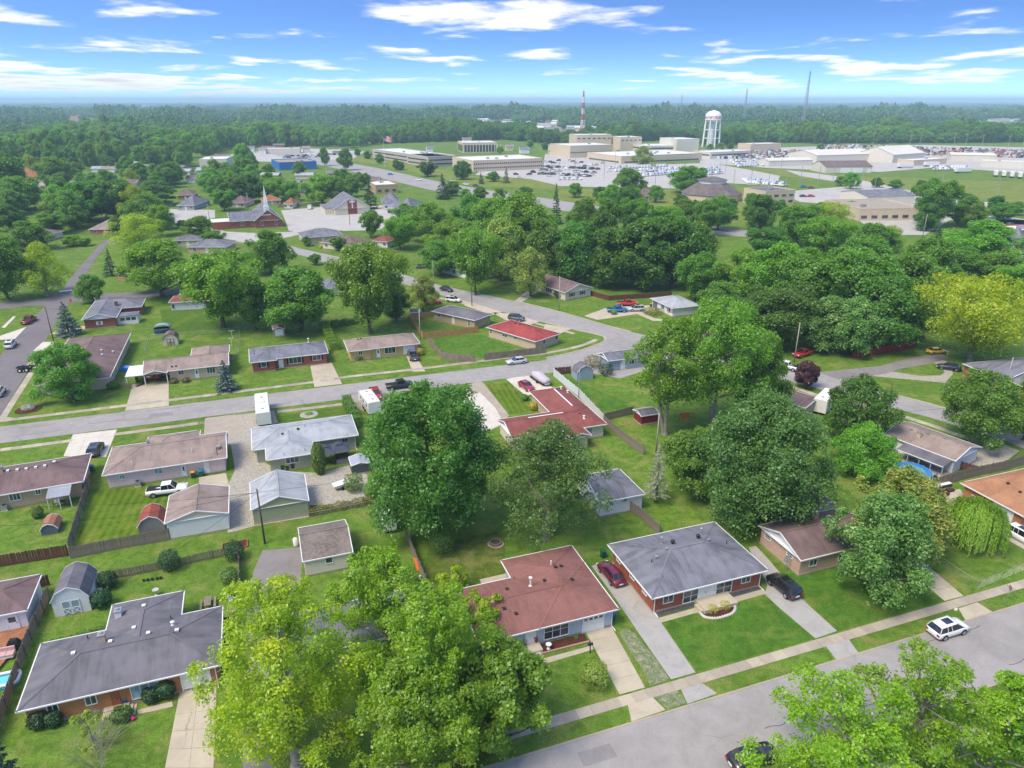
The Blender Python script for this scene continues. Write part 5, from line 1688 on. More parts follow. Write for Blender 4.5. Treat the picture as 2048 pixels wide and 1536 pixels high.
h.pipes([(1303, 1125), (1453, 1088)], .5, .05, DARKMETAL)
h.pwin('f', (1328, 1190), (1345, 1202), 2)
h.pwin('f', (1368, 1183), (1395, 1199), 2, 2)
h.pdoor('f', (1398, 1174), (1411, 1195))
h.pdoor('f', (1415, 1170), (1429, 1191))
h.pwin('f', (1434, 1166), (1461, 1182), 2, 2)
h.pwin('f', (1484, 1154), (1499, 1162), 2)
for t in (.15, .5, .8):
 L = h.side('l')[3]
 h.window('l', L * t - .5, L * t + .5, 1.3, 2.1)
h.spouts([('f', .1), ('f', h.side('f')[3] - .1)])
p0, p1 = h.loc(1390, 1207, 0), h.loc(1450, 1191, 0)
h.slab('porch', p0[0], -1.6, p1[0] + .3, .59, .5)
h.slab('step', p0[0] - .4, -1.3, p0[0] - .001, .0, .3)
H4 = h
h = House('ranch_house', 'pink brick gable-roofed house with white pediment behind the silver maple', (1604.5, 1123.9), (1760, 1083), (1517, 1050.6), ROOF_BROWN, BR_PINK, pitch=0.36, ax='x', e0='g', e1='g', ovh=0.4, gable=WHITEW, angle=GA)
h.finish()
h.chimney((1630, 1037), BR_PINK, .6, .5, .8)
h.pwin('l', (1531, 1066), (1541, 1081), 1, 2)
h.pwin('l', (1575, 1101), (1585, 1117), 1, 2)
h.pwin('f', (1620, 1121), (1632, 1129), 2)
h.window('f', 6, 7.6, .9, 2.0)
h.door('f', 9, 9.9)
h = House('ranch_house', 'orange brick house with rust orange hip roof at the right edge', (1918, 966), (2047.7, 1033), (2100, 930), ROOF_RUST, BR_ORANGE, pitch=0.3, angle=GA - 90)
h.finish()
h.pwin('f', (1944, 990), (1954, 1002), 1, 2)
h.pwin('f', (1989, 1014), (1999, 1026), 1, 2)
h.vents([(2016, 968), (2040, 985)], 'dark', .2)
h.garage('f', h.side('f')[3] - 4, h.side('f')[3] - 1.2)
H6 = h
h = House('garage', 'white walled garage with brown hip roof beside the wooden deck', (-75, 1246), (54, 1220.7), (86.7, 1147), ROOF_BROWN, WHITEW, pitch=0.3, ovh=0.35)
h.finish()
h.door('f', h.side('f')[3] - 1.9, h.side('f')[3] - .9, mat=WHITE, panes=True)
gambrel_shed('barn_shed', 'white barn-shaped shed with charcoal gambrel roof and blue-grey double doors', (111, 1235), (184, 1221), 4.9, 2.25, ROOF_DARK, WHITEW, DOOR_BLUE)
# ---- houses backing on to the near block
h = House('ranch_house', 'tan house with purple-brown roof and metal patio cover at the left edge', (-75, 1003), (167, 962.6), (186, 906), ROOF_BROWN, BR_TAN, pitch=0.3)
h.finish()
h.vents([(16, 943), (35, 941), (53, 939), (72, 936), (90, 933), (109, 926)], 'white', .25)
h.pipes([(62, 972), (153, 951)], .6, .06, STEEL)
h.chimney((2, 945), BR_PINK, .7, .7, .9)
h.pwin('f', (17, 988), (42, 998), 3)
h.pwin('f', (70, 980), (82, 987), 2)
h.window('r', 1.5, 2.6, 1.1, 2.0)
p0 = h.loc(88, 1003, 2.2)
p1 = h.loc(143, 975, 2.2)
mb = MB()
mb.face([(p0[0], -2.6, 2.05), (p1[0], -2.6, 2.05), (p1[0], .3, 2.5), (p0[0], .3, 2.5)]).face([(p0[0], -2.6, 2.0), (p0[0], .3, 2.45), (p1[0], .3, 2.45), (p1[0], -2.6, 2.0)])
cv = mb.build('patio_cover', STEEL, h.root)
for q in (p0[0] + .1, (p0[0] + p1[0]) / 2, p1[0] - .1):
 MB().box(q - .05, -2.5, 0, q + .05, -2.4, 2.0).build('post', WHITE, cv)
h = House('ranch_house', 'pale pink house with tan roof and two back doors', (204, 950), (454, 915), (225, 894), ROOF_TAN, SD_PINK, pitch=0.34, e1='g', angle=GA)
a, b = h.loc(262, 905), h.loc(400, 868)
h.block(a[0] + 2, h.D * .5, b[0], h.D + 2.2, 'x', 'h', 'h')
h.finish()
h.pipes([(384, 904), (264, 930)], .7, .06, WHITE)
h.pipes([(435, 910)], 1.3, .05, DARKMETAL)
x, y, z = h.on_roof(437, 897)
MB().box(x - .25, y - .3, z + .1, x + .25, y + .3, z + .5).build('swamp_cooler', STEEL, h.root)
h.chimney((297, 888), STEEL, .4, .4, .5)
h.pwin('f', (239, 951), (250, 957), 2, glass=GLASS_BLUE)
h.pwin('f', (308, 937), (325, 946), 2, glass=GLASS_BLUE)
h.pdoor('f', (362, 930), (373, 948), panes=True)
h.pdoor('f', (408, 924), (419, 942))
HP = h
h = House('ranch_house', 'sage green house with pale grey hip roof and rear wing beside the gravel yard', (503.7, 902), (717, 870), (502, 856), ROOF_LIGHT, SD_SAGE, pitch=0.3, angle=GA)
a, b = h.loc(532, 921), h.loc(630, 905.5)
h.block(a[0], a[1], b[0], h.D * .5, 'y', 'h', 'n')
h.finish()
h.vents([(596, 859), (565, 869)], 'dark', .25)
h.pipes([(610, 854), (610, 901), (568, 911)], .5, .06, STEEL)
h.pwin('f', (571, 915), (598, 923), 3, k=1)
h.window('f', h.side('f')[3] - 2.2, h.side('f')[3] - 1.3, 1.2, 2.1)
h.spouts([('f', h.side('f')[3] - .1), ('f', .1)])
HS = h
def gable_garage(name, label, A, B, back, roof, wall, eave=2.4, pitch=.3, ovh=.2, **kw):
 g = House(name, label, A, B, back, roof, wall, eave, pitch, 'y', 'g', 'g', ovh, cat='garage', **kw)
 return g.finish()
gable_garage('garage', 'white gable-roofed garage with brown shingles behind the pink house', (327, 1054), (457, 1026), (456, 973), ROOF_TAN, WHITEW, 2.7, angle=GA, gable=SD_CREAM)
gable_garage('garage', 'sage green garage with pale metal gable roof behind the utility pole', (501, 1020.6), (618, 1001), (611, 948), ROOF_LIGHT, SD_SAGE, 2.5, .38, angle=GA)
g = House('garage', 'cream block garage with pebble grey shingle roof above the patchy drive', (605, 1124), (706, 1104), (595, 1056), ROOF_PEBBLE, CREAM, 2.4, .36, 'x', 'g', 'g', .2, angle=GA, cat='garage').finish()
g.pwin('f', (651, 1116), (665, 1124), 1)
g = House('garage', 'white garage with slate grey roof beside the weathered fence end', (1196, 1002), (1291, 988), (1238, 937), ROOF_GREY, WHITEW, 2.6, .34, 'x', 'g', 'h', .3, angle=GA, cat='garage').finish()
g.pwin('f', (1243, 995), (1254, 1003), 1, glass=GLASS_BLUE)
gambrel_shed('barn_shed', 'grey shingled shed with rusty red gambrel roof next to the white garage', (280, 1073), (331, 1064), 3.4, 1.6, plain('roof_rust_red', S(156, 84, 64), .25), SD_GREY, None, GA)
gambrel_shed('barn_shed', 'small blue-grey shed with peeling brown gambrel roof by the patio cover', (84, 1072), (118, 1066), 2.6, 1.0, plain('roof_peeling_brown', S(168, 116, 88), .3), plain('board_blue_grey', S(104, 116, 126), .25), None, GA, .9)
g = House('metal_shed', 'low dark grey metal shed with pale roof beside the big dark maple', (702, 931), (740, 926), (731, 909), plain('roof_pale_metal', S(170, 176, 186), .08), plain('wall_dark_metal', S(84, 88, 94), .1), 1.7, .25, 'y', 'g', 'g', .04, angle=GA, cat='shed', trim=WHITE).finish()
h = House('ranch_house', 'cream house with maroon T-shaped roof and screened porch beside the white vinyl fence', (1006, 855), (1215, 848), (1140, 826), ROOF_MAROON, SD_CREAM, pitch=0.34, angle=GA, e0='g', ovh=.5)
h.D = 8.2
h.blocks[0] = (0, 0, h.W, h.D, h.eave, h.pitch, 'x', 'g', 'h')
a, b = h.loc(1059, 784), h.loc(1129.6, 772.7)
h.block(h.W - (b[0] - a[0]), h.D * .4, h.W - .03, b[1], 'y', 'n', 'h', wall=BR_PINK)
c, d = h.loc(1140, 876), h.loc(1186, 873)
h.block(c[0], -3.2, d[0], h.D * .45, 'y', 'g', 'n')
h.finish()
h.pipes([(1168, 836), (1122, 778), (1135, 785)], .35, .1, WHITE, True)
h.window('f', h.side('f')[3] - 3.1, h.side('f')[3] - 2.2, 1.0, 2.1, 1, 2, glass=GLASS_BLUE)
h.window('f', 3, 4.4, 1.0, 2.1)
k = h.blocks[2]
mbp = MB()
rid = h.blocks[1]
xm = (rid[0] + rid[2]) / 2
zr = rid[4] + rid[5] * (rid[2] - rid[0]) / 2
MB().box(xm - .12, h.D * .8, zr + .03, xm + .12, rid[3] - 3.6, zr + .1).build('ridge_vent', WHITE, h.root)
zr = h.eave + h.pitch * h.D / 2
MB().box(h.W * .25, h.D / 2 - .12, zr + .03, h.W * .62, h.D / 2 + .12, zr + .1).build('ridge_vent', WHITE, h.root)
gambrel_shed('barn_shed', 'pale blue barn-shaped shed with dark gambrel roof inside the white vinyl fence', (1154, 762), (1185, 757), 2.9, 1.9, ROOF_DARK, SD_SKY, None, GA, .9)
g = House('shed', 'barn red shed with dark roof under the tall pale-barked trees', (1283, 833), (1319, 827), (1312, 812), ROOF_DARK, plain('barn_red', S(140, 40, 40)), 1.9, .3, 'x', 'g', 'g', .2, angle=GA, cat='shed').finish()
h = House('ranch_house', 'light blue house with grey roof behind the tall trees at the corner', (1228, 731), (1330, 708), (1248, 700), ROOF_GREY, SD_SKY, angle=GA, pitch=.35, e0='g').finish()
h.pwin('f', (1243, 734), (1251, 741), 1)
h.window('f', 5, 6.2, 1, 2)
h.door('f', 3, 3.9)
h = House('ranch_house', 'white house with tan gable roof and dark-roofed back porch by the blue pool', (1768, 868), (1912, 922), (1935, 884), ROOF_TAN, WHITEW, 2.6, .3, 'x', 'g', 'g', .35)
h.finish()
h.chimney((1838, 874), BR_CREAM, .6, .6, .8)
h.vents([(1789, 851), (1823, 860), (1855, 867), (1889, 877)], 'grey', .2)
h.pipes([(1788, 880)], .6, .05, DARKMETAL)
L = h.side('f')[3]
x0, x1 = h.wpx('f', 1815, 897)[0], L + .2
mb = MB()
mb.face([(x0, -2.6, 2.1), (x1, -2.6, 2.1), (x1, .2, 2.55), (x0, .2, 2.55)]).face([(x0, -2.6, 2.04), (x0, .2, 2.49), (x1, .2, 2.49), (x1, -2.6, 2.04)])
pr = mb.build('porch_roof', ROOF_DARK, h.root)
MB().bar((x0, -2.62, 2.05), (x1, -2.62, 2.05), .06, .14).build('fascia', WHITE, pr)
for q in np.linspace(x0 + .1, x1 - .1, 5):
 MB().box(q - .06, -2.5, 0, q + .06, -2.38, 2.05).build('post', SD_SKY, pr)
h.slab('porch', x0, -2.6, x1, .34, .12)
h.window('f', x0 + 1, x0 + 2.2, 1, 2)
h.door('f', x0 + 3, x0 + 4, panes=True)
HW = h
h = House('garage', 'white garage with brown roof half hidden under the broad dark tree', (1545, 985), (1600, 1022), (1640, 985), ROOF_BROWN, WHITEW, 2.4, .3, 'x', 'g', 'g', .3, cat='garage', angle=GA - 90).finish()
h = House('garage', 'low garage with ribbed brown roof beside the white camper', (1560, 800), (1612, 816), (1630, 793), ROOF_BROWN, SD_TAN, 2.4, .15, 'x', 'g', 'g', .3, cat='garage').finish()
h = House('ranch_house', 'red brick house with slate roof behind the golden tree at the right edge', (1925, 727), (2010, 762), (2010, 690), ROOF_GREY, BR_RED, 2.7, .35, 'x', 'h', 'g', .4).finish()
h.window('f', 3, 4.2, 1, 2)
h.window('f', 7, 8.2, 1, 2)
h = House('ranch_house', 'red brick wing house end showing at the right edge under the trees', (1985, 745), (2080, 790), (2075, 722), ROOF_GREY, BR_RED, 2.7, .35, 'x', 'h', 'g', .4).finish()
# ---- houses north of the middle street
def mid_house(label, A, B, C, roof, wall, name='ranch_house', eave=2.6, pitch=.33, wins=2, door=True, vents=2, **kw):
 h = House(name, label, A, B, C, roof, wall, eave, pitch, **kw)
 return h
def simple_front(h, wins=2, door=True, s='f'):
 L = h.side(s)[3]
 n = wins + (1 if door else 0)
 for i in range(n):
  c = L * (i + .5) / n
  if door and i == n // 2:
   h.door(s, c - .45, c + .45)
  else:
   h.window(s, c - .6, c + .6, .95, 2.0)
h = mid_house('tan walled house with long streaked purple-brown roof behind the round tree on the corner', (138.4, 676.5), (219.7, 754.8), (272.5, 664.7), ROOF_BROWN, SD_TAN, angle=GA, ax='y', pitch=.28).finish()
h.window('r', 4, 5.4, .9, 2.0)
h.door('r', 10, 10.9)
h.window('r', 15, 16.2, .9, 2.0)
h.vents([(203, 701), (226, 704), (204, 710)], 'white', .25)
h.chimney((190, 671), STEEL, .5, .5, .5)
h = mid_house('tan brick house with open carport and blue spruce at its corner', (285.4, 746.8), (458, 729), (459, 705), ROOF_TAN, BR_CREAM, angle=GA, D=8.4, e0='g', e1='g', pitch=.34, ovh=.45)
a, b = h.loc(383.5, 700), h.loc(459.7, 693)
h.block(a[0], h.D * .5, h.W - .05, h.D + 6, 'y', 'n', 'h')
c = h.loc(335, 742)
h.block(0.05, -.9, c[0], h.D * .4, 'y', 'g', 'n', pitch=.3)
h.wallbox[0] = (c[0] + .2, h.ovh, h.W - h.ovh, h.D - h.ovh)
h.wallbox[2] = (.5, h.D * .6, c[0] + .19, h.D - h.ovh - .1)
h.finish()
for q in (.3, c[0] - .2):
 MB().box(q - .07, -.75, 0, q + .07, -.6, 2.56).build('post', WHITE, h.root)
MB().box(-3.3, -.2, 2.3, -.1, 6.5, 2.42).build('carport_roof', WHITE, h.root)
for yy in (.1, 6.2):
 MB().box(-3.2, yy - .06, 0, -3.08, yy + .06, 2.3).build('post', WHITE, h.root)
def fwin(h, P, Q, cols=2, **kw):
 return h.pwin('f', P, Q, cols, **kw)
fwin(h, (356, 741), (368, 748))
h.pdoor('f', (389, 738), (398, 753), panes=True)
fwin(h, (413, 735), (431, 745), 3)
h.chimney((361, 704), BR_CREAM, .7, .5, .8)
h.pipes([(382, 703), (339, 709)], .4, .07, WHITE)
h.vents([(344, 734), (352, 733)], 'dark', .2)
h = mid_house('red brick house with grey roof, white picture window and black shutters', (497.6, 696.5), (657, 706), (650, 681.6), ROOF_GREY, BR_RED, angle=GA, pitch=.3)
a, b = h.loc(497.6, 726), h.loc(554, 721.5)
h.block(0.02, a[1], b[0], h.D * .5, 'y', 'h', 'n')
h.finish()
SH = plain('black_shutter', (.02, .022, .026, 1))
h.pwin('f', (577, 714), (603, 725), 3, shut=SH)
h.pwin('f', (625, 711), (642, 719), 2, shut=SH)
h.pwin('f', (522, 725), (533, 733), 1, k=1, shut=SH)
h.pdoor('f', (557, 718), (567, 734))
h.pipes([(617, 684)], .9, .1, WHITE, True)
h.pipes([(508, 704), (509, 709)], .4, .05, DARKMETAL)
h = mid_house('yellow brick house with tan hip roof and one-car garage', (686, 678), (841, 687), (826, 665.3), ROOF_TAN, BR_YELLOW, angle=GA, pitch=.3)
a, b = h.loc(699, 703), h.loc(745, 697.4)
h.block(a[0] - .3, a[1], b[0], h.D * .5, 'y', 'h', 'n')
h.finish()
h.pwin('f', (769, 694), (791, 705), 3)
h.pwin('f', (717, 703), (725, 709), 2, k=1)
h.pdoor('f', (753, 698), (760, 713), panes=True)
h.pgarage('f', (807, 692), (829, 708))
h.vents([(716, 679), (722, 678)], 'dark', .2)
h = mid_house('tan brick house with charcoal hip roof on the diagonal street', (862.5, 622), (950, 641), (996, 630), ROOF_DARK, BR_TAN, pitch=.3).finish()
h.block
h.pdoor('f', (905, 640), (909, 651))
h.pwin('f', (936, 640), (940, 652), 1, 2)
h.chimney((955, 618), BR_PINK, .9, .7, .8)
h.window('f', 1.2, 2.2, 1.2, 2.1)
h = mid_house('cream brick corner house with bright red hip roof behind the grey fence', (972, 654), (1071.5, 683.6), (1119, 666), ROOF_SCARLET, BR_CREAM, pitch=.3).finish()
h.pwin('f', (980, 659), (984, 667), 1, 2)
h.pwin('f', (1005, 667), (1014, 675), 2)
h.pwin('f', (1027, 673), (1034, 678), 2)
h.window('r', 2.5, 3.5, 1.2, 2.1, 1)
h.window('r', 7, 8, 1.2, 2.1, 1)
h.chimney((1069, 648), BR_CREAM, 1.6, .7, 1.0)
h.vents([(1031, 647), (1040, 649), (1049, 651), (1057, 653)], 'dark', .2)
h = mid_house('cream house with brown gable roof and clipped shrubs, in front of the dark wood', (1066.6, 564), (1130, 585.5), (1172, 571), ROOF_BROWN, SD_CREAM, pitch=.36, e0='g', e1='g')
h.finish()
h.garage('f', .6, 3.2)
h.window('f', 5.5, 8.5, .9, 2.1, 3)
h.window('f', 10.5, 11.5, 1, 2, 1, shut=SH)
h.window('r', 2, 3, 1, 2, 1, shut=SH)
h.window('r', 6, 7, 1, 2, 1, shut=SH)
h = mid_house('white house with light grey roof and flower bed beside three parked vehicles', (1300, 596), (1345, 617), (1372, 598), ROOF_LIGHT, WHITEW, pitch=.33).finish()
h.garage('f', .5, 3.0, mat=plain('door_grey', S(120, 122, 126)))
h.window('f', 5, 6.4, .9, 2.1)
h.window('f', 8, 9, .9, 2.1)
h = mid_house('white house with brown hip roof at the wood edge beyond the diagonal street', (857, 525), (950, 548), (975, 531), ROOF_BROWN, WHITEW, pitch=.3).finish()
h.window('f', 3.5, 6.5, .9, 2.1, 3)
h.door('f', 8, 8.9)
h.window('f', 12, 13.4, .9, 2.1)
h = mid_house('white walled house with rusty brown roof behind the pale-trunked tree', (336, 605.4), (458, 599), (452, 586), ROOF_MAROON, WHITEW, pitch=.33).finish()
h.pwin('f', (343, 609), (350, 617), 1, 2)
h.pwin('f', (432, 601), (438, 608), 1, 2)
h.chimney((369, 587), BR_RED, .6, .6, .8)
h = mid_house('red brick house with grey roof, white front gable and red chimney by the left street', (162.6, 640), (233, 634.7), (240, 597), ROOF_GREY, BR_RED, angle=GA, ax='y', e0='g', e1='h', pitch=.34, gable=WHITEW)
a = h.loc(291, 597)
h.block(h.W * .5, h.D * .45, a[0], a[1] + .5, 'x', 'n', 'h')
h.finish()
h.pwin('f', (196, 643), (202, 649), 1, 2, shut=WHITE)
h.chimney((233, 611), BR_DARKRED, .7, .7, 1.2)
L = h.W
MB().box(L + .02 - .5, 2.0, 0, L + 4.6, 5.4, 2.2).build('sunroom', WHITEW, h.root)
MB().box(L - .6, 1.8, 2.2, L + 4.8, 5.8, 2.32).build('sunroom_roof', ROOF_GREY, h.root)
for q in (.4, 1.7, 3.0):
 MB().box(L + q, 1.985, 1.0, L + q + 1.1, 1.999, 1.8).build('pane', GLASS, h.root)
for lab, A, B, C, rf, wl in (
 ('house with grey hip roof left of the red brick church street, partly behind trees', (372, 494), (452, 494), (440, 483), ROOF_GREY, BR_PINK),
 ('house with dark slate roof between the lime tree and the church street', (345, 481), (402, 480), (398, 473), ROOF_DARK, SD_TAN),
 ('cream house with grey hip roofs beside the church car park', (604, 476), (687, 470), (680, 460), ROOF_GREY, BR_CREAM),
 ('cream house with brown hip roof and yellow shrub on the diagonal street', (638, 484), (706, 491), (710, 477), ROOF_BROWN, SD_CREAM),
 ('white house with maroon roof showing left of the wood, near the diagonal street', (738, 481), (775, 484), (778, 474), ROOF_MAROON, WHITEW),
 ('white house with slate roof behind the tall fresh green tree', (650, 578), (700, 572), (692, 556), ROOF_GREY, WHITEW),
 ('orange brick house end beside the columnar conifer on the left street', (228, 545), (275, 548), (268, 533), ROOF_TAN, BR_ORANGE),
 ('brick house with grey roof at the top of the left street', (176, 459), (240, 458), (232, 445), ROOF_TAN, BR_ORANGE),
 ('long pale shed with brown roof at the far left', (10, 473), (80, 474), (76, 461), ROOF_BROWN, SD_CREAM),
 ('white walled house showing through the trees at the left edge', (5, 520), (60, 512), (56, 500), ROOF_TAN, WHITEW),
 ('orange walled house far up the left side', (70, 353), (92, 351), (90, 343), ROOF_OCHRE, BR_ORANGE),
 ('brick house with tan roof behind the long brown trees', (352, 391), (388, 390), (386, 384), ROOF_BROWN, BR_ORANGE),
 ('pale teal house with grey gable roof on the church street', (352, 411), (388, 411), (386, 400), ROOF_GREY, plain('wall_teal', S(168, 190, 188))),
 ('tan roofed house behind the church trees', (455, 406), (490, 406), (489, 398), ROOF_BROWN, SD_TAN),
 ('house with rust orange roof behind the church steeple', (525, 402), (563, 400), (561, 394), ROOF_OCHRE, BR_CREAM),
 ('small white shed with orange roof behind the church lot fence', (565, 408), (586, 408), (585, 401), ROOF_OCHRE, WHITEW),
 ('white house with charcoal roof beside the second church', (765, 410), (802, 409), (798, 396), ROOF_GREY, WHITEW),
 ('house with blue-grey roof right of the second church', (785, 416), (822, 417), (820, 405), ROOF_GREY, SD_SKY),
 ('low tan house with brown roof in the trees left of the pyramid church', (1288, 392), (1330, 390), (1328, 378), ROOF_BROWN, SD_CREAM),
 ('house with grey roof deep in the right-hand wood', (2005, 486), (2048, 490), (2045, 470), ROOF_GREY, BR_RED),
):
 h = House('far_house', lab, A, B, C, rf, wl, 2.6, .36)
 h.finish()
 simple_front(h, 2)
gambrel_shed('barn_shed', 'cream barn-shaped shed with brown gambrel roof inside the chain link yard', (328, 692), (357, 689), 3.0, 1.75, ROOF_BROWN, SD_CREAM, SD_CREAM, GA, .95, trim=PLANK_BROWN)
g = House('shed', 'small grey shed with roll-up white door on the lawn behind the brick house', (545, 659), (570, 657), (563, 645), ROOF_BROWN, SD_GREY, 1.9, .4, 'y', 'g', 'g', .12, angle=GA, cat='shed').finish()
g.garage('f', .5, g.side('f')[3] - .5, z1=1.7)
g = House('shed', 'new pine shed at the corner of the tan board fence', (820, 625), (840, 624), (838, 618), ROOF_DARK, PLANK_TAN, 2.2, .35, 'x', 'g', 'g', .15, cat='shed').finish()
# ---- churches
h = House('brick_church', 'red brick church with blue-grey roof and white steeple on the far lot', (508, 442.5), (565, 439), (545, 409), ROOF_GREY, BR_RED, 3.4, .75, 'y', 'g', 'g', .5, cat='church')
h.D = 26
h.blocks[0] = (0, 0, h.W, h.D, h.eave, .75, 'y', 'g', 'g')
a = h.loc(456, 438)
h.block(a[0], 3.0, h.W * .5, 15.5, 'x', 'g', 'n', pitch=.55)
h.finish()
for q in (.2, .75):
 L = h.side('f')[3]
 h.window('f', L * q, L * q + 1.1, 1.2, 2.9)
MB().box(h.W * .3, .49, 5.6, h.W * .62, .5, 6.2).build('name_board', CREAM, h.root)
MB().box(a[0] - 7.5, 4, 0, a[0] + .4, 14, 3.3).build('annex', BR_RED, h.root)
MB().box(a[0] - 7.6, 3.9, 3.3, a[0] + .45, 14.1, 3.5).build('annex_roof', MEMBRANE, h.root)
for q in (4.5, 9, 13):
 h.window('f', q, q + 1.3, 1.2, 2.6, k=1)
h.door('f', 15.6, 17.2, k=1, mat=plain('door_crimson', S(150, 36, 50)), z1=2.6)
zt = h.eave + .75 * h.W / 2
st = MB().box(h.W / 2 - 1.1, 1.5, zt - 1.2, h.W / 2 + 1.1, 3.7, zt + 1.6).box(h.W / 2 - .8, 1.8, zt + 1.6, h.W / 2 + .8, 3.4, zt + 3.6)
st.rings([[(h.W / 2 + s * .75 * a_, 2.6 + s * .75 * b_, zt + 3.6 + (1 - s) * 7.5) for a_, b_ in ((-1, -1), (1, -1), (1, 1), (-1, 1))] for s in (1, .04)])
st.build('steeple', WHITE, h.root)
CHURCH = h
h = House('gabled_church', 'cream church with grey gable roof and a white cross on a brick panel', (668, 418), (742, 414), (720, 400), ROOF_GREY, SD_CREAM, 3.2, .62, 'y', 'g', 'g', .5, cat='church', D=24).finish()
zt = h.eave + .62 * h.W / 2
MB().box(h.W / 2 - 2.4, .42, 0, h.W / 2 + 2.4, .49, zt - 2.2).build('brick_panel', BR_DARKRED, h.root)
MB().box(h.W / 2 - .25, .34, 3, h.W / 2 + .25, .41, 8.2).box(h.W / 2 - 1.5, .345, 6, h.W / 2 - .251, .405, 6.6).box(h.W / 2 + .251, .345, 6, h.W / 2 + 1.5, .405, 6.6).build('cross', WHITE, h.root)
MB().box(-4, 4, 0, .4, 20, 3.2).build('side_aisle', SD_CREAM, h.root)
MB().box(-4.3, 3.8, 3.2, .3, 20.2, 3.4).build('aisle_roof', ROOF_GREY, h.root)
# ---- vehicles
def car_c(kind, px, deg, colr, label, **kw):
 x, y = G(*px)
 return car_at(kind, x, y, math.radians(deg), colr, label, **kw)
car_c('sedan', (1222, 1154), 112, 'maroon', 'dark maroon sedan parked beside the brick duplex')
car_c('suv', (1566, 1180), 112, 'black', 'black SUV parked on the drive right of the brick duplex')
car_c('suv', (1893, 1266), GA, 'white', 'white SUV with dark sunroof parked on the near street', z=.04)
car_c('sedan', (1505, 1522), GA, 'black', 'black sedan half under the tree at the bottom edge', z=.04)
car_c('suv', (2046, 1082), -70, 'white', 'white car cut off by the right edge beside the rust-roofed house')
car_c('sedan', (1816, 1052), 110, 'white', 'white car glimpsed through the silver maple on the concrete drive')
car_c('suv', (193, 905), 105, 'slate', 'dark slate SUV on the wide concrete drive at the left')
car_c('pickup', (336, 987), GA - 4, 'white', 'white pickup truck behind the brown-roofed white garage')
car_c('pickup', (751, 794), -72, 'red', 'bright red pickup truck nosed in beside the white camper')
car_c('pickup', (800, 776), GA, 'black', 'black pickup truck in the street half behind the big dark maple', z=.04)
car_c('sedan', (1033, 727), GA + 180, 'silver', 'silver sedan driving along the middle street', z=.04)
car_c('pickup', (826, 716), 107, 'grey', 'dark grey pickup truck on the drive of the yellow brick house')
car_c('sedan', (1053, 777), -62, 'cherry', 'cherry red sedan beside the tarp-covered boat')
car_c('suv', (1223, 718), 30, 'black', 'black SUV behind the shrubs near the street junction')
car_c('sedan', (893, 582), -42, 'black', 'black sedan driving on the diagonal street', z=.05)
car_c('pickup', (863, 609), 20, 'red', 'red pickup truck half hidden behind the olive tree')
car_c('suv', (907, 604), -20, 'white', 'white car behind the charcoal-roofed brick house', z=.06)
car_c('suv', (1033, 641), -25, 'grey', 'dark grey SUV on the drive behind the red-roofed house', z=.06)
car_c('pickup', (1234, 624), 5, 'blue', 'bright blue pickup truck in front of the white house with flower bed', z=.05)
car_c('pickup', (1254, 611), 5, 'red', 'red pickup truck behind the blue pickup')
car_c('suv', (1272, 622), 185, 'silver', 'silver SUV beside the blue pickup', z=.05)
car_c('sedan', (845, 536), 10, 'grey', 'grey sedan in front of the white house at the wood edge', z=.05)
car_c('pickup', (1572, 738), 140, 'white', 'white pickup truck parked beyond the purple plum tree', z=.05)
car_c('pickup', (1605, 712), 215, 'red', 'red pickup truck on the grass beside the pale pole')
car_c('sedan', (1897, 739), 150, 'black', 'black car on the gravel loop under the golden tree', z=.05)
car_c('sedan', (1872, 707), 10, 'yellow', 'yellow car behind the golden tree', z=.05)
car_c('suv', (22, 694), 112, 'white', 'white SUV parked on the left street', z=.05)
car_c('pickup', (59, 645), 100, 'cherry', 'dark red work truck carrying ladders on the left street', z=.05)
car_c('suv', (-2, 790), 112, 'white', 'white car cut off by the left edge on the left street', z=.05)
far_car('van', *G(620, 418), math.radians(100), 'white', 'white van alone in the church car park', None)
for k, (u, v, c) in enumerate(((2020, 452, 'black'), (2012, 458, 'slate'))):
 far_car('suv', *G(u, v), .4, c, ('black SUV by the brick shop at the right edge', 'slate car beside the black SUV by the brick shop')[k], None)
for k, (u, v, c) in enumerate(((905, 363, 'silver'), (781, 350, 'blue'), (838, 361, 'white'), (932, 370, 'white'), (952, 373, 'slate'))):
 far_car('sedan', *G(u, v), math.radians(-30), c, ('silver car', 'blue car', 'white car', 'white car nearer the wood', 'slate car')[k] + ' driving on the wide highway past the office campus', None)
rv((530, 855), (526, 813), 2.5, 3.0, 'white motorhome with roof hatch parked nose out by the gravel yard', 'motorhome', True)
rv((751, 832), (730, 803), 2.4, 2.9, 'white travel trailer beside the hedge and the red pickup', 'travel_trailer')
rv((1636, 830), (1661, 805), 2.5, 3.2, 'white camper behind the conical tree near the diagonal street', 'travel_trailer', tow=False)
rv((780, 1066), (774, 1038), 1.9, 2.4, 'small white enclosed trailer against the dark maple', 'cargo_trailer', L=4.2, tow=False)
a, b = np.array(G(1096, 774)), np.array(G(1064, 753))
L = float(np.linalg.norm(b - a))
r = empty('covered_boat', (*((a + b) / 2), .03), math.atan2(b[1] - a[1], b[0] - a[0]), 'boat under a pale lilac tarp on its trailer beside the red sedan', 'boat')
TARP = plain('lilac_tarp', S(206, 196, 204), .15, 2.0)
rg = []
for t, wv, hh in ((0, .5, 1.5), (.06, .95, 1.75), (.3, 1.1, 1.7), (.55, 1.12, 2.1), (.75, .95, 1.75), (.92, .5, 1.45), (1, .08, 1.3)):
 x = (t - .5) * L
 rg.append([(x, -wv, .75), (x, wv, .75), (x, wv * .98, hh * .72), (x, wv * .6, hh * .95), (x, 0, hh), (x, -wv * .6, hh * .95), (x, -wv * .98, hh * .72)])
MB().rings(rg).build('tarp', TARP, r, True)
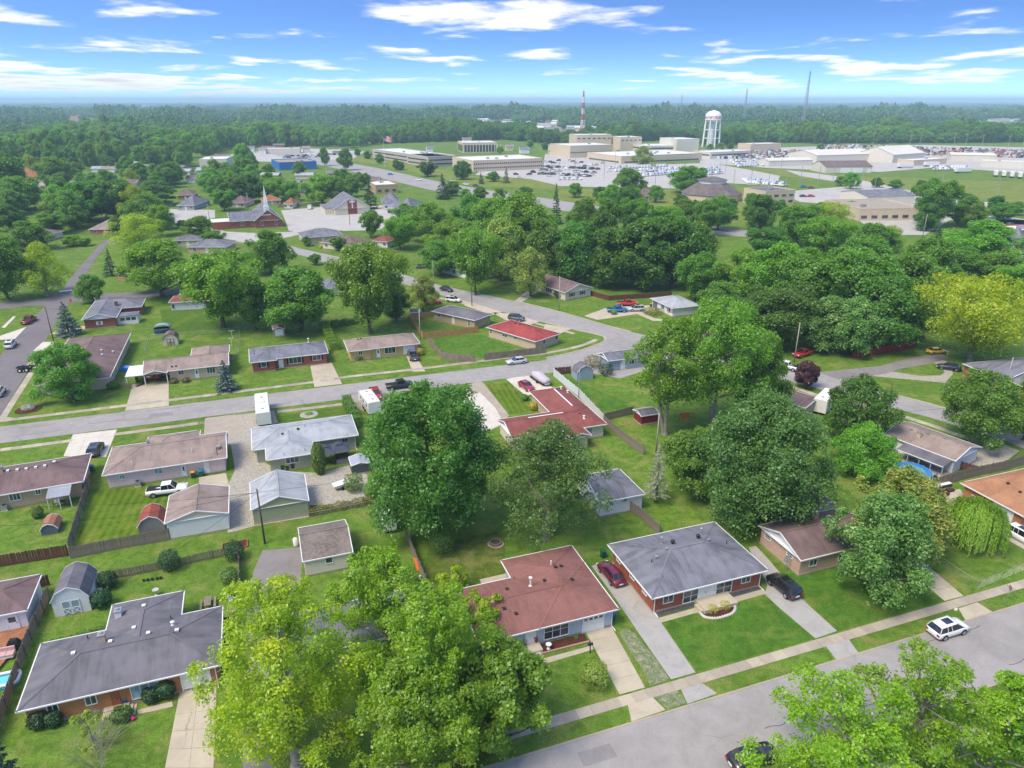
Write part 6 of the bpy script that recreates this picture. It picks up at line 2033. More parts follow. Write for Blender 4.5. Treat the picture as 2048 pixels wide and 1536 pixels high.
MB().rings([[(x * .98, -w_ * .9, .45), (x * .98, w_ * .9, .45), (x, w_, .76), (x, -w_, .76)] for x, w_ in ((-L / 2, .5), (0, 1.0), (L / 2, .06))]).build('hull', WHITE, r)
MB().box(-L * .4, -.9, .3, L * .45, .9, .4).build('trailer_frame', DARKMETAL, r)
for s in (-1, 1):
 MB().tube((-.5, s * .95, .33), (-.5, s * 1.12, .33), .33, .33, 12).build('wheel', RUBBER, r)
r = empty('truck_chassis', (*G(66, 741), .03), math.radians(15), 'bare black tandem truck chassis with white wheel hubs by the corner tree', 'truck')
MB().box(-3, -.5, .85, 3.5, -.3, 1.1).box(-3, .3, .85, 3.5, .5, 1.1).box(-3, -.29, .9, -2.8, .29, 1.05).build('frame', DARKMETAL, r)
for x in (-2.1, -.8):
 for s in (-1, 1):
  wl = MB().tube((x, s * .75, .52), (x, s * 1.2, .52), .52, .52, 14).build('wheel', RUBBER, r)
  MB().tube((x, s * 1.05, .52), (x, s * 1.22, .52), .28, .22, 10).build('hub', WHITE, wl)
MB().box(1.6, -1.1, .8, 3.6, 1.1, 2.6).build('cab', PAINT['white'], r)
r = empty('utility_trailer', (*G(683, 976), .03), math.radians(32), 'small white utility trailer on the gravel yard', 'trailer')
MB().rings([[(-1.2, -.6, .4), (1.0, -.6, .4), (1.0, .6, .4), (-1.2, .6, .4)], [(-1.3, -.7, .85), (1.2, -.7, .95), (1.2, .7, .95), (-1.3, .7, .85)]]).build('box', WHITE, r)
MB().bar((1.0, 0, .45), (2.4, 0, .42), .08, .08).build('tow_bar', STEEL, r)
for s in (-1, 1):
 MB().tube((0, s * .72, .3), (0, s * .88, .3), .3, .3, 12).build('wheel', RUBBER, r)
# ---- fences
fence([(100, 1197), (60, 1290), (2, 1452), (-20, 1500)], 1.75, PLANK_GREY, 'tall weathered board fence between the white shed yard and the deck', seed=11)
fence([(183, 968), (172, 1000), (140, 1105)], 1.75, PLANK_GREY, 'weathered board fence running down beside the striped lawn', seed=12)
fence([(142, 1118), (240, 1098), (341, 1080)], 1.8, PLANK_GREY, 'tall weathered board fence along the alley below the striped lawn', seed=13)
fence([(-30, 1140), (0, 1134), (137, 1112)], 1.75, PLANK_BROWN, 'dark red-brown board fence at the left end of the alley', seed=14)
fence([(196, 1163), (260, 1152), (320, 1140), (366, 1131), (402, 1122), (470, 1108)], 1.25, PLANK_GREY, 'low shadowbox picket fence behind the yard of the charcoal-roofed house', plank=.12, gap=.05, seed=15, shadow_box=True)
fence([(478, 1108), (482, 1160), (478, 1195)], 1.6, PLANK_GREY, 'board fence along the patchy drive beside the picnic table', seed=16)
fence([(452, 1258), (478, 1252)], 1.6, PLANK_BROWN, 'short brown gate fence behind the wheeled bins', seed=17)
fence([(100, 1170), (80, 1176)], 1.5, PLANK_BROWN, 'short brown fence between the white garage and the white shed', seed=18)
fence([(1250, 1016), (1282, 1038), (1318, 1070)], 1.75, PLANK_GREY, 'weathered board fence running from the white garage to the duplex', seed=19)
fence([(812, 1075), (830, 1120), (852, 1172)], 1.7, PLANK_GREY, 'weathered board fence left of the fire pit lawn', seed=20)
fence([(1107, 752), (1160, 796), (1206, 846)], 1.8, VINYL, 'white vinyl fence between the maroon-roofed house and the blue shed', plank=.3, gap=.004, name='vinyl_fence', jag=0, seed=21)
fence([(1207, 847), (1245, 880), (1287, 910)], 1.7, PLANK_GREY, 'grey rail-backed board fence continuing down from the white vinyl fence', seed=22)
fence([(1110, 750), (1142, 747)], 1.7, PLANK_BROWN, 'short dark fence left of the pale blue shed', seed=23)
fence([(1208, 842), (1266, 828)], 1.6, PLANK_GREY, 'board fence between the vinyl fence and the barn red shed', seed=24)
fence([(1842, 984), (1900, 966), (1958, 951)], 1.8, PLANK_GREY, 'tall weathered fence between the pool yard and the rust-roofed house', seed=25)
fence([(1958, 951), (2010, 940), (2070, 922)], 1.8, PLANK_GREY, 'weathered fence behind the rust-roofed house below the gravel drive', seed=26)
fence([(1908, 936), (1958, 950)], 1.5, PLANK_BROWN, 'brown board fence beside the back porch', seed=27)
fence([(1706, 718), (1765, 707), (1832, 695)], 1.8, PLANK_RED, 'barn red board fence beyond the diagonal street', seed=28, singles=False)
fence([(857, 686), (884, 717), (917, 723), (950, 724)], 1.7, PLANK_GREY, 'grey board fence round the left corner of the lush yard', seed=29, singles=False)
fence([(969, 721), (1030, 714), (1092, 706)], 1.7, PLANK_GREY, 'grey board fence below the red-roofed corner house', seed=30, singles=False)
fence([(818, 641), (847, 678), (900, 672), (957, 665)], 1.7, PLANK_TAN, 'new pine board fence round the charcoal-roofed brick house', seed=31, singles=False)
fence([(842, 637), (868, 633)], 1.7, PLANK_TAN, 'short new pine fence right of the pine shed', seed=32, singles=False)
fence([(1172, 588), (1217, 601), (1343, 593)], 1.5, PLANK_BROWN, 'brown board fence round the lawn behind the red pickup', seed=33, singles=False)
fence([(556, 415), (600, 413), (656, 411)], 1.6, PLANK_GREY, 'grey fence along the back of the church car park', seed=34, singles=False)
fence([(218, 776), (250, 773), (262, 778)], 1.1, PLANK_GREY, 'low picket fence beside the open carport', seed=35, singles=False, gap=.08)
chainlink([(1815, 1078), (1836, 1090), (1871, 1124), (1908, 1150), (1952, 1179)], 1.2, 'galvanised chain link fence along the concrete drive by the willow')
chainlink([(1952, 1179), (2000, 1160), (2060, 1136)], 1.2, 'galvanised chain link fence along the sidewalk at the right edge')
chainlink([(2000, 1075), (2060, 1112)], 1.1, 'short white chain link fence beside the white car at the right edge')
chainlink([(300, 679), (358, 674), (420, 669), (479, 664)], 1.2, 'chain link fence behind the cream barn shed')
chainlink([(479, 664), (480, 690), (479, 713)], 1.2, 'chain link fence at the right end of the barn shed yard')
chainlink([(300, 679), (290, 712)], 1.2, 'chain link fence at the left end of the barn shed yard')
chainlink([(618, 1040), (680, 1028), (745, 1014)], 1.1, 'wire fence under the hedge along the alley')
# ---- poles and wires
pole(530, 1087, 978, 'brown utility pole in front of the sage green garage', 'a', arm=False)
pole(1312, 905, 826, 'pale short pole beside the board fence and tall trees', 'b', True, arm=False)
pole(1770, 838, 765, 'dark leaning utility pole beside the diagonal street', 'c', arm=False)
pole(1588, 724, 645, 'pale utility pole beside the red pickup on the grass', 'd', True, arm=False)
pole(107, 681, 614, 'brown utility pole on the left street corner', 'e', arm=False)
pole(1118, 621, 552, 'pale utility pole with transformer in front of the cream house', 'f', True, tr=True, arm=False)
pole(944, 612, 558, 'brown utility pole behind the charcoal-roofed brick house', 'g', arm=False)
pole(841, 679, 619, 'pale utility pole at the pine fence corner', 'h', True, arm=False)
pole(473, 635, 586, 'pale pole behind the cream barn shed yard', 'i', True, arm=False)
pole(1157, 796, 738, 'thin grey pole beside the pale blue shed', 'j', True, arm=False, r=.07)
pole(868, 586, 520, 'thin pale pole left of the black sedan', 'k', True, arm=False, r=.09)
pole(700, 450, 407, 'brown utility pole at the church car park edge', 'l')
pole(497, 418, 385, 'pale utility pole behind the church roof', 'm', True, tr=True)
pole(420, 446, 408, 'pale utility pole left of the brick church', 'n', True)
pole(1845, 475, 428, 'tall white lamp post near the right-hand wood', 'o', True, arm=False)
pole(1917, 440, 404, 'white lamp post right of the big dark tree', 'p', True, arm=False)
pole(2010, 775, 715, 'pale pole at the brick house on the right edge', 'q', True, arm=False)
wire('a', (*G(-60, 1120), 8), 'power line from the brown pole along the alley to the left')
wire('a', 'b', 'power line from the brown pole over the back gardens', 1.5)
wire('b', (*G(2100, 880), 9), 'power line over the trees towards the right edge', 2.0)
wire('h', 'i', 'power line over the gardens north of the middle street', 1.5)
wire('i', 'e', 'power line over the barn shed yard to the left street', 1.5)
wire('g', 'f', 'power line crossing the diagonal street')
wire('c', 'd', 'power line along the diagonal street by the red pickup', 1.0)
wire('e', (*G(-40, 640), 9), 'power line leaving the left street pole to the left', 1.0)
wire('e', (*G(195, 625), 3.2), 'service wire from the left street pole to the brick house', .5)
wire('h', 'g', 'power line from the pine fence corner to the brown pole', 1.0)
wire('h', (*G(770, 685), 3.2), 'service wire to the yellow brick house', .4)
wire('f', 'd', 'power line along the diagonal street over the trees', 2.0)
wire('f', (*G(1100, 575), 3.4), 'service wire to the cream house', .3)
wire('b', (*G(1190, 845), 3.2), 'service wire to the maroon-roofed house', .5)
wire('b', (*G(1400, 1062), 3.4), 'service wire from the short pale pole to the duplex', .8)
wire('a', (*G(240, 1225), 3.6), 'service wire from the brown pole to the charcoal-roofed house', .6)
wire('a', (*G(395, 1035), 3.4), 'service wire from the brown pole to the white garage', .3)
wire('a', (*G(-60, 1150), 7), 'lower cable along the alley to the left', 1.2)
wire('c', 'q', 'power line from the dark pole towards the right edge', 1.5)
wire('a', (*G(565, 960), 3.3), 'service wire from the brown pole to the sage green house', .4)
# ---- things in the yards
bin_(1224, 1240, BIN_BLUE, 'teal wheeled bin with blue lid at the corner of the pale blue house')
bin_(451, 1290, BIN_BLUE, 'teal bin with blue lid at the end of the charcoal-roofed house')
bin_(449, 1272, BIN_YEL, 'teal bin with yellow lid behind the charcoal-roofed house')
bin_(387, 955, BIN_YEL, 'green bin with yellow lid at the back of the pink house', BIN_GRN)
bin_(403, 952, BIN_BLUE, 'teal bin with blue lid at the back of the pink house')
bin_(566, 941, BIN_GRN, 'green bin against the sage green house', BIN_GRN)
bin_(575, 940, BIN_YEL, 'green bin with yellow lid against the sage green house', BIN_GRN)
bin_(586, 938, DARKMETAL, 'black bin against the sage green house', DARKMETAL)
bin_(608, 934, DARKMETAL, 'second black bin near the columnar evergreen', DARKMETAL)
bin_(185, 943, BIN_BLUE, 'teal bin at the end of the tan house by the drive')
bin_(85, 1003, BIN_YEL, 'green bin with yellow lid beside the metal patio cover', BIN_GRN)
bin_(755, 872, BIN_YEL, 'green bin with yellow lid beside the white travel trailer', BIN_GRN)
bin_(275, 764, BIN_GRN, 'green bin under the white carport roof', BIN_GRN)
bin_(1302, 614, BIN_YEL, 'green bin with yellow lid beside the white house garage', BIN_GRN)
bin_(1206, 1115, BIN_GRN, 'green bin behind the left wall of the duplex', BIN_GRN)
def ac_unit(u, v, label):
 r = empty('air_conditioner', (*G(u, v), 0), math.radians(GA), label, 'air conditioner')
 MB().box(-.45, -.45, 0, .45, .45, .1).build('pad', CONC, r)
 MB().box(-.38, -.38, .1, .38, .38, .85).build('case', STEEL, r)
 MB().lathe([(.3, .85), (.3, .9), (.05, .92)], 0, 0, 12).build('fan_grille', DARKMETAL, r)
ac_unit(11, 1020, 'grey air conditioner against the tan house at the left edge')
ac_unit(277, 972, 'grey air conditioner against the pink house')
ac_unit(120, 1436, 'air conditioner against the orange brick front wall')
ac_unit(464, 718, 'air conditioner at the right end of the tan brick house')
dq = [np.array(G(*p)) for p in ((-70, 1280), (64, 1252), (38, 1330), (-70, 1352))]
r = empty('wooden_deck', (dq[1][0], dq[1][1], 0), math.radians(GA), 'reddish wooden deck beside the white garage', 'deck')
for i in range(26):
 MB().box(-9, -i * .26 - .245, .25, .3 - i * .07, -i * .26, .3).build('plank', DECKM, r)
MB().box(-8.9, -6.7, 0, -1.6, -.1, .24).build('deck_frame', PLANK_BROWN, r)
r = empty('covered_grill', (*G(30, 1296, .3), .3), .3, 'barbecue grill under a black cover on the deck', 'grill')
MB().rings([[(-.5, -.3, 0), (.5, -.3, 0), (.5, .3, 0), (-.5, .3, 0)], [(-.6, -.35, .7), (.6, -.35, .7), (.6, .35, .7), (-.6, .35, .7)], [(-.35, -.25, 1.15), (.35, -.25, 1.15), (.35, .25, 1.15), (-.35, .25, 1.15)]]).build('cover', RUBBER, r)
PINKC = plain('pink_cushion', S(214, 176, 172), .1)
r = empty('lounge_seat', (*G(14, 1312, .3), .3), .3, 'pink cushioned lounge seat on the deck', 'seat')
MB().box(-.75, -.45, .25, -.02, .45, .42).build('seat_cushion', PINKC, r)
MB().box(.02, -.45, .25, .75, .45, .42).build('seat_cushion', PINKC, r)
MB().box(-.75, .3, .42, .75, .5, .85).build('back_cushion', PINKC, r)
MB().box(-.72, -.42, .0, .72, .42, .245).build('frame', WHITE, r)
r = empty('inflatable_pool', (*G(6, 1366), 0), math.radians(GA), 'teal and white inflatable pool at the left edge', 'pool')
TEAL = plain('pool_teal', S(40, 176, 196), .05, rough=.3)
def ring_path(L, W, R, n=8):
 pts = []
 for cx, cy, a0_ in ((L / 2 - R, W / 2 - R, 0), (-L / 2 + R, W / 2 - R, 90), (-L / 2 + R, -W / 2 + R, 180), (L / 2 - R, -W / 2 + R, 270)):
  for k in range(n):
   t = math.radians(a0_ + 90 * k / (n - 1))
   pts.append((cx + R * math.cos(t), cy + R * math.sin(t)))
 return pts
def torus_path(pts, z, r, m=7):
 rings = []
 n = len(pts)
 for i, p in enumerate(pts):
  a_, b_ = np.array(pts[i - 1]), np.array(pts[(i + 1) % n])
  t = (b_ - a_) / np.linalg.norm(b_ - a_)
  nn = np.array([-t[1], t[0]])
  rings.append([(p[0] + nn[0] * r * math.cos(2 * math.pi * k / m), p[1] + nn[1] * r * math.cos(2 * math.pi * k / m), z + r * math.sin(2 * math.pi * k / m)) for k in range(m)])
 rings.append(rings[0])
 return rings
pp = ring_path(3.0, 1.9, .5)
MB().rings(torus_path(pp, .14, .16), close_ends=False).build('lower_ring', TEAL, r, True)
MB().rings(torus_path(pp, .42, .16), close_ends=False).build('upper_ring', WHITE, r, True)
MB().prism(pp, .02, .2).build('water', plain('pool_water', S(120, 214, 224), .05, rough=.05), r)
x, y = G(1822, 952)
r = empty('round_pool', (x, y, 0), 0, 'round blue above-ground pool with cover in front of the back porch', 'pool')
PB = plain('pool_blue_wall', S(60, 170, 222), .08, rough=.4)
MB().lathe([(2.75, 0), (2.8, 1.05), (2.7, 1.1)], 0, 0, 32).build('wall', PB, r)
MB().lathe([(2.82, 1.0), (2.72, 1.13), (1.2, 1.08), (.05, 1.05)], 0, 0, 32).build('cover', plain('pool_cover_blue', S(70, 134, 196), .12, 1.5, rough=.4), r)
for k in range(12):
 t = k * math.pi / 6
 MB().bar((2.95 * math.cos(t), 2.95 * math.sin(t), 0), (2.86 * math.cos(t), 2.86 * math.sin(t), 1.1), .08, .08).build('support_leg', WHITE, r)
r = empty('corner_sofa', (*G(1900, 980), .02), math.radians(GA), 'brown wicker corner sofa with white cushions on the patio', 'sofa')
WICK = plain('wicker_brown', S(88, 56, 58), .2)
MB().box(-2.2, .7, 0, 1.2, 1.5, .42).build('base', WICK, r)
MB().box(-2.15, .75, .42, 1.15, 1.3, .55).build('cushion', WHITE, r)
MB().box(-2.2, 1.5, 0, 1.2, 1.65, .75).build('backrest', WICK, r)
MB().box(-2.35, -1.2, 0, -1.5, .69, .42).build('base', WICK, r)
MB().box(-.9, -.6, 0, .2, .1, .4).build('ottoman', WICK, r)
r = empty('picnic_table', (*G(417, 1212), 0), math.radians(GA + 90), 'weathered wooden picnic table behind the charcoal-roofed house', 'table')
for k in range(5):
 MB().box(-.9, -.38 + k * .155, .72, .9, -.24 + k * .155, .76).build('plank', PLANK_GREY, r)
for s in (-1, 1):
 MB().box(-.9, s * .75 - .12, .42, .9, s * .75 + .12, .46).build('bench', PLANK_GREY, r)
 MB().bar((s * .6, -.7, 0), (s * .6, .3, .72), .05, .1).bar((s * .6, .7, 0), (s * .6, -.3, .72), .05, .1).build('leg', PLANK_GREY, r)
def garden_chair(u, v, deg, mat, label):
 r = empty('garden_chair', (*G(u, v), 0), math.radians(deg), label, 'chair', 'plastic chairs along the drive fence')
 MB().box(-.25, -.25, .4, .25, .25, .44).build('seat', mat, r)
 MB().rings([[(-.25, .22, .44), (.25, .22, .44), (.25, .26, .44), (-.25, .26, .44)], [(-.22, .36, .9), (.22, .36, .9), (.22, .4, .9), (-.22, .4, .9)]]).build('backrest', mat, r)
 for sx in (-1, 1):
  MB().box(sx * .27 - .03, -.22, .62, sx * .27 + .03, .28, .66).build('armrest', mat, r)
  for sy in (-1, 1):
   MB().tube((sx * .22, sy * .22, .4), (sx * .27, sy * .27, 0), .025, .02, 5).build('leg', mat, r)
garden_chair(457, 1199, 100, WHITE, 'white plastic chair nearest the picnic table')
garden_chair(465, 1206, 60, WHITE, 'white plastic chair second along the drive fence')
garden_chair(467, 1217, 80, PINKC, 'pink plastic chair along the drive fence')
garden_chair(465, 1228, 80, PINKC, 'pink plastic chair nearest the bins')
r = empty('fire_pit', (*G(991, 1087), 0), 0, 'round stone fire pit ring on the back lawn', 'fire pit')
STONE = plain('stone_block', S(150, 120, 104), .3)
for k in range(14):
 t = k * 2 * math.pi / 14
 MB().prism([(.62 * math.cos(t + a_) * q, .62 * math.sin(t + a_) * q) for a_, q in ((-.2, 1), (.2, 1), (.2, 1.32), (-.2, 1.32))], 0, .32).build('stone', STONE, r)
MB().prism([(.6 * math.cos(k * .5236), .6 * math.sin(k * .5236)) for k in range(12)], 0, .06).build('ash_bed', plain('ash', S(90, 84, 80)), r)
r = empty('stone_edging', (*G(1081, 1310), 0), 0, 'low tan block edging round the mulch bed', 'edging')
ea, eb = np.array(G(1081, 1311)), np.array(G(1178, 1286))
n = int(np.linalg.norm(eb - ea) / .34)
bm_ = MB().box(-.16, -.1, 0, .16, .1, .24).mesh('stone', plain('edging_block', S(188, 158, 128), .2))
for k in range(n):
 p = ea + (eb - ea) * (k + .5) / n - ea
 link('stone', bm_, r, (p[0], p[1], 0), math.atan2(*(eb - ea)[::-1]))
rr = random.Random(5)
for k, (u, v, m, lab) in enumerate(((1108, 1282, LF_MID, 'small green plant left in the mulch bed'), (1130, 1278, LF_FRESH, 'small pale green plant in the middle of the mulch bed'), (1143, 1271, LF_FRESH, 'small plant right of the middle of the mulch bed'), (1152, 1280, LF_SILVER, 'small whitish plant near the garage end of the mulch bed'))):
 bush(u, v, 10, 8, m, lab, .09, 160, name='small_plant')
bush(1040, 1296, 16, 14, LF_DARK, 'dark leafy plant left of the front steps', .12, 260, name='small_plant')
r = empty('garden_ornament', (*G(1097, 1298), .05), 0, 'white garden ornament in the mulch bed', 'ornament')
MB().lathe([(.22, 0), (.16, .1), (.08, .25), (.12, .45)], 0, 0, 10).build('pedestal', WHITE, r)
MB().lathe([(.08, .45), (.3, .55), (.33, .62), (.1, .6)], 0, 0, 10).build('bowl', WHITE, r)
for u, v, m, lab in ((1050, 1290, LF_GREY, 'potted plant left of the white front door'), (1072, 1284, leafm('leaf_red_flowers', (.3, .03, .02, 1), (.5, .06, .03, 1)), 'pot of red flowers right of the white front door')):
 x, y = G(u, v, .55)
 r = empty('flower_pot', (x, y, .55), 0, lab, 'plant pot')
 MB().lathe([(.12, 0), (.17, .3), (.14, .3)], 0, 0, 10).build('pot', plain('terracotta', S(120, 70, 54)), r)
 fo, st_ = make_bush(k, .45, .25, m, 160, .1)
 link('foliage', fo, r, (0, 0, .25))
r = empty('mailbox', (*G(1180, 1306), 0), math.radians(GA), 'black mailbox on a post beside the concrete drive', 'mailbox')
MB().box(-.05, -.05, 0, .05, .05, 1.1).build('post', DARKMETAL, r)
MB().rings([[(x_, -.13, 1.1), (x_, .13, 1.1), (x_, .13, 1.25), (x_, .08, 1.34), (x_, -.08, 1.34), (x_, -.13, 1.25)] for x_ in (-.28, .28)]).build('box', DARKMETAL, r)
gp = [np.array(G(*p)) for p in ((1400, 1226), (1408, 1234), (1420, 1237), (1435, 1237), (1450, 1233), (1463, 1228), (1470, 1220), (1469, 1212), (1462, 1207))]
sheet('flower_bed', [(1400, 1226), (1408, 1234), (1420, 1237), (1435, 1237), (1450, 1233), (1463, 1228), (1470, 1220), (1469, 1212), (1462, 1207), (1406, 1222)], .03, MULCH)
r = empty('stone_border', (gp[0][0], gp[0][1], 0), 0, 'pale rough stone border round the duplex flower bed', 'edging')
gs = smooth(gp, 3)
PALE = plain('pale_stone', S(206, 200, 190), .25)
for k, p in enumerate(gs):
 MB().lathe([(.17, -.02), (.2, .08), (.12, .2), (.02, .22)], p[0] - gp[0][0], p[1] - gp[0][1], 6).build('stone', PALE, r)
bush(1427, 1230, 22, 17, LF_GOLD, 'yellow-green shrub in the duplex flower bed', .12, 420)
bush(1452, 1222, 22, 16, LF_GOLD, 'golden shrub at the right of the duplex flower bed', .12, 380)
for u, v, lab in ((201, 1190, 'pale stone bird bath between the two round shrubs'), (313, 1190, 'grey bird bath behind the charcoal roof')):
 r = empty('bird_bath', (*G(u, v), 0), 0, lab, 'bird bath')
 MB().lathe([(.2, 0), (.1, .12), (.09, .6), (.14, .65)], 0, 0, 10).build('pedestal', PALE, r)
 MB().lathe([(.1, .65), (.36, .76), (.38, .8), (.1, .74)], 0, 0, 12).build('bowl', PALE, r)
r = empty('raised_bed', (*G(470, 1092), 0), math.radians(GA), 'wood framed empty raised bed beside the alley', 'planter')
for bx_ in ((-1.6, -.9, 1.6, -.8), (-1.6, .8, 1.6, .9), (-1.6, -.799, -1.5, .799), (1.5, -.799, 1.6, .799)):
 MB().box(bx_[0], bx_[1], 0, bx_[2], bx_[3], .25).build('board', DECKM, r)
MB().box(-1.49, -.79, 0, 1.49, .79, .12).build('soil', MULCH, r)
r = empty('flower_ring', (*G(618, 829), .02), 0, 'gravel ring with a small plant on the front lawn of the sage house', 'flower bed')
MB().lathe([(1.7, 0), (1.6, .06), (.1, .07)], 0, 0, 20).build('gravel', GRAVEL, r)
fo, st_ = make_bush(4, .6, .8, LF_FRESH, 400, .14)
link('foliage', fo, r)
r = empty('flower_ring', (*G(57, 819), .02), 0, 'round bed of white flowers on the corner lawn', 'flower bed')
MB().lathe([(2.3, 0), (2.2, .05), (.1, .06)], 0, 0, 20).build('mulch', MULCH, r)
fo, st_ = make_bush(4, 1.0, 1.3, leafm('leaf_white_flowers', (.3, .36, .26, 1), (.6, .62, .56, 1)), 900, .16)
link('foliage', fo, r)
r = empty('tarp_heap', (*G(256, 740), 0), .3, 'bright blue tarp heap beside the purple-brown-roofed house', 'tarp')
MB().rings([[(-1.5, -.8, 0), (1.5, -.8, 0), (1.5, .8, 0), (-1.5, .8, 0)], [(-1.3, -.6, .6), (1.2, -.7, .8), (1.1, .6, .7), (-1.2, .5, .9)], [(-.5, -.2, 1.0), (.4, -.2, 1.1), (.4, .2, 1.0), (-.4, .2, 1.1)]]).build('tarp', plain('tarp_blue', S(24, 120, 214), .12, 3, rough=.4), r)
for k, (u, v, lab) in enumerate(((651, 925, 'dark grey square gazebo behind the columnar evergreen'), (680, 919, 'second dark grey gazebo over the hot tub'))):
 r = empty('gazebo', (*G(u, v), 0), math.radians(GA), lab, 'gazebo')
 for sx in (-1, 1):
  for sy in (-1, 1):
   MB().box(sx * 1.4 - .05, sy * 1.4 - .05, 0, sx * 1.4 + .05, sy * 1.4 + .05, 2.2).build('post', DARKMETAL, r)
 MB().rings([[(q * a_, q * b_, z_) for a_, b_ in ((-1, -1), (1, -1), (1, 1), (-1, 1))] for q, z_ in ((1.7, 2.2), (.5, 2.9))]).build('canopy', plain('canopy_slate', S(74, 80, 96), .1), r)
 MB().rings([[(q * a_, q * b_, z_) for a_, b_ in ((-1, -1), (1, -1), (1, 1), (-1, 1))] for q, z_ in ((.6, 3.0), (.1, 3.3))]).build('top_vent', plain('canopy_slate', S(74, 80, 96), .1), r)
r = empty('hot_tub', (*G(685, 922), 0), math.radians(GA), 'grey hot tub under the right gazebo', 'hot tub')
MB().box(-1, -1, 0, 1, 1, .9).build('shell', SD_GREY, r)
MB().box(-1.05, -1.05, .9, 1.05, 1.05, 1.0).build('cover', DARKMETAL, r)
x, y = G(145, 617)
r = empty('stop_sign', (x, y, 0), math.radians(20), 'red octagonal stop sign at the left street crossing', 'sign')
MB().tube((0, 0, 0), (0, 0, 2.5), .04, .04, 6).build('post', STEEL, r)
plate = MB().rings([[(.42 * math.cos(math.pi / 8 + k * math.pi / 4), yy, 2.4 + .42 * math.sin(math.pi / 8 + k * math.pi / 4)) for k in range(8)] for yy in (-.07, -.05)]).build('plate', plain('sign_red', S(214, 44, 40), .05), r)
def letters(txt, size, mat, parent, loc, rx=math.pi / 2, rz=0.0, depth=.004, name='lettering'):
 cu = bpy.data.curves.new(name, 'FONT')
 cu.body = txt
 cu.size = size
 cu.extrude = depth
 cu.align_x = 'CENTER'
 cu.align_y = 'CENTER'
 tmp = bpy.data.objects.new(name, cu)
 COL.objects.link(tmp)
 me = bpy.data.meshes.new_from_object(tmp.evaluated_get(bpy.context.evaluated_depsgraph_get()))
 bpy.data.objects.remove(tmp)
 me.materials.clear()
 me.materials.append(mat)
 o = link(name, me, parent, loc)
 o.rotation_euler = (rx, 0, rz)
 return o
letters('STOP', .3, WHITE, plate, (0, -.076, 2.4))
x, y = G(110, 590)
r = empty('street_sign', (x, y, 0), .2, 'green street name sign with white route shield on a post at the crossing', 'sign')
MB().tube((0, 0, 0), (0, 0, 3.0), .04, .04, 6).build('post', STEEL, r)
MB().box(-.5, -.02, 2.95, .5, .02, 3.2).build('name_plate', plain('sign_green', S(30, 130, 84), .05), r)
MB().box(-.36, -.03, 2.2, .36, -.01, 2.85).build('shield', WHITE, r)
x, y = G(2012, 1204)
r = empty('road_sign', (x, y, 0), math.radians(GA + 60), 'small brown road sign seen from behind on the sidewalk verge', 'sign')
MB().tube((0, 0, 0), (0, 0, 2.3), .035, .035, 6).build('post', STEEL, r)
MB().box(-.32, -.02, 1.75, .32, .0, 2.3).build('plate', PLANK_GREY, r)
sheet('utility_cover', [(1910, 1216), (1916, 1217), (1914, 1222), (1907, 1221)], .03, CONC_NEW)
def flag(u, v, zb, h, wv, label, pole_h=None, rz=.4):
 x, y = G(u, v)
 r = empty('national_flag', (x, y, 0), rz, label, 'flag')
 MB().tube((0, 0, zb), (0, 0, zb + (pole_h or h * 1.2)), .05 if wv < 2 else .12, .04, 6).build('pole', WHITE, r)
 top = zb + (pole_h or h * 1.2)
 fr, fw, fb = plain('flag_red', S(200, 50, 60)), plain('flag_white', S(235, 230, 232)), plain('flag_blue', S(40, 56, 120))
 for k in range(13):
  mb = MB()
  z1, z0 = top - h * k / 13, top - h * (k + 1) / 13
  for j in range(6):
   x0, x1 = wv * j / 6, wv * (j + 1) / 6
   y0, y1 = .12 * wv * math.sin(x0 / wv * 6), .12 * wv * math.sin(x1 / wv * 6)
   mb.face([(x0, y0, z0 - x0 * .25), (x1, y1, z0 - x1 * .25), (x1, y1, z1 - x1 * .25), (x0, y0, z1 - x0 * .25)])
  mb.build('stripe', fr if k % 2 == 0 else fw, r)
 mb = MB()
 for s in (-.02, .02):
  for j in range(2):
   x0, x1 = wv * .4 * j / 2, wv * .4 * (j + 1) / 2
   y0, y1 = .12 * wv * math.sin(x0 / wv * 6) + s, .12 * wv * math.sin(x1 / wv * 6) + s
   mb.face([(x0, y0, top - h * .54 - x0 * .25), (x1, y1, top - h * .54 - x1 * .25), (x1, y1, top - x1 * .25), (x0, y0, top - x0 * .25)])
 mb.build('canton', fb, r)
 return r
flag(1335, 640, 1.6, 1.1, 1.7, 'small striped flag on the front of the white house', 1.6)
flag(770, 334, 0, 5, 7.5, 'large striped flag on a tall pole in front of the office campus', 27, .2)
for k, (u, v) in enumerate(((465, 677), (464, 692))):
 r = empty('clothes_post', (*G(u, v), 0), .3, ('white T-shaped clothes line post at the yard corner', 'white T-shaped clothes line post nearer the tan house')[k], 'post')
 MB().tube((0, 0, 0), (0, 0, 2.0), .05, .05, 6).build('post', WHITE, r)
 MB().tube((-.7, 0, 2.0), (.7, 0, 2.0), .04, .04, 6).build('crossbar', WHITE, r)
for k, (u, v, lab) in enumerate(((303, 760, 'red riding mower left under the carport'), (318, 759, 'red riding mower right under the carport'))):
 r = empty('riding_mower', (*G(u, v), .03), .3, lab, 'mower')
 MB().box(-.9, -.4, .35, .2, .4, .75).build('hood', PAINT['red'], r)
 MB().box(.3, -.3, .5, .7, .3, .6).box(.65, -.3, .6, .75, .3, 1.05).build('seat', RUBBER, r)
 for sx in (-.6, .6):
  for sy in (-.45, .45):
   MB().tube((sx, sy - .1, .28), (sx, sy + .1, .28), .28, .28, 10).build('wheel', RUBBER, r)
MB().box(-.3, -1.2, .03, .3, 1.2, .05).build('floor_mat', RUBBER, None, loc=(*G(282, 770), .03), rz=-.4)
tag(bpy.data.objects['floor_mat'], 'black rubber mat on the carport drive', 'mat')
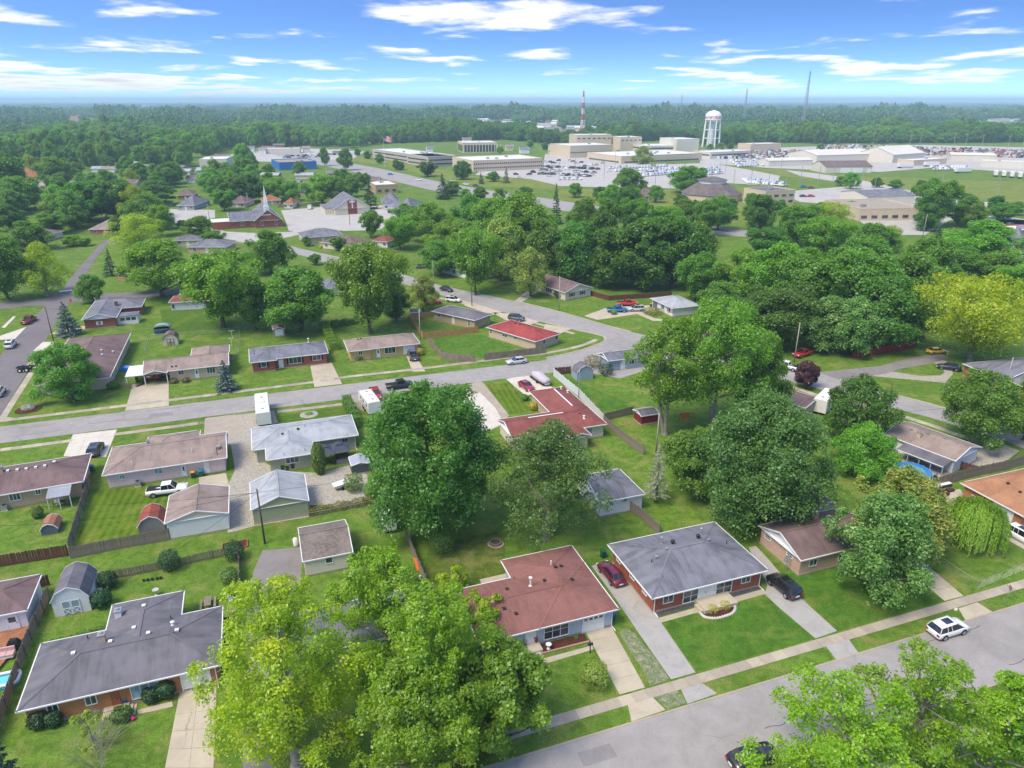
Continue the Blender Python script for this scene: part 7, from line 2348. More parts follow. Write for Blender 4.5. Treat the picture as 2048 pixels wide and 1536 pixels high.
x, y = G(325, 664)
r = empty('dome_tent', (x, y, 0), .3, 'pale blue domed canopy over a dark pool behind the barn shed', 'canopy')
MB().lathe([(1.9, 0), (1.9, .9), (1.85, .95)], 0, 0, 20).build('pool_wall', plain('pool_wall_navy', S(50, 70, 92)), r)
MB().rings([[(1.9 * math.cos(t), yy, .95 + 1.0 * math.sin(t)) for t in np.linspace(0, math.pi, 10)] for yy in (-.2, 1.8)], close_ends=False).build('canopy', plain('canopy_pale_blue', S(150, 172, 196)), r)
for k, u in enumerate((288, 296, 305, 315, 322)):
 r = empty('plant_pot', (*G(u, 1163 - k * 1.3), 0), 0, 'small dark plant pot in the row along the low picket fence', 'plant pot', 'plant pots along the low picket fence')
 MB().lathe([(.13, 0), (.18, .28), (.15, .28), (.14, .2)], 0, 0, 8).build('pot', DARKMETAL, r)
r = empty('propane_tank', (*G(592, 1092), 0), 0, 'white upright tank beside the pebble-roofed garage', 'tank')
MB().lathe([(.3, .05), (.32, .2), (.32, 1.1), (.2, 1.25), (.05, 1.3)], 0, 0, 12).build('tank', WHITE, r, True)
r = empty('play_slide', (*G(834, 1135), 0), .4, 'orange toy slide against the weathered fence', 'toy')
ORG = plain('toy_orange', S(232, 110, 44), .05)
MB().bar((0, -.9, .1), (0, .5, 1.1), .5, .06).build('chute', ORG, r)
MB().bar((-.2, .9, 0), (-.2, .5, 1.15), .06, .06).bar((.2, .9, 0), (.2, .5, 1.15), .06, .06).build('ladder', WHITE, r)
garden_chair(838, 1162, 20, WHITE, 'white chair at the foot of the weathered fence by the fire pit lawn')
garden_chair(252, 1408, 200, plain('chair_blue', S(60, 110, 170)), 'blue chair on the orange brick porch')
r = empty('pink_planter', (*G(267, 1440), 0), 0, 'bright pink planter on the lower left front lawn', 'plant pot')
MB().lathe([(.14, 0), (.22, .3), (.2, .32), (.05, .45)], 0, 0, 10).build('pot', plain('magenta', S(214, 30, 130), .05), r)
r = empty('satellite_dish', (*G(1571, 1142), 0), math.radians(200), 'pale satellite dish on a pole beside the pink brick house', 'satellite dish')
MB().tube((0, 0, 0), (0, 0, 1.7), .04, .04, 6).build('pole', STEEL, r)
MB().rings([[(q * math.cos(k * .5236), -d_ * .3, 1.8 + q * math.sin(k * .5236)) for k in range(12)] for q, d_ in ((.05, .5), (.3, .4), (.55, .1))]).build('dish', PALE, r)
r = empty('patio_clutter', (*G(120, 1012), 0), math.radians(GA), 'table and boxes under the metal patio cover', 'table')
MB().box(-.8, -.4, .7, .8, .4, .76).build('table_top', PLANK_BROWN, r)
for sx in (-.7, .7):
 for sy in (-.3, .3):
  MB().box(sx - .04, sy - .04, 0, sx + .04, sy + .04, .7).build('leg', PLANK_BROWN, r)
MB().box(-.5, -.3, .761, .1, .2, 1.05).build('box', WHITE, r)
for k, (u, v, c, lab) in enumerate(((1842, 948, S(60, 96, 140), 'blue patio chair left on the back porch'), (1868, 955, S(60, 96, 140), 'blue patio chair in the middle of the back porch'), (1890, 960, S(50, 80, 120), 'navy patio chair right on the back porch'))):
 garden_chair(u, v, 200 + 40 * k, plain('chair_navy%d' % k, c), lab)
r = empty('swing_set', (*G(1372, 850), 0), math.radians(GA), 'low wooden play frame with orange roof under the tall trees', 'play frame')
for sx in (-1.2, 1.2):
 for sy in (-.6, .6):
  MB().tube((sx, sy * 1.6, 0), (sx, sy * .4, 2.2), .06, .06, 6).build('leg', PLANK_TAN, r)
MB().tube((-1.4, 0, 2.2), (1.4, 0, 2.2), .07, .07, 6).build('beam', PLANK_TAN, r)
MB().face([(-1.3, -.9, 1.8), (.2, -.9, 1.8), (.2, 0, 2.5), (-1.3, 0, 2.5)]).face([(-1.3, .9, 1.8), (-1.3, 0, 2.5), (.2, 0, 2.5), (.2, .9, 1.8)]).build('roof', ORG, r)
# ---- trees: near block
tree('dark', 872, 1062, 748, 262, 'huge dense dark green maple in the middle, left of the sparse tree', near=True, seed=5, irr=.17)
tree('sparse', 1092, 1078, 835, 232, 'open grey-green tree with visible pale limbs behind the red-brown roof', near=True, seed=8)
tree('dark', 1508, 1040, 785, 252, 'broad green tree behind the slate-roofed duplex', near=True, seed=21, leafmat=LF_GG, irr=.2)
tree('mid', 1392, 985, 850, 130, 'smaller green tree left of the broad tree behind the duplex')
tree('silver', 1750, 1180, 985, 215, 'silver-green maple on the lawn in front of the pink brick house', near=True, seed=31, nl=65, irr=.38, sparse=.1)
tree('tan', 1782, 1108, 930, 200, 'tan-tinged maple rising behind the silver-green maple', near=True, seed=32, nl=60)
tree('lime', 596, 1530, 1140, 300, 'big lime green maple at the bottom, left of the shaded drive', near=True, seed=41)
tree('lime', 770, 1330, 1082, 195, 'lime green tree beside the pebble-roofed garage', near=True, seed=42, leafmat=LF_LIME2, nl=60)
tree('lime', 872, 1490, 1160, 270, 'lime green maple right of centre at the bottom, over the pale blue house corner', near=True, seed=43, nl=75, leafmat=LF_LIME2)
tree('fresh', 1003, 1490, 1285, 190, 'dense fresh green tree touching the front lawn of the pale blue house', near=True, seed=44, nl=55)
tree('lime', 845, 1580, 1330, 250, 'lime green tree at the bottom edge between the drive and the sidewalk', near=True, seed=45, nl=60, leafmat=LF_LIME2)
tree('lime', 955, 1285, 1190, 118, 'olive green bushy tree against the red-brown roof', near=True, seed=46, nl=28, cb=.02)
tree('lime', 905, 1195, 1132, 62, 'small bright green sapling beside the back patio', near=True, seed=47, nl=16, cb=.05)
tree('lime', 1640, 1640, 1352, 310, 'fresh green street tree at the bottom right over the black sedan', near=True, seed=51, leafmat=LF_LIME2, nl=52, sparse=.22, irr=.5)
tree('lime', 1815, 1590, 1300, 270, 'tall fresh green street tree in the lower right corner', near=True, seed=52, leafmat=LF_LIME2, nl=42, sparse=.22, irr=.5)
tree('lime', 1965, 1600, 1335, 200, 'fresh green tree at the right edge of the lower right group', near=True, seed=53, leafmat=LF_LIME2, nl=32, sparse=.22, irr=.5)
tree('fresh', 2060, 1640, 1400, 170, 'fresh green tree cut off by the lower right corner', near=True, seed=54, nl=35)
tree('con', 30, 1640, 1440, 130, 'dark evergreen cut off by the lower left corner', near=True, leaf=.35)
tree('tall', 1330, 868, 625, 150, 'tall fresh green tree with twin pale trunks at the street corner', near=True, seed=61, cb=.3, sparse=.15)
tree('tall', 1425, 858, 585, 185, 'tallest green tree with pale trunk right of the twin-trunked one', near=True, seed=62, cb=.28, sparse=.1)
tree('mid', 1500, 845, 660, 110, 'dark green tree right of the tall pale-trunked trees')
tree('dome', 1722, 945, 850, 132, 'dense yellow-green dome-shaped tree beside the blue pool', near=True, seed=63, nl=50)
tree('tall', 1706, 885, 748, 130, 'dark green tree behind the white camper', near=True, seed=64, nl=50, leaf=.34, leafmat=LF_DARK, cb=.05, stems=1)
tree('tall', 1940, 888, 735, 150, 'grey-green tree between the diagonal street and the gravel drive', near=True, seed=65, nl=50, leaf=.36, leafmat=LF_MID, cb=.12, stems=1)
tree('fresh', 2046, 880, 748, 120, 'fresh green tree cut off by the right edge above the gravel drive')
tree('yellow', 1940, 722, 553, 236, 'golden yellow-green maple with pale limbs at the right', near=True, seed=66, nl=60, leaf=.5)
tree('fresh', 143, 800, 682, 124, 'round green tree on the corner lawn at the left', near=True, seed=67, nl=50, cb=.03, leafmat=LF_MID)
tree('plum', 1610, 776, 722, 44, 'purple-leaved plum tree beside the diagonal street', near=True, seed=68, leaf=.36)
tree('blue', 453.6, 781, 718, 56, 'dense blue spruce in front of the tan brick house', near=True, step=.32, leaf=.36, cb=.0)
tree('blue', 139, 670, 598, 56, 'blue spruce at the left street corner', near=True, step=.5, leaf=.4)
x, y, H, R = tree_dims(1938, 1088, 1000, 108)
r = empty('willow_tree', (x, y, 0), 0, 'weeping willow on the fenced lawn at the right', 'tree')
c, t = make_willow(3, H, R, LF_WILLOW)
link('crown', c, r)
link('trunk', t, r)
x, y, H, R = tree_dims(1311, 1005, 878, 58)
r = empty('dying_tree', (x, y, 0), 0, 'thin dying grey conifer beside the white garage', 'tree')
c, t = make_conifer(7, H, R, LF_GREY, step=.6, nb=10, leaf=.3, dens=.6, cb=.18, bark=BARKPALE)
link('crown', c, r)
link('trunk', t, r)
x, y = G(640, 948)
r = empty('arborvitae_tree', (x, y, 0), 0, 'columnar yellow-green evergreen against the sage green house', 'tree')
fo, st_ = make_bush(9, 5.4, 1.05, LF_ARB, 5200, .2, .05, 2.6)
link('crown', fo, r)
link('trunk', st_, r)
x, y, H, R = tree_dims(205, 1560, 1440, 120)
r = empty('bare_shrub', (x, y, 0), 0, 'bare pale-twigged shrub at the bottom left', 'shrub')
link('branches', make_bare(3, max(H, 2.6), 1.6, BARKPALE, 4, 9), r)
tree('lime', 190, 1500, 1425, 70, 'yellow-green ornamental tree in front of the orange brick wall', near=True, seed=71, nl=14, nc=9, leaf=.16, cb=.1)
# ---- shrubs and hedges
for u, v, w_, h_, m, lab, shp in (
 (334, 1150, 42, 46, LF_YEW, 'conical clipped yew in front of the low picket fence', 2.0),
 (465, 1128, 40, 42, LF_YEW, 'rounded yew at the end of the low picket fence', 2.2),
 (211, 1184, 36, 38, LF_YEW, 'round clipped yew behind the white barn shed', 2.4),
 (198, 1222, 38, 38, LF_YEW, 'round clipped yew beside the white barn shed door', 2.4),
 (328, 1404, 36, 42, LF_YEW, 'round clipped yew left of the white garage door', 2.4),
 (298, 1412, 34, 34, LF_YEW, 'round clipped yew under the picture window', 2.4),
 (71, 1466, 40, 40, LF_YEW, 'dark yew at the left end of the orange brick wall', 2.2),
 (103, 1460, 32, 34, LF_YEW, 'dark yew beside the front air conditioner', 2.2),
 (237, 1450, 38, 26, LF_DARK, 'box-shaped green shrub below the front porch', 3.2),
 (1190, 1388, 60, 56, LF_TAN, 'round olive shrub on the front lawn beside the concrete drive', 2.4),
 (455, 1175, 34, 40, LF_SILVER, 'tall leafy perennial clump along the board fence', 2.0),
 (466, 1192, 24, 22, LF_YEW, 'small dark shrub beside the plastic chairs', 2.0),
 (1213, 754, 30, 24, LF_YEW, 'round clipped shrub right of the pale blue shed', 2.4),
 (1186, 740, 36, 26, LF_RED, 'rusty green shrub behind the pale blue shed', 2.2),
 (1222, 738, 26, 30, LF_DARK, 'dark shrub between the black SUV and the blue house', 2.2),
 (1050, 803, 16, 12, LF_MID, 'green shrub at the corner of the maroon-roofed house', 2.2),
 (1068, 822, 18, 16, LF_GOLD, 'golden shrub beside the maroon-roofed house', 2.2),
 (505, 668, 74, 44, LF_DARK, 'broad dark shrub mass behind the red brick house', 2.2),
 (95, 790, 26, 34, LF_GOLD, 'golden flowering shrub on the corner lawn', 2.0),
 (222, 780, 24, 14, LF_DARK, 'low dark shrub by the low picket fence', 2.2),
 (345, 768, 14, 9, LF_RED, 'rusty clipped shrub left in front of the tan brick house', 2.4),
 (370, 766, 14, 9, LF_RED, 'rusty clipped shrub right in front of the tan brick house', 2.4),
 (840, 712, 14, 15, LF_GOLD, 'yellow shrub beside the yellow brick garage', 2.2),
 (716, 722, 22, 10, LF_MID, 'low shrub under the yellow brick wall', 2.2),
 (72, 1040, 22, 26, LF_ARB, 'round shrub beside the blue-grey shed', 2.2),
 (884, 1120, 48, 62, LF_DARK, 'dark shrub under the huge maple', 2.0),
 (1124, 598, 32, 14, LF_YEW, 'clipped shrub row left in front of the cream house', 2.2),
 (1147, 595, 30, 20, LF_MID, 'rounded shrub in front of the cream house', 2.2),
 (1170, 592, 18, 15, LF_YEW, 'dark shrub right of the cream house', 2.2),
 (1228, 630, 12, 10, LF_FRESH, 'small round shrub in front of the blue pickup', 2.2),
 (1308, 632, 40, 12, LF_RED, 'colourful flower bed shrubs in front of the white house', 2.2),
 (1603, 1145, 18, 18, LF_FRESH, 'light green shrub at the corner of the pink brick house', 2.0),
 (455, 448, 8, 6, LF_GOLD, 'yellow shrub in front of the church wing', 2.2),
 (525, 453, 12, 7, LF_YEW, 'dark shrub left under the church gable', 2.2),
 (552, 452, 12, 7, LF_YEW, 'dark shrub right under the church gable', 2.2),
 (645, 497, 14, 9, LF_GOLD, 'bright yellow shrub in front of the brown-roofed cream house', 2.2),
 (705, 990, 40, 40, LF_MID, 'leafy garden clump beside the dark metal shed', 2.0),
 (740, 1000, 30, 34, LF_FRESH, 'pale green garden clump against the huge maple', 2.0),
):
 bush(u, v, w_, h_, m, lab, leaf=.17 if v > 900 else (.24 if v > 600 else .5), n=2200 if v > 900 else 1000, shape=shp)
def hedge(P, Q, W, H, mat, label, leaf=.2, dens=90):
 a, b = np.array(G(*P)), np.array(G(*Q))
 L = float(np.linalg.norm(b - a))
 r = empty('hedge', (a[0], a[1], 0), math.atan2(b[1] - a[1], b[0] - a[0]), label, 'hedge')
 link('foliage', make_hedge(int(P[0]), L, W, H, mat, dens, leaf), r)
hedge((679, 700), (655, 655), 1.8, 1.7, LF_FRESH, 'tall green hedge between the red brick and the yellow brick houses', .26, 60)
hedge((724, 855), (700, 806), 1.4, 1.9, LF_ARB, 'clipped hedge between the sage green house and the travel trailer', .22)
hedge((620, 1034), (742, 1010), .9, 1.0, LF_RED, 'rust-flowered hedge along the alley fence', .2)
hedge((95, 1292), (215, 1258), .5, .35, LF_ARB, 'low strip of bright green plants behind the charcoal-roofed house', .14)
hedge((1580, 1010), (1560, 985), .8, 1.2, LF_MID, 'hedge beside the half-hidden white garage')
hedge((612, 1146), (700, 1128), .6, .5, LF_MID, 'low green plants against the cream block garage', .18)
hedge((665, 655), (722, 648), 1.6, 1.4, LF_DARK, 'dark hedge at the back of the yellow brick garden', .3, 50)
# ---- trees: middle distance, one by one
MIDTREES = [
 ('fresh', 325, 592, 475, 152, 'round fresh green tree above the left crossing street'),
 ('fresh', 448, 655, 500, 190, 'tall yellowish green tree with pale forked trunk behind the tan brick house'),
 ('mid', 540, 546, 457, 90, 'round green tree in front of the church street'),
 ('mid', 602, 662, 530, 140, 'broad green tree behind the red brick house'),
 ('fresh', 742, 668, 482, 136, 'tall fresh green tree behind the yellow brick house'),
 ('tan', 845, 622, 547, 62, 'thin olive tree beside the red pickup near the pine shed'),
 ('dark', 792, 642, 572, 66, 'dark green tree left of the pine shed'),
 ('mid', 510, 660, 560, 80, 'green tree left behind the broad tree of the red brick house'),
 ('lime', 95, 592, 482, 100, 'yellow-green drooping tree left of the left street'),
 ('mid', 18, 600, 456, 112, 'tall green tree cut off by the left edge'),
 ('con', 222, 552, 495, 34, 'pointed conifer beside the left street'),
 ('mid', 187, 606, 546, 60, 'bushy green tree at the left street crossing'),
 ('lime', 285, 506, 424, 104, 'yellow-green tree above the round fresh green tree'),
 ('fresh', 324, 472, 408, 58, 'light green tree left of the church street bend'),
 ('mid', 401, 480, 430, 62, 'round tree beside the church street bend'),
 ('mid', 428, 487, 462, 44, 'small spreading tree below the round tree at the church street'),
 ('dark', 180, 442, 360, 112, 'dark tree mass left of the top of the left street'),
 ('dark', 238, 438, 356, 92, 'dark spreading tree right of the dark mass at the left'),
 ('mid', 128, 436, 384, 70, 'green tree left of the dark mass at the left'),
 ('dark', 312, 412, 358, 86, 'dark round tree by the teal house'),
 ('mid', 118, 376, 310, 76, 'umbrella-shaped tree beside the far left bend'),
 ('mid', 45, 420, 350, 90, 'green tree at the far left above the long shed'),
 ('dark', 12, 400, 300, 100, 'dark tree at the far left edge'),
 ('mid', 60, 500, 440, 80, 'green tree behind the yellow-green drooping one'),
 ('dark', 20, 460, 405, 60, 'round dark tree left of the long pale shed'),
 ('mid', 110, 468, 425, 60, 'green tree right behind the long pale shed'),
 ('fresh', 146, 492, 470, 38, 'small open lawn tree left of the left street'),
 ('fresh', 172, 492, 475, 28, 'smallest lawn tree beside the left street'),
 ('mid', 235, 470, 432, 36, 'grey-green tree at the top of the left street'),
 ('mid', 450, 422, 378, 50, 'tree left behind the brick church'),
 ('dark', 470, 408, 352, 60, 'dark tree behind the brick church wing'),
 ('dark', 505, 404, 344, 56, 'tall dark tree behind the church roof'),
 ('fresh', 555, 398, 352, 62, 'light green tree behind the steeple'),
 ('fresh', 585, 402, 358, 40, 'light tree right of the steeple'),
 ('fresh', 645, 408, 347, 74, 'broad light green tree behind the church car park'),
 ('mid', 678, 408, 352, 44, 'tree left behind the second church'),
 ('con', 742, 418, 352, 36, 'dark conifer right of the second church'),
 ('con', 886, 398, 344, 42, 'dark conifer beside the highway'),
 ('mid', 742, 476, 420, 52, 'dark green tree right of the church car park'),
 ('mid', 677, 502, 474, 34, 'small tree on the diagonal street lawn'),
 ('mid', 615, 492, 472, 20, 'small round tree beside the grey-roofed cream house'),
 ('mid', 632, 530, 508, 28, 'small tree beside the diagonal street'),
 ('mid', 702, 394, 350, 42, 'tree beside the second church roof'),
 ('mid', 722, 380, 344, 36, 'tree behind the second church'),
 ('fresh', 858, 484, 402, 86, 'light green tree at the left end of the wood'),
 ('mid', 820, 470, 408, 70, 'green tree at the left tip of the wood'),
 ('fresh', 800, 500, 430, 70, 'light green tree below the left tip of the wood'),
 ('fresh', 905, 522, 440, 110, 'broad light tree in the left part of the wood'),
 ('mid', 945, 482, 386, 80, 'round green tree at the back of the wood'),
 ('fresh', 990, 505, 388, 110, 'big light green tree at the back of the wood'),
 ('fresh', 1045, 530, 380, 150, 'largest light green tree in the wood'),
 ('tan', 1000, 562, 432, 104, 'olive tree in the front of the wood'),
 ('fresh', 952, 590, 452, 98, 'light green tree right of the white house at the wood edge'),
 ('mid', 1088, 562, 432, 108, 'green tree in the middle of the wood'),
 ('tan', 1062, 592, 490, 72, 'drooping olive tree in front of the wood'),
 ('mid', 880, 552, 478, 72, 'green tree behind the white house at the wood edge'),
 ('dark', 1150, 565, 440, 122, 'dark tree behind the cream house'),
 ('dark', 1212, 542, 392, 92, 'tall dark tree at the back of the wood'),
 ('dark', 1225, 572, 450, 130, 'broad dark tree right behind the cream house'),
 ('dark', 1292, 575, 430, 132, 'broad dark tree in the right of the wood'),
 ('dark', 1342, 572, 425, 122, 'tall dark tree in the right of the wood'),
 ('mid', 1385, 566, 440, 110, 'green tree at the right end of the wood'),
 ('con', 1113, 448, 362, 32, 'tall thin conifer standing above the wood'),
 ('mid', 1165, 482, 392, 72, 'green tree right of the thin conifer'),
 ('mid', 1390, 605, 505, 88, 'green tree behind the white house with flower bed'),
 ('mid', 1265, 470, 395, 70, 'green tree at the back right of the wood'),
 ('fresh', 1330, 460, 410, 80, 'light green tree at the back right of the wood'),
 ('mid', 1412, 470, 395, 60, 'green tree below the pyramid church'),
 ('fresh', 1480, 606, 495, 122, 'light green tree right of the white house'),
 ('fresh', 1548, 626, 478, 150, 'big light green tree left in the right-hand wood'),
 ('mid', 1622, 655, 500, 185, 'big green tree in the right-hand wood'),
 ('mid', 1700, 664, 492, 150, 'green tree in the middle of the right-hand wood'),
 ('dark', 1560, 694, 565, 145, 'dark tree behind the red pickup'),
 ('silver', 1650, 700, 590, 130, 'grey-green tree left of the barn red fence'),
 ('silver', 1706, 708, 590, 120, 'grey thin-leaved tree above the barn red fence'),
 ('dark', 1770, 694, 545, 150, 'dark tree behind the barn red fence'),
 ('mid', 1805, 645, 500, 158, 'green tree left of the golden maple'),
 ('mid', 1838, 605, 470, 120, 'green tree behind the golden maple'),
 ('fresh', 1645, 522, 432, 108, 'light green tree at the back of the right-hand wood'),
 ('mid', 1592, 492, 408, 98, 'green tree below the two-storey church wing'),
 ('lime', 1655, 482, 400, 88, 'yellow-green tree at the back of the right-hand wood'),
 ('dark', 1530, 524, 452, 90, 'dark tree left at the back of the right-hand wood'),
 ('mid', 1742, 524, 442, 98, 'green tree behind the tan school'),
 ('lime', 1775, 505, 448, 60, 'yellowish tree in front of the tan school'),
 ('mid', 1715, 570, 470, 110, 'green tree among the right-hand wood tops'),
 ('fresh', 1960, 535, 438, 150, 'big fresh green tree at the right by the brick shop'),
 ('mid', 1995, 580, 505, 130, 'green tree right below the brick shop'),
 ('con', 1862, 530, 452, 72, 'grey-green conifer left of the big fresh tree at the right'),
 ('mid', 1905, 570, 495, 110, 'green tree between the golden maple and the big fresh tree'),
 ('fresh', 2040, 612, 530, 100, 'fresh green tree at the right edge above the golden maple'),
 ('dark', 1470, 700, 590, 110, 'dark tree right of the white house'),
 ('mid', 1440, 640, 560, 80, 'green tree behind the tallest pale-trunked tree'),
 ('mid', 1862, 455, 356, 92, 'big dark lone tree beside the field'),
 ('mid', 1915, 450, 408, 50, 'tree right of the big lone tree beside the field'),
 ('mid', 1255, 394, 333, 70, 'lone tree at the edge of the office car park'),
 ('mid', 1378, 387, 330, 78, 'broad lone tree left of the pyramid church'),
 ('tan', 1287, 333, 290, 46, 'tan-green tree in front of the low tan building'),
 ('dark', 855, 353, 322, 40, 'round clipped tree left on the campus lawn'),
 ('dark', 926, 359, 320, 42, 'round clipped tree right on the campus lawn'),
 ('con', 1012, 366, 332, 18, 'small conifer on the campus lawn'),
 ('mid', 987, 363, 342, 26, 'small round tree on the campus lawn'),
 ('con', 963, 368, 342, 14, 'smallest conifer on the campus lawn'),
 ('mid', 793, 340, 316, 16, 'thin young tree in front of the office wing'),
 ('mid', 650, 332, 292, 22, 'conical tree beside the highway'),
 ('mid', 1502, 415, 384, 30, 'round tree in front of the pyramid church'),
 ('con', 1530, 420, 398, 20, 'small conifer in front of the church wing'),
 ('mid', 1752, 375, 354, 28, 'left one of two small round field trees'),
 ('mid', 1790, 378, 358, 26, 'right one of two small round field trees'),
 ('dark', 365, 455, 440, 30, 'dark shrub-like tree on the church street'),
 ('mid', 2005, 440, 405, 60, 'tree at the right edge beside the school'),
]
for sp, u, vb, vt, wv, lab in MIDTREES:
 tree(sp, u, vb, vt, wv, lab)
# ---- far side: lots, highway, offices, yards
LOT = paving('lot_concrete', S(184, 179, 172), .2, crack=False, scale=.3)
sheet('church_lot', [(562, 421), (656, 413), (720, 412), (800, 410), (800, 428), (760, 460), (690, 462), (640, 458), (578, 462), (570, 440)], .05, LOT)
sheet('church_street', [(330, 418), (430, 420), (430, 436), (400, 440), (380, 448), (450, 463), (500, 466), (580, 464), (620, 452), (640, 458), (580, 474), (500, 486), (450, 478), (360, 456), (340, 440)], .055, LOT)
sheet('back_street', [(60, 365), (150, 362), (150, 368), (130, 372), (90, 380), (130, 392), (100, 396), (60, 378)], .05, STREET)
sheet('back_street', [(260, 414), (345, 409), (345, 413), (262, 419)], .05, CONC)
sheet('shop_lot', [(440, 312), (520, 302), (620, 297), (730, 303), (705, 318), (640, 326), (560, 324), (470, 322)], .055, LOT)
sheet('highway', [(560, 300), (620, 312), (760, 337), (870, 362), (960, 378), (1100, 398), (1240, 420), (1420, 452), (1560, 468), (1560, 480), (1400, 466), (1200, 436), (1080, 412), (960, 394), (860, 380), (760, 356), (640, 330), (540, 308)], .06, STREET)
sheet('campus_lawn', [(660, 306), (760, 312), (860, 336), (900, 342), (950, 352), (1130, 362), (1140, 372), (1100, 378), (960, 372), (870, 354), (760, 330), (660, 316)], .05, FIELD)
sheet('office_lot', [(1090, 308), (1160, 312), (1210, 322), (1300, 330), (1420, 326), (1500, 340), (1560, 352), (1550, 372), (1450, 366), (1400, 378), (1300, 376), (1180, 374), (1120, 372), (1060, 358), (950, 350), (960, 342), (1086, 338)], .07, LOT)
sheet('field', [(1420, 336), (1560, 338), (1640, 344), (1700, 352), (1850, 358), (2100, 366), (2100, 410), (1880, 396), (1740, 372), (1560, 352), (1460, 348)], .06, FIELD)
sheet('field', [(1900, 372), (2150, 366), (2150, 410), (2000, 404)], .08, FIELD)
sheet('church_grass', [(1120, 378), (1400, 380), (1500, 374), (1560, 380), (1600, 400), (1560, 440), (1420, 450), (1240, 418), (1110, 398)], .05, FIELD)
sheet('service_road', [(1570, 340), (1640, 348), (1720, 360), (1880, 394), (2100, 418), (2100, 426), (1870, 404), (1700, 368), (1600, 352)], .09, LOT)
sheet('church_lot', [(1560, 384), (1680, 374), (1760, 372), (1830, 384), (1860, 396), (1820, 420), (1720, 414), (1600, 404)], .07, LOT)
sheet('yard_hardstanding', [(1400, 300), (1530, 296), (1660, 292), (1850, 290), (2100, 296), (2100, 350), (1960, 340), (1860, 336), (1760, 344), (1640, 340), (1540, 336), (1400, 326)], .05, LOT)
sheet('shop_lot', [(1990, 440), (2100, 440), (2100, 520), (2040, 520), (2000, 470)], .06, LOT)
sheet('right_lot', [(1660, 402), (1700, 398), (1830, 410), (2060, 440), (2060, 452), (1900, 440), (1850, 470), (1760, 470)], .06, LOT)
sheet('crop_field', [(1860, 258), (2100, 262), (2100, 250), (1870, 247), (1800, 250)], .1, grass('crop', S(96, 140, 70), S(110, 154, 80), S(130, 150, 90)))
sheet('crop_field', [(1510, 246), (1660, 246), (1700, 250), (1560, 254)], .1, FIELD)
TANW = plain('office_tan_stone', S(222, 204, 176), .08, .4)
CREAMW = plain('steel_cream', S(226, 220, 204), .06, .4)
GREYW = plain('office_grey_stone', S(196, 186, 174), .08, .4)
FLATROOFS = []
def block_building(name, label, A, B, D, h, wall, roof=None, strips=(), cols=0, parapet=.6, cat='building', gable=0.0, bays=None):
 ax_, ay_ = G(*A)
 bx_, by_ = G(*B)
 W = math.hypot(bx_ - ax_, by_ - ay_)
 an = math.atan2(by_ - ay_, bx_ - ax_)
 r = empty(name, (ax_, ay_, 0), an, label, cat)
 HOUSE_SPOTS.append(((ax_ + bx_) / 2 - math.sin(an) * D / 2, (ay_ + by_) / 2 + math.cos(an) * D / 2, max(W, D) * .6))
 if gable:
  mb = MB().box(0, 0, 0, W, D, h)
  mb.build('wall', wall, r)
  zr = h + gable * D / 2
  MB().face([(0, .02, h), (0, D / 2, zr), (0, D - .02, h)]).build('gable_wall', wall, r)
  MB().face([(W, .02, h), (W, D - .02, h), (W, D / 2, zr)]).build('gable_wall', wall, r)
  MB().face([(-.4, -.4, h - .1), (W + .4, -.4, h - .1), (W + .4, D / 2, zr + .1), (-.4, D / 2, zr + .1)]).face([(-.4, D + .4, h - .1), (-.4, D / 2, zr + .1), (W + .4, D / 2, zr + .1), (W + .4, D + .4, h - .1)]).build('roof', roof or MEMBRANE, r)
 else:
  MB().box(0, 0, 0, W, D, h).build('wall', wall, r)
  MB().box(.35, .35, h, W - .35, D - .35, h + .05).build('roof', roof or MEMBRANE, r)
  pm = MB().box(-.05, -.05, h, W + .05, .3, h + parapet).box(-.05, D - .3, h, W + .05, D + .05, h + parapet).box(-.05, .301, h, .3, D - .301, h + parapet).box(W - .3, .301, h, W + .05, D - .301, h + parapet)
  pm.build('parapet', wall, r)
  rr_ = random.Random(int(A[0]))
  for k in range(max(1, int(W * D / 900))):
   x_, y_ = rr_.uniform(.2, .8) * W, rr_.uniform(.2, .8) * D
   MB().box(x_ - 1.2, y_ - .9, h + .05, x_ + 1.2, y_ + .9, h + 1.4).build('roof_unit', STEEL, r)
 for z0, z1 in strips:
  if cols:
   n = int(W / cols)
   wm = MB().box(-.3 * cols, -.12, z0, .3 * cols, -.02, z1).mesh('window', GLASS)
   for k in range(n):
    link('window', wm, r, ((k + .5) * W / n, 0, 0))
  else:
   MB().box(W * .04, -.1, z0, W * .96, -.02, z1).build('window_band', GLASS, r)
   MB().box(-.1, D * .06, z0, -.02, D * .94, z1).build('window_band', GLASS, r)
 for d0, d1, z1, m in (bays or ()):
  MB().box(W * d0, -.14, 0, W * d1, -.02, z1).build('bay_door', m, r)
 return r
block_building('office_block', 'long two-storey tan office block with two rows of square windows', (947, 344), (1085, 338), 48, 8.6, TANW, None, ((2.2, 3.4), (5.6, 6.8)), 1.9)
block_building('office_block', 'grey stone office block with dark window bands left of the tan one', (857, 334), (911, 331), 42, 8.0, GREYW, None, ((1.6, 2.8), (5, 6.2)))
block_building('office_block', 'long grey stone office wing running back along the highway', (746, 315), (856, 333), 30, 8.0, GREYW, None, ((1.6, 2.8), (5, 6.2)))
r = block_building('office_block', 'tall colonnaded office building with dark glass front behind the others', (926, 306), (994, 305), 40, 10.5, TANW, None, ((1.0, 8.4),))
for k in range(13):
 MB().box(k * 3.5 + 1, -.5, 0, k * 3.5 + 1.6, -.15, 9).build('column', CREAM, r)
block_building('plant_building', 'tan plant building with a row of small windows below the red and white mast', (1140, 316), (1224, 313), 45, 11.5, TANW, None, ((4.6, 5.8),), 2.4)
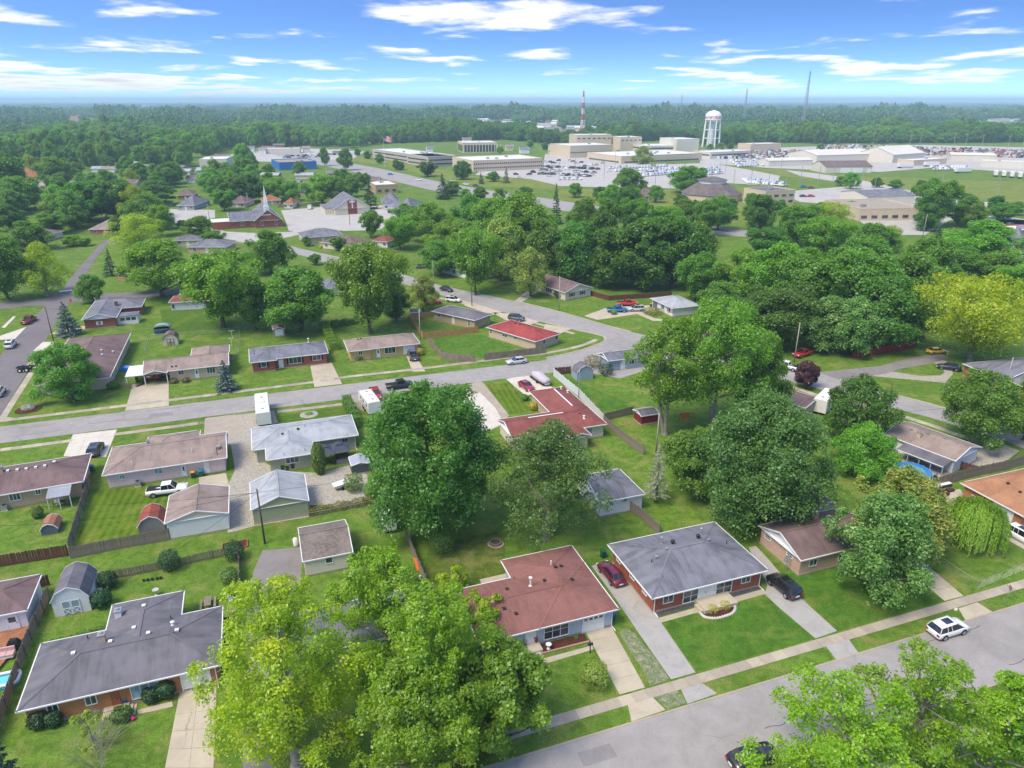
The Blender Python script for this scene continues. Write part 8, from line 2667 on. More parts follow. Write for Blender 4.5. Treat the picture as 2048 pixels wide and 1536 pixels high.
block_building('plant_building', 'low tan wing left of the plant building', (1096, 307), (1141, 311), 40, 7, TANW, None, ((2, 3.2),))
block_building('plant_building', 'tan block raised behind the plant building', (1152, 304), (1222, 303), 30, 18, TANW, None, ((14, 15.2),), 6)
block_building('plant_building', 'square tan tower block right of the plant building', (1240, 305), (1282, 304), 30, 16, TANW, None, ((12.5, 13.6),), 5)
block_building('plant_building', 'long low tan building with white roof and dark ground floor band', (1242, 328), (1403, 321), 60, 6.5, TANW, None, ((.8, 2.0),))
block_building('plant_building', 'windowless cream block beside the water tower', (1352, 308), (1396, 307), 40, 15, CREAMW)
block_building('plant_building', 'white roofed hall between the square tower block and the cream block', (1285, 308), (1352, 307), 40, 8, CREAMW, None, ((5, 6.5),))
block_building('steel_shed', 'long low cream steel shed at the yard edge', (1537, 333), (1624, 331), 18, 5, CREAMW, CREAMW, gable=.18, cat='shed')
block_building('steel_shed', 'wide cream steel hall behind the long low shed', (1632, 326), (1751, 322), 40, 7, CREAMW, CREAMW, gable=.18, cat='shed')
block_building('steel_shed', 'workshop with brown roof and white bay doors in the yard', (1650, 346), (1743, 345), 24, 5, CREAMW, ROOF_BROWN, gable=.3, cat='shed', bays=((.32, .55, 3.8, WHITE), (.58, .8, 3.8, WHITE), (.9, .99, 3.0, WHITE)))
block_building('steel_shed', 'cream gable-ended hall with two roller doors in the yard', (1784, 326), (1847, 321), 36, 7.5, CREAMW, CREAMW, gable=.35, cat='shed', bays=((.15, .3, 4, WHITE),))
block_building('steel_shed', 'low tan store right of the gable-ended hall', (1826, 332), (1892, 328), 16, 4.5, TANW, cat='shed')
block_building('steel_shed', 'long white store at the right end of the yard', (1900, 322), (1990, 324), 20, 6, CREAMW, CREAMW, gable=.15, cat='shed')
block_building('steel_shed', 'pale open-sided store behind the trailer row at the right', (1960, 334), (2060, 338), 16, 5, CREAMW, MEMBRANE, cat='shed')
block_building('plant_building', 'low cream hall between the cream block and the steel sheds', (1420, 318), (1500, 314), 26, 6, CREAMW, None, ((3, 4.2),))
block_building('plant_building', 'small tan gatehouse beside the fenced truck yard', (1500, 306), (1560, 304), 22, 9, TANW, None)
block_building('warehouse', 'long pale warehouse behind the far housing row', (1860, 262), (1950, 264), 40, 8, CREAMW, None)
block_building('warehouse', 'long pale warehouse behind the grey lattice mast', (1592, 268), (1672, 266), 50, 9, CREAMW, None)
block_building('warehouse', 'pale warehouse with flat roof far right of the mast', (1708, 272), (1768, 271), 40, 8, CREAMW, None)
block_building('warehouse', 'white warehouse beyond the power line at the far right', (1852, 275), (1912, 274), 60, 9, CREAMW, CREAMW, gable=.1)
block_building('warehouse', 'low white building beyond the water tower', (1470, 262), (1500, 261), 40, 7, CREAMW)
block_building('shop_building', 'blue-fronted supermarket with flat grey roof beside the highway', (560, 341), (634, 338), 38, 6, plain('shop_blue', S(44, 120, 196)), plain('roof_brownish', S(168, 152, 138)))
block_building('shop_building', 'white store with orange stripe behind the trees', (400, 335), (455, 334), 34, 6.5, CREAMW, None, bays=((0, .5, 6.4, CREAMW),))
block_building('shop_building', 'long pale fuel station canopy and shops beyond the supermarket', (520, 308), (600, 307), 16, 5, CREAMW)
block_building('shop_building', 'tan flat-roofed clinic beside the dark conifer', (752, 388), (796, 386), 26, 5, BR_TAN, None, ((1.2, 2.6),), 4)
block_building('school_building', 'tan school with flat roofs behind the right-hand wood', (1716, 442), (1840, 440), 34, 5.5, TANW, plain('roof_tan_gravel', S(176, 160, 142)), ((1.2, 2.6),), 5)
block_building('school_building', 'white gable hall beside the church car park', (1732, 412), (1826, 409), 24, 5.5, CREAMW, ROOF_GREY, gable=.15)
block_building('shop_building', 'brick shop with orange awning at the right edge', (2030, 488), (2100, 486), 14, 5, BR_RED, None, ((1, 3),), 3)
block_building('church_wing', 'two-storey tan church wing right of the pyramid roof', (1528, 412), (1587, 408), 18, 7.5, TANW, ROOF_DARK, ((1.2, 2.4), (4.6, 5.8)), 5)
block_building('brick_tower', 'square red brick tower building far away at the left', (144, 253), (160, 253), 30, 22, BR_PINK)
block_building('brick_annex', 'low pale annex right of the far brick tower', (160, 255), (192, 255), 40, 8, BR_PINK, None)
block_building('warehouse', 'white flat building among the trees at the far left', (54, 270), (94, 268), 40, 7, CREAMW)
block_building('housing_row', 'far pale row of houses near the left horizon', (50, 224), (112, 223), 60, 10, CREAMW, ROOF_TAN, gable=.2)
block_building('housing_row', 'long pale housing estate near the horizon left of centre', (160, 219), (300, 218.5), 120, 12, CREAMW, ROOF_LIGHT, gable=.1)
for k, (u, v, wv, m, rf, lab) in enumerate((
 (478, 304, 14, WHITEW, ROOF_GREY, 'white house left behind the fuel station'), (500, 300, 16, WHITEW, ROOF_GREY, 'two-storey white house behind the fuel station'), (524, 303, 16, WHITEW, ROOF_TAN, 'cream house right behind the fuel station'),
 (690, 304, 18, WHITEW, ROOF_DARK, 'dark roofed white house beside the highway bend'), (612, 300, 16, CREAMW, ROOF_TAN, 'tan roofed house at the highway bend'), (1050, 302, 20, WHITEW, ROOF_GREY, 'white two-storey house behind the offices'),
 (1108, 296, 18, WHITEW, ROOF_BROWN, 'white house with brown roof left of the red and white mast'), (1020, 297, 16, SD_CREAM, ROOF_TAN, 'cream house behind the colonnaded office'), (935, 282, 18, WHITEW, ROOF_RED, 'red roofed white house far behind the offices'),
 (48, 306, 22, WHITEW, ROOF_BROWN, 'brown roofed white house at the far left'), (60, 312, 18, BR_TAN, ROOF_RED, 'tan house beside the brown roofed one at the far left'), (700, 282, 18, CREAMW, ROOF_BROWN, 'house far behind the flag'),
 (1770, 252, 22, BR_TAN, ROOF_BROWN, 'tan house in the far row left'), (1790, 251, 22, SD_GREY, ROOF_DARK, 'grey house in the far row middle'), (1812, 252, 22, BR_YELLOW, ROOF_TAN, 'yellow house in the far row'), (1834, 251, 20, BR_RED, ROOF_BROWN, 'red brick house in the far row right'),
 (250, 290, 14, WHITEW, ROOF_GREY, 'grey roofed house near the thin mast'), (380, 300, 16, CREAMW, ROOF_BROWN, 'brown roofed house in the trees left of the store'), (295, 338, 16, SD_SKY, ROOF_GREY, 'pale blue house in the trees left of the store'),
 (262, 370, 22, SD_TAN, ROOF_BROWN, 'brown roofed house behind the dark tree mass'), (380, 362, 20, WHITEW, ROOF_BROWN, 'white house behind the dark round tree'), (400, 345, 18, SD_SKY, ROOF_LIGHT, 'pale house below the white store'), (860, 300, 14, WHITEW, ROOF_GREY, 'white house glimpsed left of the colonnaded office'),
)):
 HM = House('far_house', lab, (u - wv / 2, v - 4), (u + wv / 2, v - 4.2), (u + wv / 2, v - 8), rf, m, 5.0 if v < 310 else 3.0, .4, e0='g', e1='g', D=10)
 HM.finish()
rr = random.Random(8)
for k in range(75):
 u, v = rr.uniform(-20, 740), 405 - 150 * rr.random() ** .8
 if 330 < u < 800 and v > 392 or 380 < u < 650 and 314 < v < 345:
  continue
 x, y = G(u, v)
 if any((x - a) ** 2 + (y - b) ** 2 < (q + 12) ** 2 for a, b, q in HOUSE_SPOTS):
  continue
 wv = 15 * 1422 / y
 rf = rr.choice((ROOF_BROWN, ROOF_GREY, ROOF_TAN, ROOF_LIGHT, ROOF_DARK))
 h = House('far_house', 'small roof glimpsed among the far trees on the left', (u - wv / 2, v - 2), (u + wv / 2, v - 2 + rr.uniform(-.6, .6)), (u, v - 6), rf, rr.choice((WHITEW, SD_CREAM, BR_TAN, BR_ORANGE)), 3.0, .36, e0='g', e1='g', D=9, group='small houses among the far left trees')
 h.finish()
ROOF_SLATEBR = shingle('shingle_slate_brown', S(124, 114, 112))
x0, y0 = G(1380, 406)
x1, y1 = G(1490, 405)
W = x1 - x0
r = empty('pyramid_church', ((x0 + x1) / 2, y0 + W / 2, 0), 0, 'tan church with a great brown pyramid roof and clerestory', 'church')
HOUSE_SPOTS.append(((x0 + x1) / 2, y0 + W / 2, W * .75))
def sq(q, z, n=8, ph=math.pi / 8):
 return [(q * math.cos(ph + k * 2 * math.pi / n), q * math.sin(ph + k * 2 * math.pi / n), z) for k in range(n)]
R0 = W * .54
MB().rings([sq(R0, 0), sq(R0, 4.0)]).build('wall', TANW, r)
MB().rings([sq(R0 * 1.04, 3.9), sq(R0 * .5, 9.6)]).build('roof', ROOF_SLATEBR, r)
MB().rings([sq(R0 * .46, 9.4), sq(R0 * .46, 11.6)]).build('clerestory', WHITE, r)
MB().rings([sq(R0 * .52, 11.5), sq(R0 * .1, 13.2)]).build('upper_roof', ROOF_SLATEBR, r)
x, y = G(1421, 294)
r = empty('water_tower', (x, y, 0), 0, 'white legged water tower lettered with the town name', 'water tower')
Ht = ztop(221, y)
Rt = 31 / 2 * (y * CP + CAM_H * SP) / FOC
zb = ztop(243, y)
prof = [(.3, zb - 2.2), (Rt * .55, zb - 1.4), (Rt * .93, zb + .5), (Rt, zb + 2.2), (Rt, zb + (Ht - zb) * .5), (Rt * .9, zb + (Ht - zb) * .72), (Rt * .62, zb + (Ht - zb) * .9), (Rt * .2, Ht), (.05, Ht + .2)]
MB().lathe(prof, 0, 0, 28).build('tank', plain('tank_white', (.74, .74, .74, 1), .05), r, True)
for k in range(8):
 t = k * math.pi / 4 + .2
 MB().tube((Rt * 1.12 * math.cos(t), Rt * 1.12 * math.sin(t), 0), (Rt * .95 * math.cos(t), Rt * .95 * math.sin(t), zb + 1.5), .9, .8, 8).build('leg', WHITE, r)
MB().tube((0, 0, 0), (0, 0, zb - 2), 2.4, 2.4, 14).build('riser', WHITE, r)
for z in (zb * .35, zb * .68):
 MB().rings(torus_path([(Rt * 1.06 * math.cos(k * math.pi / 4 + .2), Rt * 1.06 * math.sin(k * math.pi / 4 + .2)) for k in range(8)], z, .4, 5), close_ends=False).build('brace_ring', WHITE, r)
MB().rings(torus_path([(Rt * 1.03 * math.cos(k * .26), Rt * 1.03 * math.sin(k * .26)) for k in range(24)], zb + 2.2, .3, 5), close_ends=False).build('catwalk', WHITE, r)
REDL = plain('letter_red', S(190, 60, 70), .05)
word = 'PLAINFIELD'
view = math.atan2(-y, -x)
for k, ch in enumerate(word):
 t = view - .32 + (k - 4.5) * .27
 letters(ch, 4.4, REDL, r, ((Rt + .12) * math.cos(t), (Rt + .12) * math.sin(t), zb + (Ht - zb) * .38), math.pi / 2, t + math.pi / 2, .1, 'letter')
def mast(u, vb, vt, label, cols, w0=5.0, w1=1.0, name='lattice_mast', seg=9):
 x, y = G(u, vb)
 h = ztop(vt, y)
 r = empty(name, (x, y, 0), .3, label, 'mast')
 rad = .34 if len(cols) > 1 else .24
 for s in range(seg):
  z0, z1 = h * s / seg, h * (s + 1) / seg
  a_, b_ = w0 + (w1 - w0) * (s / seg) ** .8, w0 + (w1 - w0) * ((s + 1) / seg) ** .8
  mb = MB()
  c0 = [(a_ * math.cos(k * 2.0944) / 1.5, a_ * math.sin(k * 2.0944) / 1.5, z0) for k in range(3)]
  c1 = [(b_ * math.cos(k * 2.0944) / 1.5, b_ * math.sin(k * 2.0944) / 1.5, z1) for k in range(3)]
  for k in range(3):
   mb.tube(c0[k], c1[k], rad, rad, 5)
   j = (k + 1) % 3
   n = 3
   for q in range(n):
    p = lambda c, d, t: tuple(c[i] + (d[i] - c[i]) * t for i in range(3))
    mb.tube(p(c0[k], c1[k], q / n), p(c0[j], c1[j], (q + 1) / n), rad * .55, rad * .55, 4)
    mb.tube(p(c0[j], c1[j], q / n), p(c0[k], c1[k], (q + 1) / n), rad * .55, rad * .55, 4)
  mb.build('section', cols[s % len(cols)], r)
 MB().tube((0, 0, h - 1), (0, 0, h * 1.06), .18, .1, 5).build('antenna', STEEL, r)
 return r
MASTR, MASTG = plain('mast_red', S(210, 110, 96), .08), plain('mast_grey', S(166, 176, 188), .08)
mast(1164, 285, 182, 'red and white banded lattice mast behind the plant building', [MASTR, WHITE], 8.5, 1.0)
mast(1360, 246, 190, 'grey antenna mast left of the water tower', [MASTG], 3, 1.2)
mast(1486, 255, 178, 'grey lattice mast right of the water tower', [MASTG], 7, 1.4)
mast(1602, 276, 142, 'tall grey lattice mast, the highest on the skyline', [MASTG], 8, 1.4, seg=14)
mast(249, 300, 245, 'thin mast rising from the trees at the left', [POLEPALE], .9, .5)
lp = MB().tube((0, 0, 0), (0, 0, 13), .22, .16, 6).box(-.9, -.1, 12.8, .9, .1, 13).mesh('lamp_post', STEEL)
for k, (u, v) in enumerate([(1180, 318), (1230, 330), (1275, 350), (1310, 372), (1240, 372), (1208, 356), (1150, 350), (1118, 362), (1340, 376), (1368, 365), (1420, 378), (1450, 350), (1466, 380), (1500, 382), (1535, 386), (1570, 380), (1600, 372), (1636, 372), (1665, 366), (1720, 384), (1745, 400), (1880, 384), (1992, 402), (1440, 338), (1560, 352)]):
 x, y = G(u, v)
 o = link('lamp_post', lp, None, (x, y, 0), .5)
 tag(o, 'tall thin lamp post in the far car parks and yards', 'lamp post', 'lamp posts of the far lots')
pl = MB().tube((0, 0, 0), (0, 0, 20), .22, .16, 6).box(-1.8, -.1, 18.6, 1.8, .1, 18.9).mesh('line_pole', POLEPALE)
tops = []
for u, v in [(1530, 290), (1558, 292), (1818, 298), (1838, 298), (1928, 304), (1960, 306), (2012, 310), (1712, 290), (1676, 286), (1745, 290), (1905, 300), (2040, 314)]:
 x, y = G(u, v)
 o = link('line_pole', pl, None, (x, y, 0), .2)
 tag(o, 'pale power pole behind the equipment yard', 'pole', 'power poles along the far yard')
 tops.append((x, y, 18.7))
tops.sort()
for k in range(len(tops) - 1):
 o = wire(tops[k], tops[k + 1], 'power line strung behind the equipment yard', 2.0, .06)
 o['group'] = 'power lines along the far yard'
rr = random.Random(12)
cl = {'white': 'white', 'silver': 'silver', 'black': 'black', 'slate': 'slate', 'cherry': 'red', 'grey': 'grey'}
for k, (u, v, c, kd) in enumerate([(1089, 325, 'white', 'suv'), (1100, 325, 'grey', 'suv'), (1107, 327, 'black', 'pickup'), (1117, 322, 'black', 'suv'), (1100, 337, 'black', 'sedan'), (1146, 324, 'cherry', 'pickup'), (1152, 328, 'white', 'suv'), (1162, 326, 'grey', 'suv'), (1170, 333, 'black', 'sedan'), (1182, 332, 'white', 'van'), (1192, 331, 'silver', 'suv'), (1134, 340, 'white', 'van'), (1032, 350, 'grey', 'suv'), (1040, 356, 'white', 'sedan'), (1058, 350, 'grey', 'suv'), (1067, 346, 'black', 'suv'), (1080, 349, 'grey', 'sedan'), (1094, 349, 'slate', 'sedan'), (1098, 353, 'white', 'suv'), (1114, 347, 'white', 'suv'), (1160, 351, 'white', 'van'), (1158, 360, 'white', 'van'), (1142, 360, 'white', 'van'), (1125, 360, 'white', 'van'), (1183, 350, 'white', 'suv'), (1218, 343, 'white', 'sedan'), (1065, 344, 'slate', 'sedan'), (1088, 343, 'silver', 'sedan'), (1205, 327, 'silver', 'suv'), (1140, 322, 'white', 'suv')]):
 far_car(kd, *G(u, v), rr.choice((.1, 3.2)) + rr.uniform(-.08, .08), c, '%s %s parked in the office car park' % (cl[c], {'suv': 'SUV', 'sedan': 'car', 'pickup': 'pickup', 'van': 'van'}[kd]), 'vehicles in the office car park')
def van_rows(P, Q, R_, nr, nc, label, group, kinds=('van', 'van', 'pickup'), cols_=('white',), drop=.12, seed=1):
 rg = random.Random(seed)
 for i in range(nr):
  for j in range(nc):
   if rg.random() < drop:
    continue
   s, t = (i + .5) / nr, (j + .5) / nc
   u = P[0] + (Q[0] - P[0]) * t + (R_[0] - P[0]) * s
   v = P[1] + (Q[1] - P[1]) * t + (R_[1] - P[1]) * s
   far_car(rg.choice(kinds), *G(u, v), rg.choice((.6, .65)) + rg.uniform(-.06, .06), rg.choice(cols_), label, group, scale=1.1)
van_rows((560, 312), (690, 308), (570, 318), 2, 20, 'car outside the shops beyond the supermarket', 'cars outside the far shops', ('sedan', 'suv', 'pickup'), ('white', 'silver', 'grey', 'black', 'cherry'), .5, 21)
van_rows((1085, 330), (1200, 336), (1075, 352), 3, 22, 'car in the marked rows of the office car park', 'cars in rows of the office car park', ('sedan', 'suv', 'pickup'), ('white', 'silver', 'grey', 'black', 'slate', 'cherry', 'tan'), .45, 2)
van_rows((1215, 334), (1340, 330), (1250, 352), 3, 20, 'white fleet van in the rows beside the office car park', 'fleet vans beside the office car park', seed=3)
van_rows((1285, 345), (1345, 340), (1290, 356), 2, 9, 'white fleet van in the rows left of the lone tree', 'fleet vans left of the lone tree', seed=4)
van_rows((1405, 338), (1430, 336), (1420, 352), 3, 5, 'white fleet van right of the lone tree', 'fleet vans right of the lone tree', seed=5)
van_rows((1460, 322), (1530, 318), (1480, 336), 4, 13, 'white fleet truck packed in the fenced yard', 'fleet trucks in the fenced yard', seed=6)
van_rows((1486, 360), (1560, 366), (1500, 368), 3, 14, 'white fleet van beside the pyramid church field', 'fleet vans beside the church field', seed=7)
van_rows((1860, 334), (1930, 334), (1870, 342), 2, 12, 'white fleet truck at the far right of the yard', 'fleet trucks at the right of the yard', seed=8)
for k, (u, v, c) in enumerate(((1607, 375, 'blue'), (1622, 377, 'cherry'), (1606, 394, 'slate'), (1622, 394, 'red'))):
 far_car('sedan', *G(u, v), .1, c, ('blue car', 'red car beside the blue one', 'dark blue car nearer the church wing', 'bright red car nearer the church wing')[k] + ' in the church car park', None)
def semi(u, v, deg, label, L=14.0):
 x, y = G(u, v)
 r = empty('semi_trailer', (x, y, .06), math.radians(deg), label, 'trailer')
 MB().box(-L / 2, -1.3, 1.1, L / 2, 1.3, 4.0).build('box', RVBODY, r)
 MB().box(-L / 2, -1.1, .7, L / 2, 1.1, 1.09).build('chassis', DARKMETAL, r)
 for x_ in (-L / 2 + 1, -L / 2 + 2.2):
  for s in (-1, 1):
   MB().tube((x_, s * .9, .5), (x_, s * 1.25, .5), .5, .5, 10).build('wheel', RUBBER, r)
 return r
semi(1810, 336, 8, 'white box trailer left of the low tan store')
semi(1862, 333, 8, 'white box trailer behind the fleet trucks')
semi(1925, 346, 12, 'white box trailer parked alone at the field edge')
for k in range(7):
 semi(1990 + k * 16, 352 + k * 1.2, 60, 'white box trailer in the row at the far right edge')['group'] = 'box trailers in the right edge row'
rr = random.Random(77)
mb = MB()
ymats = [plain('yard_white', (.6, .6, .6, 1)), plain('yard_red', S(186, 96, 80)), plain('yard_grey', S(130, 130, 134)), plain('yard_dark', S(60, 62, 66)), plain('yard_tan', S(190, 170, 140)), plain('yard_blue', S(70, 100, 140))]
for k in range(1900):
 if rr.random() < .68:
  u, v = rr.uniform(1640, 2060), rr.uniform(291, 305) + 0
  v += max(0, (u - 1640)) * .028
 else:
  u, v = rr.uniform(1430, 1620), rr.uniform(303, 318)
 x, y = G(u, v)
 s = rr.uniform(.7, 2.0)
 m = rr.choices(range(6), ((3, .35, 2.4, 1.2, 1.8, .5) if u < 1830 else (3, 1.8, 2, 1, 1.5, .3)))[0]
 a_ = rr.uniform(0, 3)
 mb.prism([(x + s * math.cos(a_ + q) * (1.4 if i % 2 else .9), y + s * math.sin(a_ + q)) for i, q in enumerate((.5, 2.6, 3.7, 5.8))], 0.05, rr.uniform(1.0, 3.2), m)
tag(mb.build('equipment_yard', ymats), 'packed rows of machinery and stock in the far yard', 'equipment', kind='stuff')
# ---- woods to the horizon
def inpoly(p, poly):
 x, y = p
 c = False
 j = len(poly) - 1
 for i in range(len(poly)):
  if (poly[i][1] > y) != (poly[j][1] > y) and x < (poly[j][0] - poly[i][0]) * (y - poly[i][1]) / (poly[j][1] - poly[i][1]) + poly[i][0]:
   c = not c
  j = i
 return c
def pix(x, y, z=0.0):
 f = y * CP + (CAM_H - z) * SP
 d = y * -SP + (CAM_H - z) * CP
 return 1024 + FOC * x / f, 768 + FOC * d / f
CLEAR = [
 [(690, 302), (760, 288), (1010, 280), (1100, 288), (1140, 292), (1400, 276), (1420, 292), (1560, 286), (1640, 288), (2200, 284), (2200, 440), (1880, 440), (1850, 462), (1700, 450), (1560, 462), (1420, 450), (1250, 418), (1100, 392), (960, 388), (880, 382), (760, 352), (650, 330), (560, 316), (470, 312), (470, 298), (600, 296)],
 [(330, 412), (560, 420), (556, 408), (650, 402), (800, 392), (812, 420), (760, 470), (700, 500), (900, 572), (860, 600), (560, 505), (440, 490), (330, 455)],
 [(1500, 243), (1720, 243), (1720, 254), (1500, 256)],
 [(1770, 245), (2200, 244), (2200, 264), (1860, 262), (1770, 256)],
 [(395, 318), (460, 318), (460, 340), (395, 340)],
 [(440, 300), (620, 292), (730, 300), (660, 356), (545, 356), (440, 330)],
 [(385, 318), (470, 318), (470, 352), (385, 352)],
 [(255, 404), (350, 402), (350, 424), (255, 424)],
 [(60, 356), (160, 356), (160, 398), (60, 398)],
 [(150, 475), (250, 470), (250, 500), (190, 610), (60, 760), (-60, 900), (-60, 700), (90, 600)],
 [(700, 385), (860, 380), (880, 400), (700, 420)],
 [(0, 455), (90, 455), (90, 478), (0, 478)],
 [(1960, 430), (2200, 430), (2200, 525), (1990, 520)],
 [(165, 440), (250, 440), (250, 475), (165, 475)],
 [(130, 236), (200, 236), (200, 258), (130, 258)],
 [(560, 300), (720, 296), (720, 312), (560, 318)],
]
for u, v, wv, hv in ((105, 222.5, 70, 4), (235, 220, 90, 3), (390, 226, 70, 5), (560, 231, 90, 5), (705, 222, 100, 3.5), (830, 229, 70, 4), (990, 223, 90, 3.5), (1120, 234, 60, 5), (1290, 226, 90, 4), (1555, 227, 100, 4), (1700, 233, 110, 5), (1960, 227, 130, 4)):
 q_ = [(u - wv / 2, v), (u - wv * .3, v - hv / 2), (u + wv * .35, v - hv * .45), (u + wv / 2, v + hv * .1), (u + wv * .2, v + hv / 2), (u - wv * .35, v + hv * .4)]
 CLEAR.append(q_)
 sheet('far_field', q_, .2, FIELD)
rng = np.random.default_rng(4)
rr = random.Random(3)
for k, (u, v) in enumerate([(760, 328), (800, 340), (715, 312), (735, 318), (690, 318), (1110, 302), (1180, 300), (1090, 300), (1060, 296), (1000, 308), (1236, 310), (1420, 300), (1440, 302), (1460, 300), (1405, 292), (1500, 292), (1640, 300), (1680, 372), (1700, 378), (1840, 392), (1930, 425), (1950, 430), (1880, 430), (1560, 425), (1460, 425), (1440, 436), (1360, 415), (1310, 405), (1270, 400), (1500, 440), (1600, 440), (1640, 430), (1150, 395), (1200, 402), (1240, 408), (1990, 425), (2030, 430), (1700, 425), (905, 392), (930, 398), (960, 400), (1000, 402), (1050, 402)]):
 x, y = G(u, v)
 cr, tr = variant(rr.choice(('mid', 'dark', 'fresh')), 0)
 r_ = rr.uniform(3, 5.5)
 root = empty('broadleaf_tree', (x, y, 0), rr.uniform(0, 6), 'tree dotted about the offices, churches and far lots', 'tree', 'trees dotted about the far lots')
 root.scale = (r_ / VAR_R, r_ / VAR_R, r_ * rr.uniform(1.6, 2.1) / VAR_H)
 link('crown', cr, root)
 link('trunk', tr, root)
 TREE_SPOTS.append((x, y, r_))
cells = {}
for (x, y, R) in TREE_SPOTS:
 cells.setdefault((int(x // 20), int(y // 20)), []).append((x, y, R))
def tree_clear(x, y, r):
 cx, cy = int(x // 20), int(y // 20)
 for i in range(cx - 1, cx + 2):
  for j in range(cy - 1, cy + 2):
   for (a, b, R) in cells.get((i, j), ()):
    if (a - x) ** 2 + (b - y) ** 2 < (R * .7 + r * .55) ** 2:
     return False
 return True
def noise2(x, y):
 return (math.sin(x * .011 + 1.3) * math.sin(y * .009 + .4) + .6 * math.sin(x * .027 + y * .013) + .4 * math.sin(x * .06 - y * .041 + 2))
cand = []
CLEARINGS = []
ys = 330.0
tries = 0
while ys < 15500:
 sp = 11.0 if ys < 700 else (12.0 if ys < 1400 else 12.0 * (ys / 1400) ** 1.05)
 half = ys * .80 + 30
 n = int(2 * half / sp)
 for i in range(n):
  x = -half + (i + rng.random()) * sp
  y = ys + rng.uniform(-.5, .5) * sp
  if ys < 1000 and rng.random() < (.55 if x < -60 and ys < 850 else .24):
   continue
  u, v = pix(x, y)
  if u < -140 or u > 2190:
   continue
  if ys < 6000 and any(inpoly((u, v), c) for c in CLEAR):
   continue
  if 900 < ys < 9000 and noise2(x * .45 + 300, y * .22 + 90) > .8:
   CLEARINGS.append((x, y, u, v))
   continue
  if ys < 620 and noise2(x, y) < -.35:
   continue
  r = sp * rng.uniform(.46, .72)
  if ys < 1600:
   if any((x - a) ** 2 + (y - b) ** 2 < (q * .62 + r * .5) ** 2 or (b - (60 if b > 280 else 26) < y < b and abs(x - a * y / b) < q * .8 + r * .3) for a, b, q in HOUSE_SPOTS):
    continue
   if not tree_clear(x, y, r):
    continue
  cand.append((x, y, r, u, v))
 ys += sp * (.86 if ys < 2500 else 1.0 * (ys / 2500) ** .35)
rr = random.Random(9)
fh = []
for wm_, rm_ in ((CREAMW, ROOF_LIGHT), (WHITEW, ROOF_TAN), (BR_TAN, ROOF_BROWN), (CREAMW, MEMBRANE)):
 m_ = MB().box(-7, -4.5, 0, 7, 4.5, 3.4)
 m_.face([(-7.3, -4.9, 3.3), (7.3, -4.9, 3.3), (7.3, 0, 5.4), (-7.3, 0, 5.4)], 1).face([(7.3, 4.9, 3.3), (-7.3, 4.9, 3.3), (-7.3, 0, 5.4), (7.3, 0, 5.4)], 1)
 m_.face([(-7, -4.5, 3.4), (-7, 0, 5.3), (-7, 4.5, 3.4)]).face([(7, -4.5, 3.4), (7, 4.5, 3.4), (7, 0, 5.3)])
 fh.append(m_.mesh('far_house', [wm_, rm_]))
rr.shuffle(CLEARINGS)
for (x, y, u, v) in CLEARINGS[:190]:
 o = link('far_house', rr.choice(fh), None, (x, y, 0), rr.choice((.34, 1.9, .1)))
 k_ = rr.uniform(1, 1.5) * (1.0 if y < 2500 else 1.8)
 o.scale = (k_ * rr.uniform(1, 2.4), k_, k_)
 tag(o, 'tiny pale roof in a clearing of the far woods', 'house', 'tiny roofs in the far woods')
zone = lambda u, v: ('far left neighbourhood' if u < 420 else 'trees behind the brick church' if u < 760 else 'wood behind the offices' if u < 1130 else 'wood behind the plant' if u < 1450 else 'trees along the far yards')
ind = sorted(cand, key=lambda c: c[1])
n_ind = max(0, 296 - len(TREE_SPOTS))
SPN = {'dark': 'dark green', 'mid': 'green', 'fresh': 'light green', 'con': 'dark pointed', 'lime': 'yellow-green'}
rr = random.Random(31)
for (x, y, r, u, v) in ind[:n_ind]:
 sp = rr.choices(['dark', 'mid', 'fresh', 'con', 'lime'], (4, 5, 3, .4, .5))[0]
 k = rr.randrange(2)
 cr, tr = variant(sp, k)
 H = r * rr.uniform(1.7, 2.3)
 root = empty('conifer_tree' if sp == 'con' else 'broadleaf_tree', (x, y, 0), rr.uniform(0, 6), '%s tree in the %s' % (SPN[sp], zone(u, v)), 'tree', 'trees of the ' + zone(u, v))
 root.scale = (r / VAR_R, r / VAR_R, H / VAR_H)
 link('crown', cr, root)
 link('trunk', tr, root)
rest = ind[n_ind:]
FAR_DARK = leafm('leaf_far_dark', (0.04, 0.13, 0.03, 1), (0.085, 0.21, 0.045, 1), hue=.05, trans=.4)
FAR_MID = leafm('leaf_far_mid', (0.07, 0.18, 0.03, 1), (0.17, 0.31, 0.05, 1), hue=.06, trans=.4)
def lowtree(seed, mat, n=432, leaf=1.6):
 g = np.random.default_rng(seed)
 nl = 12
 P, Nn = [], []
 for i in range(nl):
  th = i * 2.4
  t = (i + .5) / nl
  d = 4.4 * math.sqrt(max(0, 1 - (t * 1.05 - .3) ** 2)) * (.9 if i % 3 else .3)
  c = np.array([d * math.cos(th), d * math.sin(th), 2.6 + 7.4 * t])
  dd = unit(g.normal(size=(n // nl, 3)) + np.array([c[0] / 5, c[1] / 5, .5]))
  P.append(c + dd * g.uniform(1.5, 2.2, size=(n // nl, 1)))
  Nn.append(dd + g.normal(size=dd.shape) * .3 + UP * .3)
 P = np.concatenate(P)
 P[:, 2] = np.clip(P[:, 2], .3, 12)
 return leaf_mesh('canopy', P, np.concatenate(Nn), leaf * g.uniform(.7, 1.3, len(P)), np.clip(g.normal(.45, .25, len(P)), 0, 1), mat, .8, g)
lows = [lowtree(i, (FAR_DARK, FAR_MID, FAR_DARK, FAR_MID)[i]) for i in range(4)]
src = []
for i, me in enumerate(lows):
 src.append(bpy.data.objects.new('canopy_source', me))
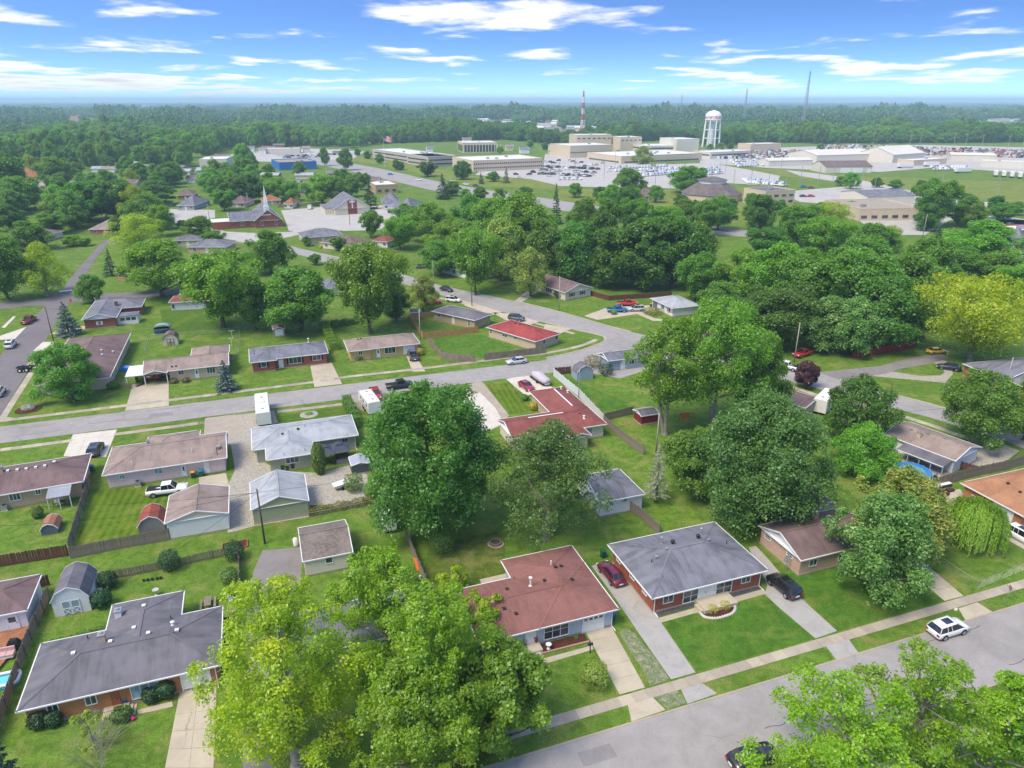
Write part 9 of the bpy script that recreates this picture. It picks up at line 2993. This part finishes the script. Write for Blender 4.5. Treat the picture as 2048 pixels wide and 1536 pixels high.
for sp, k in (('dark', 0), ('mid', 0), ('mid', 1), ('fresh', 0)):
 src.append(bpy.data.objects.new('canopy_source', variant(sp, k)[0]))
pts = np.array([(c[0], c[1], 0) for c in rest])
me = bpy.data.meshes.new('far_woodland')
me.from_pydata([tuple(p) for p in pts], [], [])
at = me.attributes.new('s', 'FLOAT_VECTOR', 'POINT')
rs = np.array([c[2] for c in rest])
dist = np.array([c[1] for c in rest])
hn = np.array([1 + .28 * noise2(c[0] * .9 + 50, c[1] * .6) for c in rest])
hs_ = hn * np.where(dist < 2500, rs / 5.6 * rng.uniform(.85, 1.25, len(rs)), np.minimum(rs / 5.6, 1.6) * rng.uniform(.8, 1.25, len(rs)))
sc3 = np.stack([rs / 5.6, rs / 5.6, hs_], 1)
at.data.foreach_set('vector', sc3.reshape(-1).astype(np.float32))
at = me.attributes.new('k', 'INT', 'POINT')
at.data.foreach_set('value', ((np.clip((np.array([noise2(c[0] * .6, c[1] * .45) for c in rest]) + rng.normal(0, .7, len(rs)) > .1) * 1, 0, 1) + 2 * rng.integers(0, 2, len(rs))) + np.where(dist < 1250, 4, 0)).astype(np.int32))
at = me.attributes.new('a', 'FLOAT', 'POINT')
at.data.foreach_set('value', rng.uniform(0, 6.28, len(rs)).astype(np.float32))
wood = bpy.data.objects.new('far_woodland', me)
COL.objects.link(wood)
tag(wood, 'far-off woodland canopy reaching to the horizon', 'woodland', kind='stuff')
gn = bpy.data.node_groups.new('scatter_trees', 'GeometryNodeTree')
gn.interface.new_socket('Geometry', in_out='INPUT', socket_type='NodeSocketGeometry')
gn.interface.new_socket('Geometry', in_out='OUTPUT', socket_type='NodeSocketGeometry')
gi, go = gn.nodes.new('NodeGroupInput'), gn.nodes.new('NodeGroupOutput')
join = gn.nodes.new('GeometryNodeJoinGeometry')
def named(n_, t_):
 a = gn.nodes.new('GeometryNodeInputNamedAttribute')
 a.data_type = t_
 a.inputs['Name'].default_value = n_
 return a.outputs['Attribute']
for i, o in enumerate(src):
 oi = gn.nodes.new('GeometryNodeObjectInfo')
 oi.inputs['Object'].default_value = o
 oi.inputs['As Instance'].default_value = True
 ip = gn.nodes.new('GeometryNodeInstanceOnPoints')
 cmp = gn.nodes.new('FunctionNodeCompare')
 cmp.data_type = 'INT'
 cmp.operation = 'EQUAL'
 isock = [s for s in cmp.inputs if s.type == 'INT']
 gn.links.new(named('k', 'INT'), isock[0])
 isock[1].default_value = i
 gn.links.new(gi.outputs[0], ip.inputs['Points'])
 gn.links.new(cmp.outputs['Result'], ip.inputs['Selection'])
 gn.links.new(oi.outputs['Geometry'], ip.inputs['Instance'])
 cx = gn.nodes.new('ShaderNodeCombineXYZ')
 gn.links.new(named('a', 'FLOAT'), cx.inputs[2])
 gn.links.new(cx.outputs[0], ip.inputs['Rotation'])
 gn.links.new(named('s', 'FLOAT_VECTOR'), ip.inputs['Scale'])
 gn.links.new(ip.outputs[0], join.inputs[0])
gn.links.new(join.outputs[0], go.inputs[0])
md = wood.modifiers.new('scatter', 'NODES')
md.node_group = gn
# ---- the air
N = Nodes('haze_air')
vol = N.n('ShaderNodeVolumePrincipled', {'Color': (0.58, 0.81, 1.0, 1), 'Density': 0.00016, 'Anisotropy': 0.0})
N.t.links.new(vol.outputs[0], N.out.inputs['Volume'])
N.mat.cycles.homogeneous_volume = True
hz = MB().box(-29000, -290, -1.5, 29000, 29500, 108)
hz = hz.build('haze', N.mat)
tag(hz, kind='stuff')
